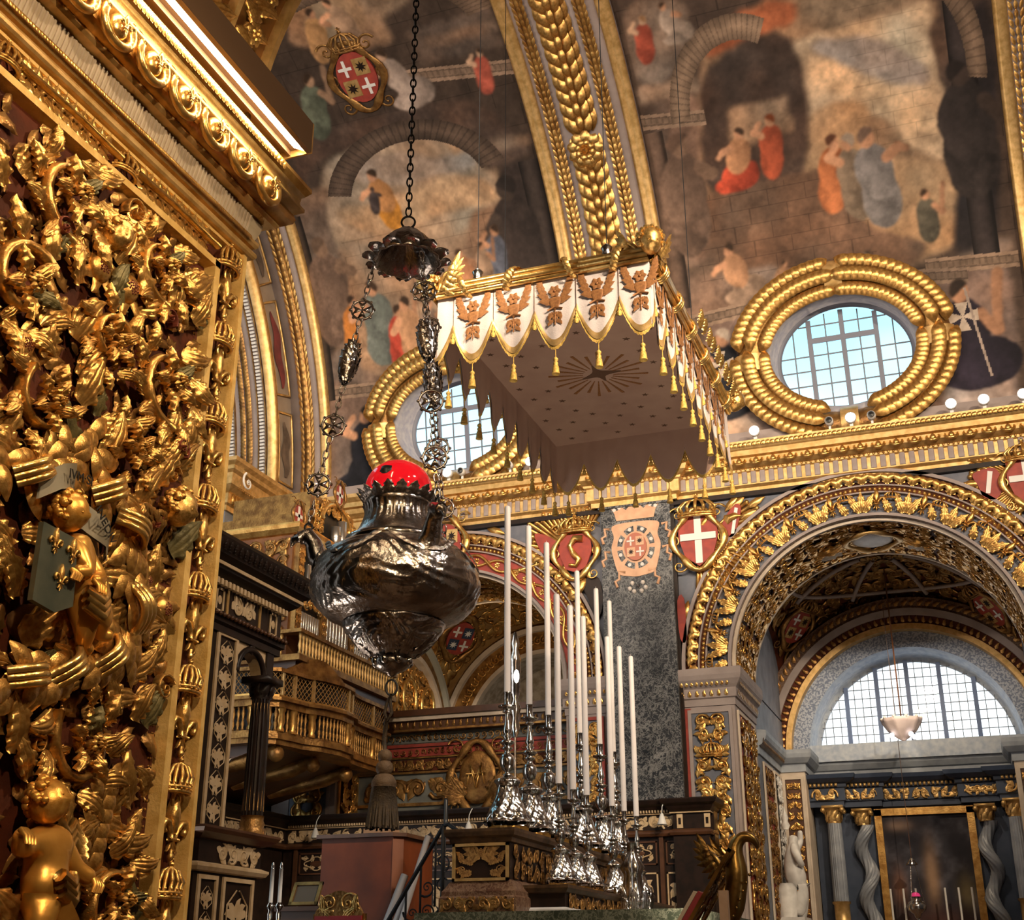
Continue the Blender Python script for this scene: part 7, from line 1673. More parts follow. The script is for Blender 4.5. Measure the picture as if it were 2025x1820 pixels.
g = G(); lathe(g, [(.03, 2.885), (.06, 2.87), (.085, 2.83), (.088, 2.80), (.08, 2.79)], 24, (tx, LY, 0)); part('tassel_head', g, MATS['brown_thread_ball'], ts, True)
g = G()
for k in range(64):
    a = k*2*PI/64; r1 = .10 + .012*math.sin(k*3.7); tube(g, [(tx+.075*math.cos(a), LY+.075*math.sin(a), 2.80), (tx+.09*math.cos(a), LY+.09*math.sin(a), 2.68), (tx+r1*math.cos(a), LY+r1*math.sin(a), 2.52+.01*math.sin(k*1.7))], [.006, .008, .007], 5)
lathe(g, [(.06, 2.79), (.08, 2.6), (.085, 2.53)], 18, (tx, LY, 0)); part('tassel_skirt', g, tasselm, ts, True, kind='stuff')

# ================================================================ the high altar and its candlesticks
AZ = 2.17
alt2 = thing('high_altar', 'stepped altar with black and gilded panels on a green marble top', 'altar', (-4.2, 14.7, 1.0))
g = G(); box(g, -5.42, -2.62, 12.02, 17.5, 2.03, AZ); box(g, -5.36, -2.7, 12.08, 17.4, 1.98, 2.03); part('marble_top', g, greenmarble, alt2)
g = G(); box(g, -5.3, -2.9, 12.2, 17.3, 1.0, 2.0); part('altar_body', g, redmarble, alt2)
def mbox(nm, x0, x1, y0, y1, prof, m):
    g = G(); mould(g, prof, [(x0, y0, 0), (x1, y0, 0), (x1, y1, 0), (x0, y1, 0)], [(-1, -1, 0), (1, -1, 0), (1, 1, 0), (-1, 1, 0)], closed=True); return part(nm, g, m, alt2)
ux0, ux1, uy0, uy1 = -5.14, -4.52, 12.30, 17.25
mbox('upper_base', ux0, ux1, uy0, uy1, [(.10, AZ), (.10, AZ+.14), (.08, AZ+.16), (.08, AZ+.20), (.05, AZ+.24), (.02, AZ+.29), (0, AZ+.31)], redmarble)
g = G(); box(g, ux0, ux1, uy0, uy1, AZ, 2.97); part('upper_step', g, darkwood, alt2)
mbox('upper_cornice', ux0, ux1, uy0, uy1, [(0, 2.83), (.02, 2.84), (.03, 2.88), (.06, 2.90), (.07, 2.94), (.07, 2.97), (-.3, 2.97)], mat('dark_gilt_wood', (.05, .028, .016), .35, .2, (.12, .065, .03), 12))
g = G(); box(g, ux0+.05, -4.06, 12.62, 17.05, AZ, 2.40); part('lower_step', g, darkwood, alt2)
mbox('lower_cornice', ux0+.3, -4.06, 12.62, 17.05, [(0, 2.36), (.02, 2.37), (.05, 2.41), (.05, 2.44), (-.3, 2.44)], MATS['dark_gilt_wood'])
mbox('lower_base', ux0+.3, -4.06, 12.62, 17.05, [(.05, AZ), (.05, AZ+.04), (0, AZ+.06)], whitestone)
# end panel with gilded eagle-like spray, front panels with scrollwork
ef = ((-4.83, uy0-.005, 2.47), (1, 0, 0), (0, 0, 1), (0, -1, 0)); f = plane_map(*ef)
g = G()
for (a, b, c, d) in ((-.30, .30, 0, .028), (-.30, .30, .332, .36), (-.30, -.272, 0, .36), (.272, .30, 0, .36)): prism(g, [(a, c), (b, c), (b, d), (a, d)], f, .03)
ep = part('end_panel_frame', g, goldflat, alt2)
for m in (1, -1):
    put('inlaid_wing', piece('wing_flat', WING, goldold), ep, ef, m*.01, .22, (.17, .20, .03), m*.7, m, .0, m=goldold)
    for (u, v, s_, rt) in ((.10, .08, .13, -1.6), (.18, .06, .12, -.6), (.20, .18, .13, -.2), (.08, .17, .12, -1.2)): put('inlaid_leaf', piece('leaf_flat', LEAF, goldold), ep, ef, m*u, v, (s_, s_, .03), m*rt, m)
    put('inlaid_scroll', piece('scroll_flat', SCROLL, goldold), ep, ef, m*.20, .10, (.055, .055, .03), .4, m)
put('inlaid_flower', piece('flower_flat', FLOWER, goldold), ep, ef, 0, .27, (.045, .045, .03))
for (nm, X_, y0_, y1_, z0_, z1_, sd, m_) in (('upper_front_carving', ux1, uy0+.05, uy1-.05, 2.49, 2.82, 51, goldold), ('lower_front_carving', -4.06, 12.66, 17.0, 2.20, 2.37, 52, goldold)):
    rc = rinceau(y1_-y0_, z1_-z0_, .2, sd, .5, sym=True); g = G(); g.join(rc, plane_map((X_+.004, y0_, z0_), (0, 1, 0), (0, 0, 1), (1, 0, 0))); part(nm, g, m_, alt2, True, kind='stuff')
rc = rinceau(.78, .15, .15, 53, .5); g = G(); g.join(rc, plane_map((-5.22, uy0-.105, AZ), (1, 0, 0), (0, 0, 1), (0, -1, 0))); part('base_carving', g, goldold, alt2, True, kind='stuff')
# silver foot of the altar cross
ft = thing('altar_cross_foot', 'cluster of embossed silver scrolls forming the foot of the altar cross', 'cross foot', (-3.92, 14.72, AZ))
g = G(); lathe(g, [(.20, AZ), (.20, AZ+.06), (.16, AZ+.10), (.17, AZ+.20), (.12, AZ+.30), (.10, AZ+.5), (.14, AZ+.58), (.06, AZ+.70), (.05, AZ+.85)], 32, (-3.92, 14.72, 0), lobes=8, amp=.08); part('foot', g, silver, ft, True)
for k in range(10):
    a = k*2*PI/10; n_ = Vector((math.cos(a), math.sin(a), 0)); ex = Vector((-math.sin(a), math.cos(a), 0)); put('scroll_leaf', piece('silver_leaf', LEAFS, silver), ft, ((-3.92+.15*n_.x, 14.72+.15*n_.y, AZ+.05), tuple(ex), (0, 0, 1), tuple(n_)), 0, 0, (.24, .32, .3))

def candlestick(loc, s, label, group):
    t = thing('silver_candlestick', label, 'candlestick', loc, group)
    def pz(prof): return [(r*s, z*s) for r, z in prof]
    g = G()
    a = np.linspace(0, 2*PI, 36, endpoint=False); rr_ = (.20 + .035*np.cos(3*a) + .012*np.cos(12*a))*s
    prism(g, np.stack([rr_*np.cos(a), rr_*np.sin(a)], 1), lambda V: V, .055*s); link('plinth', mk('plinth', g, gold2, False), t)
    g = G(); zs = np.linspace(.10, .60, 26); f = (zs-.10)/.5
    base = .205*(1-f)**.85*(1-.25*np.sin(f*PI)) + .055 + .055*np.exp(-((f-.88)/.08)**2) - .03*np.exp(-((f-.06)/.06)**2); aa = np.linspace(0, 2*PI, 72, endpoint=False)
    lob = 1 + (.20*(1-f[:, None])**.7)*np.cos(3*aa) + .05*np.sin(9*aa + 14*f[:, None])*np.cos(f[:, None]*22) + .03*np.cos(18*aa)*np.sin(f[:, None]*30)
    R0 = base[:, None]*lob*s; g.add(np.stack([R0*np.cos(aa), R0*np.sin(aa), np.broadcast_to((zs*s)[:, None], R0.shape)], -1), gridF(26, 72, False, True))
    link('tripod_base', mk('tripod_base', g, silver, True), t)
    ftg = G(); P = [(.20*s, 0, .17*s), (.25*s, 0, .11*s), (.235*s, 0, .062*s), (.205*s, 0, .07*s)]; tube(ftg, P, [.035*s, .04*s, .032*s, .02*s], 8); fm_ = mk('claw_foot', ftg, silver, True)
    for k in range(3): o = link('claw_foot', fm_, t); o.rotation_euler = (0, 0, k*2*PI/3)
    g = G(); lathe(g, pz([(.045, .58), (.06, .605), (.03, .62), (.028, .64), (.06, .66), (.082, .72), (.085, .77), (.07, .815), (.045, .83), (.032, .85), (.034, .87), (.062, .885), (.065, .90), (.03, .915), (.05, .93), (.085, .95), (.088, .965), (.045, .985), (.035, 1.0), (.055, 1.02), (.03, 1.04), (.052, 1.07), (.048, 1.10), (.03, 1.18), (.022, 1.26), (.026, 1.28), (.055, 1.29), (.056, 1.30), (.03, 1.31)]), 24); link('stem', mk('stem', g, silver, True), t)
    g = G(); lathe(g, pz([(.03, 1.31), (.07, 1.325), (.10, 1.345), (.105, 1.36), (.05, 1.352), (.045, 1.36)]), 28, lobes=10, amp=.04); link('drip_pan', mk('drip_pan', g, silver, True), t)
    g = G(); lathe(g, pz([(.042, 1.355), (.044, 1.37), (.040, 1.38), (.040, 1.50), (.044, 1.505), (.044, 1.515)]), 20); link('socket', mk('socket', g, silver, True), t)
    return t
SB, SF = 1.46/1.515, 1.06/1.515
ordn = ['first', 'second', 'third', 'fourth', 'fifth', 'sixth']
cb = cf = None
def candle(loc, h, label, group):
    g = G(); r_ = .035; lathe(g, [(r_, 0), (r_, h-.02), (r_*.8, h-.005), (.004, h)], 16); tube(g, [(0, 0, h-.005), (.002, 0, h+.025)], .003, 5); o = link('altar_taper', mk('altar_taper', g, candlewax, True)); o.location = loc
    return tag(o, label, 'candle', group)
for i, y_ in enumerate((12.75, 13.47, 14.14, 15.40, 16.28, 16.94)):
    lb = 'tall silver candlestick on the upper altar step, %s from the gilded end panel' % ordn[i]
    if i == 0: cb = candlestick((-4.72, y_, 2.975), SB, lb, 'silver candlesticks on the upper altar step')
    else: copy_tree(cb, None, (-4.72, y_, 2.975), lb)
    lb = 'very tall white taper in the upper step candlestick %s from the end panel' % ordn[i]
    if i == 0: tb = candle((-4.72, y_, 2.975+1.515*SB), 2.14, lb, 'tapers of the upper altar step')
    else: copy_tree(tb, None, (-4.72, y_, 2.975+1.515*SB), lb)
for i, y_ in enumerate((13.16, 13.66, 14.17, 15.22, 15.77, 16.36)):
    lb = 'shorter silver candlestick on the lower altar step, %s from the gilded end panel' % ordn[i]
    if i == 0: cf = candlestick((-4.28, y_, 2.443), SF, lb, 'silver candlesticks on the lower altar step')
    else: copy_tree(cf, None, (-4.28, y_, 2.443), lb)
    lb = 'white taper in the lower step candlestick %s from the end panel' % ordn[i]
    if i == 0: tf_ = candle((-4.28, y_, 2.443+1.515*SF), 2.10, lb, 'tapers of the lower altar step')
    else: copy_tree(tf_, None, (-4.28, y_, 2.443+1.515*SF), lb)
# ================================================================ dark inlaid throne beside the pier
def inlay(w, h, m_n=None, seed=0):
    """ivory candelabra pattern on a strip, flat"""
    g = G(); n = max(1, int(round(h/(w*.95)))); st_ = h/n
    for i in range(n):
        c = (i+.5)*st_
        for k in range(-2, 3): g.join(LEAFlo, lambda V: xf(V, (w*.42, w*.46, .02), -k*.55, (w/2+k*.02*w, c-.1*st_), 1 if k >= 0 else -1))
        for k in (-1, 1):
            g.join(LEAFlo, lambda V: xf(V, (w*.36, w*.36, .02), -k*2.4, (w/2, c-.15*st_), k))
            P = [(w/2 + k*w*.05, c-.45*st_, .008), (w/2+k*w*.40, c-.2*st_, .008), (w/2+k*w*.40, c+.15*st_, .008), (w/2+k*w*.06, c+.45*st_, .008)]; tube(g, P, w*.022, 4)
    return g
TX = -6.25
thr = thing('canopied_throne', 'black wooden throne canopy inlaid with ivory scrolls and a fluted column', 'throne', (TX-.5, 9.9, 1.0))
g = G(); box(g, TX-1.6, TX, 9.25, 9.78, 1.0, 4.62); part('side_pier', g, darkwood, thr)
g = G(); box(g, TX-1.6, TX, 9.20, 10.52, 4.58, 4.88); part('frieze_block', g, darkwood, thr)
def tm(nm, prof, x1, y0, y1, m):
    g = G(); mould(g, prof, [(TX-1.6, y0, 0), (x1, y0, 0), (x1, y1, 0), (TX-1.6, y1, 0)], [(0, -1, 0), (1, -1, 0), (1, 1, 0), (0, 1, 0)]); return part(nm, g, m, thr)
tm('crown_cornice', [(0, 4.88), (.04, 4.90), (.12, 4.96), (.14, 5.02), (.20, 5.06), (.22, 5.14), (.24, 5.20), (.24, 5.23), (-.5, 5.24)], TX, 9.20, 10.52, darkwood)
tm('ivory_line', [(.135, 4.985), (.15, 4.985), (.15, 5.015), (.135, 5.015)], TX, 9.20, 10.52, ivory)
tm('architrave', [(0, 4.44), (.03, 4.44), (.03, 4.50), (.06, 4.52), (.06, 4.56), (.09, 4.58), (0, 4.60)], TX, 9.22, 10.46, darkwood)
dn = G(); cbox(dn, (0, 0, 0), (.05, .035, .055)); dnm = mk('dentil', dn, ivory); bd = mk('bead', ball(G(), (0, 0, 0), .022, 5, 8), midwood, True); lfm_ = mk('cornice_leaf', G().join(LEAFS, lambda V: xf(V, (.11, .10, .12))), darkwood, True)
for i in range(20):
    y_ = 9.26 + i*.064; o = link('dentil', dnm, thr); o.location = Vector((TX+.06, y_, 4.865)) - thr.location
    o = link('bead', bd, thr); o.location = Vector((TX+.09, y_, 4.575)) - thr.location
    put('cornice_leaf', lfm_, thr, ((TX+.215, 9.02 + i*.085, 5.08), (0, 1, 0), (0, 0, 1), (1, 0, 0)), 0, 0)
fx = lambda y, z, d=.002: ((TX+d, y, z), (0, 1, 0), (0, 0, 1), (1, 0, 0))
rc = rinceau(.42, .20, .2, 61, .15); g = G(); g.join(rc, plane_map(*fx(9.62, 4.63))); part('frieze_inlay', g, ivory, thr, True, kind='stuff')
for y_ in (9.36, 10.30):
    g = G()
    for (a, b, c, d) in ((0, .13, 0, .02), (0, .13, .2, .22), (0, .02, 0, .22), (.11, .13, 0, .22)): prism(g, [(a, c), (b, c), (b, d), (a, d)], plane_map(*fx(y_, 4.62)), .01)
    ip = part('inlay_frame', g, ivory, thr); g = G(); ball(g, (TX+.005, y_+.065, 4.73), .035, 6, 12, (.2, 1, 1.2)); part('inlay_oval', g, ivory, ip, True)
for y_ in (9.54, 10.10):
    g = G(); box(g, TX, TX+.008, y_, y_+.035, 4.61, 4.85); part('gold_strip', g, goldflat, thr)
# inlaid pilaster
g = G()
for (a, b, c, d) in ((0, .04, 0, 1.72), (.30, .34, 0, 1.72), (.04, .30, 0, .04), (.04, .30, 1.68, 1.72)): prism(g, [(a, c), (b, c), (b, d), (a, d)], plane_map(*fx(9.43, 2.74)), .02)
pl_ = part('pilaster_frame', g, ivory, thr)
g = G(); g.join(inlay(.24, 1.6), plane_map(*fx(9.48, 2.80, .006))); part('pilaster_inlay', g, ivory, pl_, True, kind='stuff')
# arch with ivory spandrels and column
g = G(); a = np.linspace(0, PI, 16); r_ = .22; cy, cz = 10.02, 4.16
inn = np.stack([np.full(16, TX), cy + r_*np.cos(a), cz + r_*np.sin(a)], 1); out = np.stack([np.full(16, TX), np.clip(cy + .5*np.cos(a), 9.78, 10.32), np.clip(cz + .5*np.sin(a), 0, 4.45)], 1)
V = np.stack([inn, out], 1); g.add(V, gridF(16, 2)); g.add(V + np.array([-.12, 0, 0]), gridF(16, 2)); g.add(np.stack([inn, inn + np.array([-.12, 0, 0])], 1), gridF(16, 2)); part('arch', g, ivory, thr)
g = G(); tube(g, inn + np.array([.01, 0, 0]) + np.stack([np.zeros(16), .02*np.cos(a), .02*np.sin(a)], 1), .03, 6); part('arch_band', g, darkwood, thr, True)
g = G(); ball(g, (TX+.01, 10.02, 4.42), .05, 6, 10, (.4, 1, 1.3)); part('keystone', g, darkwood, thr, True)
g = G(); box(g, TX-.1, TX+.02, 10.28, 10.40, 4.10, 4.45); part('arch_post', g, darkwood, thr)
ccy = 10.16; aa = np.linspace(0, 2*PI, 64, endpoint=False); zs = np.array([2.92, 3.3, 3.7, 3.96]); rc_ = np.array([.095, .095, .09, .082]); fl = 1 - .10*(np.cos(16*aa) > .2)
g = G(); g.add(np.stack([TX+.06 + rc_[:, None]*fl*np.cos(aa), ccy + rc_[:, None]*fl*np.sin(aa), np.broadcast_to(zs[:, None], (4, 64))], -1), gridF(4, 64, False, True)); part('column_shaft', g, darkwood, thr)
for k in range(16):
    q = (k+.5)*2*PI/16; g = G(); tube(g, [(TX+.06+.092*math.cos(q), ccy+.092*math.sin(q), 2.96), (TX+.06+.08*math.cos(q), ccy+.08*math.sin(q), 3.92)], .006, 4); part('gilt_flute', g, goldold, thr)
g = G(); lathe(g, [(.12, 2.76), (.12, 2.80), (.105, 2.82), (.115, 2.85), (.10, 2.88), (.105, 2.92)], 24, (TX+.06, ccy, 0)); part('column_base', g, goldold, thr, True)
g = G(); lathe(g, [(.085, 3.96), (.10, 3.97), (.085, 3.99), (.10, 4.06), (.13, 4.10)], 20, (TX+.06, ccy, 0)); box(g, TX-.08, TX+.20, ccy-.14, ccy+.14, 4.10, 4.16)
for k in range(8): q = k*PI/4; f = plane_map((TX+.06+.085*math.cos(q), ccy+.085*math.sin(q), 3.98), (-math.sin(q), math.cos(q), 0), (0, 0, 1), (math.cos(q), math.sin(q), 0)); g.join(LEAFlo, lambda V: f(xf(V, .13)))
part('capital', g, darkwood, thr, True)
# pedestal
tm('ledge', [(0, 2.66), (.03, 2.67), (.10, 2.71), (.12, 2.74), (.12, 2.76), (-.5, 2.77)], TX+.06, 9.36, 10.36, midwood)
g = G(); box(g, TX-1.6, TX+.06, 9.36, 10.36, 2.46, 2.67); part('pedestal_frieze', g, darkwood, thr)
rc = rinceau(.72, .17, .17, 62, .12); g = G(); g.join(rc, plane_map(*fx(9.62, 2.48, .063))); part('pedestal_inlay', g, ivory, thr, True, kind='stuff')
tm('ivory_moulding', [(0, 2.40), (.03, 2.41), (.05, 2.44), (.05, 2.46), (.02, 2.47), (0, 2.48)], TX+.06, 9.34, 10.38, ivory)
g = G(); box(g, TX-1.6, TX+.04, 9.34, 10.34, 1.0, 2.41); part('pedestal', g, darkwood, thr)
for (y_, w_, sd) in ((9.40, .30, 63), (9.78, .50, 64)):
    g = G()
    for (a, b, c, d) in ((0, .035, 0, 1.3), (w_-.035, w_, 0, 1.3), (.035, w_-.035, 1.265, 1.3)): prism(g, [(a, c), (b, c), (b, d), (a, d)], plane_map(*fx(y_, 1.08, .042)), .02)
    pf_ = part('panel_frame', g, ivory, thr); g = G(); g.join(inlay(w_-.1, 1.2), plane_map(*fx(y_+.05, 1.1, .046))); part('panel_inlay', g, ivory, pf_, True, kind='stuff')
# carved silvered figure in the arch
g = G(); lathe(g, [(.10, 2.78), (.12, 2.9), (.08, 3.05), (.10, 3.15), (.05, 3.25)], 14, (TX-.25, 10.0, 0), lobes=5, amp=.15); part('arm_rest_carving', g, oldsilver, thr, True)
J = dict(a=(TX-.25, 10.0, 3.2, .05), b=(TX-.25, 10.0, 3.36, .045), c=(TX-.24, 10.0, 3.45, .02), d=(TX-.24, 10.0, 3.50, .03), e=(TX-.2, 10.06, 3.36, .02), f=(TX-.16, 10.09, 3.44, .015)); skinbody('statuette', J, [('a', 'b'), ('b', 'c'), ('c', 'd'), ('b', 'e'), ('e', 'f')], oldsilver, thr, tuple(thr.location))

# ================================================================ organ and its gallery
OX = -10.6
org = thing('pipe_organ', 'gilded pipe organ case with silver pipes above the choir gallery', 'organ', (-11.5, 19.8, 6.5))
g = G(); box(g, -12.9, OX-.06, 18.15, 21.6, 6.45, 8.75); part('case', g, mat('organ_brown', (.20, .085, .03), .5, .1, (.13, .05, .02), 4), org)
g = G(); box(g, -12.7, OX-.3, 18.5, 21.4, 8.75, 9.2); box(g, -12.4, OX-.2, 18.9, 20.6, 8.7, 9.75); part('upper_case', g, goldold, org)
g = G(); mould(g, [(0, 8.66), (.04, 8.68), (.10, 8.76), (.12, 8.82), (.12, 8.85), (-.2, 8.86)], [(-12.9, 18.15, 0), (OX, 18.15, 0), (OX, 21.6, 0)], [(0, -1, 0), (1, -1, 0), (1, 0, 0)]); part('case_cornice', g, gold, org)
rc = rinceau(2.1, 1.75, .3, 71, .7); g = G(); g.join(rc, plane_map((-12.8, 18.14, 6.85), (1, 0, 0), (0, 0, 1), (0, -1, 0))); part('side_fretwork', g, goldold, org, True, kind='stuff')
def pipes(y0, y1, n, z0, z1, arch=.0, inv=False):
    w = (y1-y0)/n
    for i in range(n):
        f = abs((i+.5)/n*2-1); top = z1 - arch*(f if not inv else 1-f)
        g = G(); r_ = w*.44; lathe(g, [(r_*.25, z0), (r_, z0+.17), (r_, z0+.2), (r_, top), (r_*.92, top+.004)], 14, (OX+.0, y0+w*(i+.5), 0)); box(g, OX+r_*.9, OX+r_*1.04, y0+w*(i+.5)-r_*.45, y0+w*(i+.5)+r_*.45, z0+.2, z0+.225)
        part('organ_pipe', g, mat('pipe_metal', (.42, .40, .38), .3, .9) if 'pipe_metal' not in MATS else MATS['pipe_metal'], org, True)
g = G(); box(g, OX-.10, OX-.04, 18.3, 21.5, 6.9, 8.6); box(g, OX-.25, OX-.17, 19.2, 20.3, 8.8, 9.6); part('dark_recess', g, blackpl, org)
pipes(18.46, 19.10, 8, 6.93, 7.36); pipes(18.55, 19.05, 4, 7.62, 8.45, .3); pipes(19.36, 20.18, 7, 6.93, 8.15, .25); pipes(20.42, 21.05, 8, 6.93, 7.36); pipes(20.45, 21.0, 4, 7.62, 8.45, .3); pipes(19.45, 20.1, 3, 8.85, 9.40, .25)
for y_ in (18.2, 19.12, 20.2, 21.08):
    g = G(); box(g, OX-.06, OX+.05, y_, y_+.2, 6.9, 8.68); part('case_post', g, goldold, org)
    rc = rinceau(.2, 1.7, .16, int(y_*10), .6); g = G(); g.join(rc, plane_map((OX+.05, y_, 6.92), (0, 1, 0), (0, 0, 1), (1, 0, 0))); part('post_carving', g, gold2, org, True, kind='stuff')
for (y0_, y1_, z0_, z1_) in ((18.42, 19.1, 7.36, 7.62), (18.42, 19.1, 8.35, 8.65), (19.32, 20.2, 8.1, 8.65), (20.4, 21.05, 7.36, 7.62), (20.4, 21.05, 8.35, 8.65), (18.9, 19.3, 8.85, 9.6), (20.15, 20.6, 8.85, 9.6), (19.2, 20.3, 9.45, 9.75)):
    rc = rinceau(y1_-y0_, z1_-z0_, .2, int(y0_*7+z0_*3), 1.0); g = G(); g.join(rc, plane_map((OX+.04 if z0_ < 8.8 else OX-.14, y0_, z0_), (0, 1, 0), (0, 0, 1), (1, 0, 0))); part('pipe_shade_carving', g, gold2, org, True, kind='stuff')
a = np.linspace(0, PI, 14); g = G(); tube(g, np.stack([np.full(14, OX-.12), 19.75+.55*np.cos(a), 9.3+.42*np.sin(a)], 1), .06, 8); part('pipe_arch', g, gold2, org, True)
for y_ in (18.3, 19.75, 21.2):
    fr = ((OX-.1, y_, 9.05 if y_ != 19.75 else 9.95), (0, 1, 0), (0, 0, 1), (1, 0, 0)); put('cartouche', piece('cartouche', CARTOUCHE, gold2), org, fr, 0, 0, (.40, .40, .4))
    f = plane_map(*fr); g = G(); prism(g, np.stack([.15*np.cos(np.linspace(0, 2*PI, 16, endpoint=False)), .20*np.sin(np.linspace(0, 2*PI, 16, endpoint=False))], 1), f, .03); sh_ = part('shield', g, redpaint, org)
    for (w_, h_) in ((.03, .17), (.12, .03)): g = G(); prism(g, [(-w_, -h_), (w_, -h_), (w_, h_), (-w_, h_)], lambda V: f(V + np.array([0, 0, .03])), .01); part('shield_cross', g, whitepaint, sh_)
# balustraded ledge below the pipes
g = G(); box(g, -12.9, OX+.32, 17.95, 21.7, 6.40, 6.50); box(g, -12.9, OX+.34, 17.93, 21.7, 6.86, 6.92); part('ledge', g, goldold, org)
bal = mk('ledge_baluster', lathe(G(), [(.03, 0), (.03, .04), (.018, .06), (.04, .14), (.02, .24), (.03, .30), (.03, .36)], 8), goldflat, True)
for i in range(34): o = link('ledge_baluster', bal, org); o.location = Vector((OX+.28, 18.02+i*.11, 6.50)) - org.location
for i in range(18): o = link('ledge_baluster', bal, org); o.location = Vector((-12.7+i*.12, 17.99, 6.50)) - org.location
g = G(); box(g, -12.9, OX+.2, 18.05, 21.7, 6.2, 6.42); part('ledge_beam', g, midwood, org)

gal = thing('choir_gallery', 'bulging gilded choir gallery with lattice screen and little balusters below the organ', 'gallery', (-11.2, 19.0, 4.9))
plan = np.array([(-12.6, 17.40), (-10.75, 17.40), (-10.42, 17.62), (-10.34, 18.0), (-10.30, 18.25), (-10.12, 18.55), (-10.02, 19.0), (-10.05, 19.45), (-10.2, 19.75), (-10.24, 20.1), (-10.24, 21.2)])
def offs(P, d):
    t = np.gradient(P, axis=0); t /= np.linalg.norm(t, axis=1)[:, None]; nrm = np.stack([t[:, 1], -t[:, 0]], 1); return P + nrm*d
def slab(nm, d, z0, z1, m, parent=gal):
    P = offs(plan, d); g = G(); n = len(P); back = np.array([(-12.6, 21.2)])
    poly = np.concatenate([P, back]); prism(g, poly, lambda V: V + np.array([0, 0, z0]), z1-z0); return part(nm, g, m, parent)
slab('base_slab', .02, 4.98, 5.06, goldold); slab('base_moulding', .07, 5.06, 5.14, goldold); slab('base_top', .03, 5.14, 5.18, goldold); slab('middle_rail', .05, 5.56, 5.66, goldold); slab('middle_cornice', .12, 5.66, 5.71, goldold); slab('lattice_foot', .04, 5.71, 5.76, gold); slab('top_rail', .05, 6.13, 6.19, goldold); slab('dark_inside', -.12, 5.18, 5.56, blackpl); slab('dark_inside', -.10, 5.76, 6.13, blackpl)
seg = np.r_[0, np.cumsum(np.linalg.norm(np.diff(plan, axis=0), axis=1))]
def at_s(s, d=0):
    P = offs(plan, d); return np.array([np.interp(s, seg, P[:, 0]), np.interp(s, seg, P[:, 1])])
gb = mk('gallery_baluster', lathe(G(), [(.026, 0), (.026, .03), (.016, .05), (.034, .10), (.016, .17), (.024, .19), (.016, .21), (.034, .27), (.016, .34), (.026, .36), (.026, .385)], 8), goldold, True)
posts = [1.85, 2.33, 2.62, 3.05, 4.0, 4.35, 5.4]
s = .2
while s < seg[-1]-.1:
    if min(abs(s-q) for q in posts) > .09:
        p = at_s(s); o = link('gallery_baluster', gb, gal); o.location = Vector((p[0], p[1], 5.18)) - gal.location
    s += .088
for q in posts:
    p = at_s(q); g = G(); lathe(g, [(.07, 5.18), (.07, 5.22), (.05, 5.26), (.075, 5.34), (.06, 5.48), (.08, 5.52), (.08, 5.56)], 10, (p[0], p[1], 0)); part('gallery_post', g, gold, gal, True)
    g = G(); cbox(g, (p[0], p[1], 5.95), (.05, .05, .37)); part('screen_post', g, goldflat, gal)
# lattice: crossing laths
g = G(); s = .15
while s < seg[-1]:
    for sg in (1, -1):
        pts_ = [(*at_s(min(max(s + sg*t*.30, 0), seg[-1]), .0), 5.77 + .35*t) for t in np.linspace(0, 1, 4)]; tube(g, pts_, .0065, 4, caps=False)
    s += .088
part('lattice', g, mat('lattice_wood', (.42, .24, .08), .5, .3), gal, kind='stuff')
# carved crest on the screen and brackets beneath
for (s_, L_) in ((3.1, 1.0),):
    P = [at_s(s_ + (i/12-.5)*L_*1.3) for i in range(13)]; hh = [.04+.26*math.sin(PI*i/12)**1.3 for i in range(13)]; g = G(); V = np.stack([np.array([(*p, 6.19) for p in P]), np.array([(*p, 6.19+h) for p, h in zip(P, hh)])], 1); g.add(V, gridF(13, 2)); g.add(V + np.array([-.04, 0, 0]), gridF(13, 2)); part('screen_crest', g, goldold, gal, True)
for y_ in (17.8, 19.0, 20.2):
    g = G(); tube(g, [(-12.0, y_, 4.6), (-11.6, y_, 4.68), (-10.9, y_, 4.8), (-10.45, y_, 4.93)], [.10, .12, .14, .10], 8); ball(g, (-10.5, y_, 4.86), .13, 8, 12); part('bracket', g, goldold, gal, True)
g = G(); prism(g, [(-12.6, 4.98), (-10.5, 4.98), (-12.6, 4.38)], plane_map((0, 17.6, 0), (1, 0, 0), (0, 0, 1), (0, 1, 0)), 3.2); part('underside', g, midwood, gal)

# ================================================================ choir stalls along the far wall
YSF = 21.4
stl = thing('choir_stall', 'black choir stall back inlaid with ivory scrolls along the far wall', 'choir stall', (-8.2, 21.6, 1.0))
g = G(); box(g, -12.4, -4.3, YSF+.1, YW-.18, 1.0, 4.15); part('back_board', g, darkwood, stl)
pts_ = [(-12.3, 18.0, 0), (-12.3, YSF, 0), (-4.95, YSF, 0), (-4.95, YSF-.1, 0), (-4.35, YSF-.1, 0), (-4.35, YW-.18, 0)]; outs_ = [(1, 0, 0), (1, -1, 0), (-1, -1, 0), (-1, -1, 0), (1, -1, 0), (1, 0, 0)]
def sm_(nm, prof, m): g = G(); mould(g, prof, pts_, outs_); return part(nm, g, m, stl)
sm_('cornice', [(0, 4.10), (.03, 4.12), (.08, 4.18), (.10, 4.22), (.16, 4.25), (.18, 4.31), (.18, 4.33), (-.5, 4.34)], darkwood)
sm_('frieze', [(0, 3.84), (.0, 4.10), (-.4, 4.10), (-.4, 3.84)], darkwood); sm_('ivory_line', [(.03, 4.095), (.045, 4.10), (.045, 4.115), (.03, 4.12)], ivory)
sm_('lower_moulding', [(0, 3.74), (.04, 3.75), (.06, 3.79), (.06, 3.82), (.02, 3.84), (0, 3.85)], midwood)
g = G()
x_ = -12.2
while x_ < -4.4: cbox(g, (x_, YSF-.06, 4.145), (.022, .05, .04)); x_ += .05
part('dentil_course', g, ivory, stl, kind='stuff')
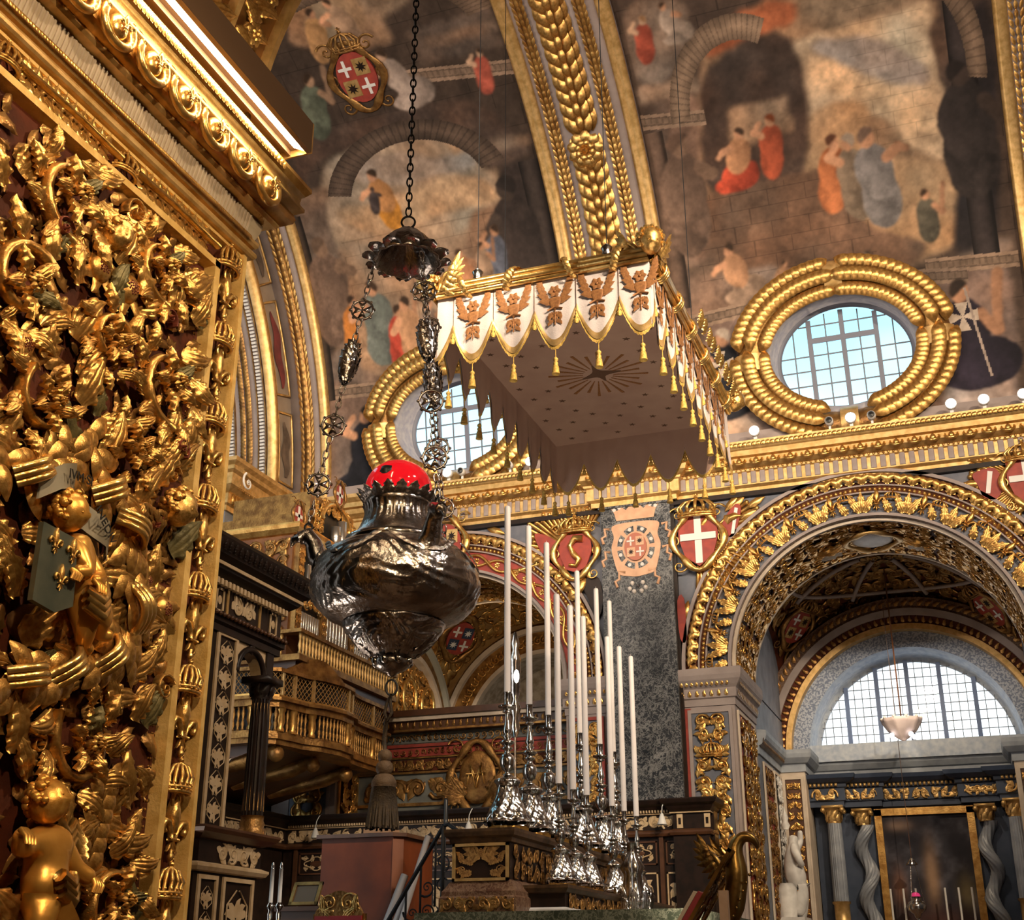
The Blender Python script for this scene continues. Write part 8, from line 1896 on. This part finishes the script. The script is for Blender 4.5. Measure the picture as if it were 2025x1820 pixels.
rc = rinceau(7.3, .22, .22, 81, .1, sym=False); g = G(); g.join(rc, plane_map((-12.25, YSF-.003, 3.86), (1, 0, 0), (0, 0, 1), (0, -1, 0))); part('frieze_inlay', g, ivory, stl, True, kind='stuff')
g = G(); box(g, -12.35, -4.4, YSF+.04, YSF+.1, 1.0, 3.75); part('panel_board', g, darkwood, stl)
for i in range(9):
    x_ = -12.0 + i*.86
    for (z0_, z1_) in ((3.30, 3.68), (2.05, 3.18)):
        g = G()
        for (a, b, c, d) in ((0, .025, 0, z1_-z0_), (.685, .71, 0, z1_-z0_), (0, .71, 0, .025), (0, .71, z1_-z0_-.025, z1_-z0_)): prism(g, [(a, c), (b, c), (b, d), (a, d)], plane_map((x_, YSF+.04, z0_), (1, 0, 0), (0, 0, 1), (0, -1, 0)), .02)
        pf_ = part('panel_frame', g, ivory if z1_ < 3.3 else midwood, stl)
        if z1_ > 3.3:
            g = G(); a_ = np.linspace(0, 2*PI, 30, endpoint=False); tube(g, np.stack([x_+.355+(.22+.03*np.cos(4*a_))*np.cos(a_), np.full(30, YSF+.03), 3.49+(.10+.02*np.cos(4*a_))*np.sin(a_)], 1), .013, 5, closed=True); part('inlay_cartouche', g, ivory, pf_, True); g = G(); ball(g, (x_+.355, YSF+.04, 3.49), .1, 6, 14, (1.5, .1, .5)); part('inlay_oval', g, midwood, pf_, True)
            rc = rinceau(.64, .30, .15, 90+i, .05, leafy=.3, fill=.6)
        else: rc = rinceau(.60, .98, .30, 100+i, .06, leafy=.6, fill=.8)
        g = G(); g.join(rc, plane_map((x_+.04, YSF+.038, z0_+.05), (1, 0, 0), (0, 0, 1), (0, -1, 0))); part('panel_inlay', g, ivory, pf_, True, kind='stuff')
    g = G(); cbox(g, (x_-.07, YSF+.02, 2.9), (.07, .05, 1.7)); part('panel_post', g, midwood, stl)
for x_ in (-4.88, -4.42):
    g = G(); box(g, x_, x_+.1, YSF-.12, YSF-.1, 3.86, 4.08); part('ivory_block', g, ivory, stl); g = G(); box(g, x_+.03, x_+.07, YSF-.13, YSF-.12, 3.92, 4.02); part('block_inlay', g, darkwood, stl)
g = G(); box(g, -4.95, -4.35, YSF-.1, YW-.18, 1.0, 3.85); part('end_post', g, darkwood, stl)
g = G(); box(g, -12.9, -12.35, 17.6, YSF, 1.0, 4.1); part('side_back_board', g, darkwood, stl)
rc = rinceau(3.3, .22, .22, 82, .1, sym=False); g = G(); g.join(rc, plane_map((-12.297, 18.05, 3.86), (0, 1, 0), (0, 0, 1), (1, 0, 0))); part('frieze_inlay', g, ivory, stl, True, kind='stuff')
# white glass reading lamps on the stalls
for i, x_ in enumerate((-11.55, -8.55, -5.1)):
    t = thing('reading_lamp', 'little white bell-shaped lamp on the stall frieze, ' + ('nearest the gallery bracket', 'below the painted screen', 'below the marble pilaster')[i], 'lamp', (x_, YSF-.24, 3.9), 'reading lamps of the choir stalls')
    g = G(); lathe(g, [(.01, 4.10), (.025, 4.08), (.05, 4.02), (.075, 3.93), (.08, 3.91), (.07, 3.91)], 16, (x_, YSF-.24, 0)); part('shade', g, whiteplast, t, True)
    g = G(); tube(g, [(x_, YSF-.24, 4.09), (x_+.01, YSF-.24, 4.2), (x_+.04, YSF-.20, 4.30), (x_+.05, YSF-.14, 4.33)], .008, 5); part('arm', g, whiteplast, t, True)

# ================================================================ things standing in the choir
cb_ = thing('wooden_cupboard', 'plain reddish veneered cupboard with chamfered corner behind the altar', 'cupboard', (-8.0, 16.5, 1.0))
g = G(); prism(g, [(-8.62, 16.0), (-7.55, 16.0), (-7.45, 16.1), (-7.45, 17.1), (-8.62, 17.1)], lambda V: V + np.array([0, 0, 1.0]), 2.33); part('carcass', g, redwood, cb_)
g = G(); prism(g, [(-8.68, 15.94), (-7.53, 15.94), (-7.39, 16.08), (-7.39, 17.15), (-8.68, 17.15)], lambda V: V + np.array([0, 0, 3.33]), .05); part('top_board', g, midwood, cb_)
g = G(); prism(g, [(-7.555, 15.995), (-7.45, 16.095), (-7.44, 16.10), (-7.55, 15.985)], lambda V: V + np.array([0, 0, 1.1]), 2.2); part('edge_strip', g, mat('pale_veneer', (.26, .10, .055), .3), cb_)
g = G(); box(g, -8.1, -7.7, 16.2, 16.5, 3.38, 3.47); single('flat_box', g, mat('cardboard', (.35, .20, .11), .8), 'flat cardboard box lying on top of the wooden cupboard', 'box', (-7.9, 16.35, 3.38))
ms = thing('microphone_stand', 'thin black microphone stand rising behind the wooden cupboard', 'microphone', (-7.05, 16.6, 1.0))
g = G(); tube(g, [(-7.05, 16.6, 1.03), (-7.05, 16.6, 3.55)], .012, 6); part('pole', g, blackpl, ms); g = G(); lathe(g, [(.03, 3.52), (.035, 3.6), (.03, 3.85), (.02, 3.88)], 10, (-7.05, 16.6, 0)); part('microphone', g, blackpl, ms, True); g = G(); lathe(g, [(.16, 1.0), (.16, 1.02), (.03, 1.05)], 16, (-7.05, 16.6, 0)); part('foot', g, blackpl, ms, True)
# leaning candles
for (x0_, z0_, x1_, z1_, r_, lb) in ((-7.42, 1.0, -6.98, 3.30, .04, 'long white candle leaning against the wooden cupboard'), (-7.72, 1.0, -7.30, 2.82, .05, 'thick short candle leaning beside the long white candle'), (-7.62, 1.0, -7.22, 2.66, .05, 'thick cut candle leaning between two other candles')):
    g = G(); P = np.array([(x0_, 15.2, z0_+.02), (x1_, 15.86, z1_)]); tube(g, P, r_, 14); single('leaning_candle', g, candlewax, lb, 'candle', (x0_, 15.2, z0_), 'candles leaning on the cupboard', True)
# iron stair rail
rl = thing('stair_railing', 'black wrought iron stair railing with scrolls beside the altar', 'railing', (-6.2, 13.6, 1.0))
T0, T1, T2 = np.array([-6.85, 13.6, 1.55]), np.array([-5.80, 13.6, 3.16]), np.array([-5.62, 13.6, 3.10])
g = G(); tube(g, [T0, T0+(T1-T0)*.5, T1, T1+np.array([.06, 0, .02]), T2], .025, 8); part('handrail', g, iron, rl, True)
g = G(); tube(g, [T0-np.array([0, 0, .5]), T1-np.array([0, 0, .85])], .018, 6); part('bottom_rail', g, iron, rl)
for i in range(6):
    p = T0 + (T1-T0)*(i+.5)/6; g = G(); tube(g, [p, p-np.array([0, 0, .72])], .013, 6); part('bar', g, iron, rl)
    g = G(); f = plane_map(p+np.array([.08, 0, -.25]), (1, 0, 0), (0, 0, 1), (0, -1, 0)); g.join(U_scroll(1.6, 26, 6, th=.12), lambda V: f(xf(V*np.array([1, 1, .3]), .11, i))); part('scroll', g, iron, rl, True)
    g = G(); f = plane_map(p+np.array([.08, 0, -.5]), (1, 0, 0), (0, 0, 1), (0, -1, 0)); g.join(U_scroll(1.4, 24, 6, th=.12), lambda V: f(xf(V*np.array([1, 1, .3]), .09, i+2))); part('scroll', g, iron, rl, True)
g = G(); tube(g, [T1, T1-np.array([0, 0, 2.1])], .025, 8); part('newel_post', g, iron, rl)
# gilded chair crest
chr_ = thing('gilded_chair', 'gilded ceremonial chair with carved crest, seen over the step', 'chair', (-6.22, 12.0, 1.0))
cf_ = ((-6.22, 12.0, 1.75), (1, 0, 0), (0, 0, 1), (0, -1, 0)); f = plane_map(*cf_)
g = G(); prism(g, [(-.26, 0), (.26, 0), (.26, .40), (-.26, .40)], f, .05); part('backrest', g, fabricred, chr_)
for m in (1, -1):
    g = G(); tube(g, f(np.array([(m*.26, -.75, 0), (m*.27, 0, 0), (m*.26, .42, 0)])), .035, 8); part('back_post', g, gold, chr_, True); g = G(); tube(g, f(np.array([(m*.24, -.75, .5), (m*.24, -.3, .5)])), .035, 8); part('leg', g, gold, chr_, True)
    put('crest_scroll', piece('crest_scroll', SCROLL, gold2), chr_, cf_, m*.10, .52, (.11, .11, .2), .5, m); put('crest_leaf', piece('crest_leaf2', LEAF, gold2), chr_, cf_, m*.2, .38, (.2, .24, .2), m*.3, m); put('crest_leaf', piece('crest_leaf2', LEAF, gold2), chr_, cf_, m*.04, .35, (.2, .22, .2), -m*.6, m)
g = G(); prism(g, rpoly([(-.24, .38), (.24, .38), (.20, .52), (.12, .60), (0, .64), (-.12, .60), (-.20, .52)], 4), f, .04); part('crest', g, goldold, chr_)
g = G(); box(g, -6.48, -5.96, 11.5, 12.0, 1.40, 1.47); part('seat', g, fabricred, chr_)
# pair of electric candles
for i, (x_, lb) in enumerate(((-7.02, 'slim white candle with clear bulb tip on a glass socket near the throne'), (-6.92, 'slim white candle with clear bulb tip standing next to its twin'))):
    t = thing('electric_candle', lb, 'candle', (x_, 12.0, 1.95), 'pair of electric candles')
    g = G(); lathe(g, [(.021, 2.28), (.019, 2.62)], 12, (x_, 12.0, 0)); part('tube', g, whitepaint, t, True); g = G(); lathe(g, [(.012, 2.62), (.020, 2.64), (.012, 2.675), (.001, 2.69)], 10, (x_, 12.0, 0)); part('bulb', g, silver, t, True)
    g = G(); lathe(g, [(.04, 1.95), (.02, 2.05), (.03, 2.18), (.018, 2.21), (.045, 2.25), (.045, 2.26), (.022, 2.29)], 14, (x_, 12.0, 0)); part('socket', g, silver, t, True)
g = G(); lathe(g, [(.10, 1.0), (.10, 1.03), (.02, 1.08), (.02, 1.8), (.05, 1.86), (.06, 1.945)], 16, (-6.97, 12.0, 0)); box(g, -7.08, -6.86, 11.95, 12.05, 1.93, 1.95); single('candle_stand', g, oldsilver, 'silver stand carrying the pair of electric candles', 'stand', (-6.97, 12.0, 1.0), None, True)
# framed tablet on a desk
tb_ = thing('framed_tablet', 'small framed tablet tilted on a wooden desk before the stalls', 'picture', (-7.75, 14.0, 2.35))
f = plane_map((-7.75, 14.0, 2.36), (1, 0, 0), (0, .45, .89), (0, -.89, .45)); g = G()
for (a, b, c, d) in ((-.19, .19, 0, .04), (-.19, .19, .26, .30), (-.19, -.15, 0, .30), (.15, .19, 0, .30)): prism(g, [(a, c), (b, c), (b, d), (a, d)], f, .03)
part('frame', g, goldold, tb_); g = G(); prism(g, [(-.15, .04), (.15, .04), (.15, .26), (-.15, .26)], f, .012); part('sheet', g, mat('dull_print', (.12, .09, .06), .6), tb_)
g = G(); box(g, -8.0, -7.5, 13.9, 14.4, 1.0, 2.30); box(g, -8.05, -7.45, 13.85, 14.45, 2.30, 2.35); single('desk', g, midwood, 'dark wooden desk carrying the framed tablet', 'desk', (-7.75, 14.15, 1.0))
# eagle lectern
lc = thing('eagle_lectern', 'brass eagle lectern with pierced book rest beside the altar', 'lectern', (-2.1, 11.0, 0.8))
sl0, sl1 = np.array([-2.50, 10.8, 1.85]), np.array([-2.03, 10.8, 2.56]); du = (sl1-sl0); L_ = np.linalg.norm(du); du /= L_; nr = np.array([-du[2], 0, du[0]])
f = plane_map(sl0, (0, 1, 0), du, nr)
g = G()
for (a, b, c, d) in ((0, .5, 0, .03), (0, .5, L_-.03, L_), (0, .03, 0, L_), (.47, .5, 0, L_)): prism(g, [(a, c), (b, c), (b, d), (a, d)], f, .03)
part('book_rest_frame', g, bronze, lc)
rc = rinceau(.44, L_-.06, .15, 95, .3); g = G(); g.join(rc, lambda V: f(V + np.array([.03, .03, 0]))); part('pierced_scrolls', g, bronze, lc, True, kind='stuff')
J = dict(b=(-2.06, 11.05, 2.22, .10), c=(-2.04, 11.05, 2.42, .105), d=(-2.06, 11.05, 2.58, .075), e=(-2.0, 11.05, 2.68, .06), h=(-1.92, 11.05, 2.69, .055), k=(-1.865, 11.05, 2.635, .035), l=(-1.858, 11.05, 2.58, .008), t=(-2.12, 11.05, 1.98, .06))
skinbody('eagle', J, [('b', 'c'), ('c', 'd'), ('d', 'e'), ('e', 'h'), ('h', 'k'), ('k', 'l'), ('b', 't')], bronze, lc, tuple(lc.location))
put('wing', piece('eagle_wing', WING, bronze), lc, ((-2.12, 10.92, 2.42), (-.80, 0, .25), (0.1, 0, .9), (0, -1, 0)), 0, 0, (.24, .24, .25), .35, 1); put('wing', piece('eagle_wing', WING, bronze), lc, ((-2.08, 11.22, 2.42), (-.80, 0, .25), (0.1, 0, .9), (0, 1, 0)), 0, 0, (.24, .24, .25), .35, 1)
for i in range(12): p = sl0 + du*(L_*i/11); g = G(); ball(g, (p[0]+.30-.012*i, 10.95, p[2]-.06), .014, 4, 6); part('bead', g, bronze, lc, True)
g = G(); lathe(g, [(.28, .8), (.28, .88), (.1, 1.0), (.06, 1.3), (.09, 1.5), (.06, 1.8), (.10, 1.95)], 20, (-2.1, 11.05, 0)); part('pillar', g, bronze, lc, True)
g = G(); bfm = plane_map(sl0 + nr*.035 + np.array([0, .08, 0]), (0, 1, 0), du, nr); prism(g, [(0, .05), (.34, .05), (.34, .42), (0, .42)], bfm, .055)
single('red_book', g, fabricred, 'big red bound book lying on the brass lectern', 'book', tuple(sl0 + nr*.04))
g = G(); prism(g, [(0, .05), (.33, .05), (.33, .40), (0, .40)], lambda V: bfm(V + np.array([.0, 0, .058])), .03); single('brown_folder', g, paper, 'brown paper folder lying on the red book of the lectern', 'folder', tuple(sl0 + nr*.1))
g = G(); box(g, -2.11, -2.04, 10.55, 10.62, .8, 2.23); box(g, -2.12, -2.03, 10.54, 10.63, .8, .86); single('wooden_post', g, mat('pale_pine', (.60, .40, .27), .6, 0, (.5, .32, .2), 8), 'pale wooden post standing before the brass lectern', 'post', (-2.075, 10.585, .8))
# silver lantern behind the candles
ln = thing('silver_lantern', 'tall slender silver processional lantern behind the altar candles', 'lantern', (-6.9, 19.0, 1.0)); p = (-6.9, 19.0)
g = G(); tube(g, [(p[0], p[1], 1.0), (p[0], p[1], 5.2)], .02, 8); part('pole', g, oldsilver, ln); g = G(); lathe(g, [(.03, 5.1), (.08, 5.25), (.05, 5.4), (.10, 5.55), (.04, 5.7), (.08, 5.8), (.09, 6.3), (.10, 6.35), (.05, 6.5), (.08, 6.6), (.02, 6.8)], 16, (*p, 0), lobes=6, amp=.1); part('head', g, silver, ln, True)
g = G(); ball(g, (p[0]+.06, p[1]-.1, 6.05), .07, 6, 10, (.7, .7, 1.6)); part('glass', g, MATS['bulb_glow'], ln, True)

# ================================================================ lamps and cameras on the main cornice
names = {-1.41: 'between two cameras under the bigger oval window', -3.13: 'beside the canopy corner', .30: 'first of the pair under the painted dark-robed figure', .84: 'second of the pair under the painted dark-robed figure', 1.48: 'next to the far vault rib', -7.48: 'behind the canopy fringe', -9.22: 'just above the silver lamp dome'}
for x_, wh in names.items():
    t = thing('floodlight', 'glowing floodlight on the main cornice, ' + wh, 'floodlight', (x_, 21.55, 10.70), 'floodlights on the main cornice')
    g = G(); box(g, x_-.03, x_+.03, 21.52, 21.58, 10.70, 10.76); part('bracket', g, whiteplast, t)
    g = G(); lathe(g, [(.04, 0), (.09, .02), (.10, .12), (.095, .12)], 18).map(lambda V: np.stack([V[:, 0]+x_, 21.56 - V[:, 2], V[:, 1]+10.84], 1)); part('housing', g, whiteplast, t, True)
    g = G(); lathe(g, [(.088, .121), (.06, .135), (.01, .14)], 18).map(lambda V: np.stack([V[:, 0]+x_, 21.56 - V[:, 2], V[:, 1]+10.84], 1)); part('lens', g, lampwhite, t, True)
for x_, wh in ((-1.79, 'beside the lamp below the wreath knot'), (-1.05, 'past the lamp below the wreath knot'), (-7.92, 'beside the canopy fringe'), (-8.93, 'between lamp and smaller oval window')):
    t = thing('security_camera', 'white round security camera on the main cornice ' + wh, 'camera', (x_, 21.55, 10.70), 'security cameras on the main cornice')
    g = G(); box(g, x_-.02, x_+.02, 21.53, 21.57, 10.70, 10.78); part('bracket', g, whiteplast, t)
    g = G(); lathe(g, [(.05, 0), (.075, .02), (.075, .14), (.06, .15)], 16).map(lambda V: np.stack([V[:, 0]+x_, 21.56 - V[:, 2], V[:, 1]+10.83], 1)); part('housing', g, whiteplast, t, True)
    g = G(); lathe(g, [(.045, .151), (.03, .16), (.005, .162)], 14).map(lambda V: np.stack([V[:, 0]+x_, 21.56 - V[:, 2], V[:, 1]+10.83], 1)); part('lens', g, blackpl, t, True)
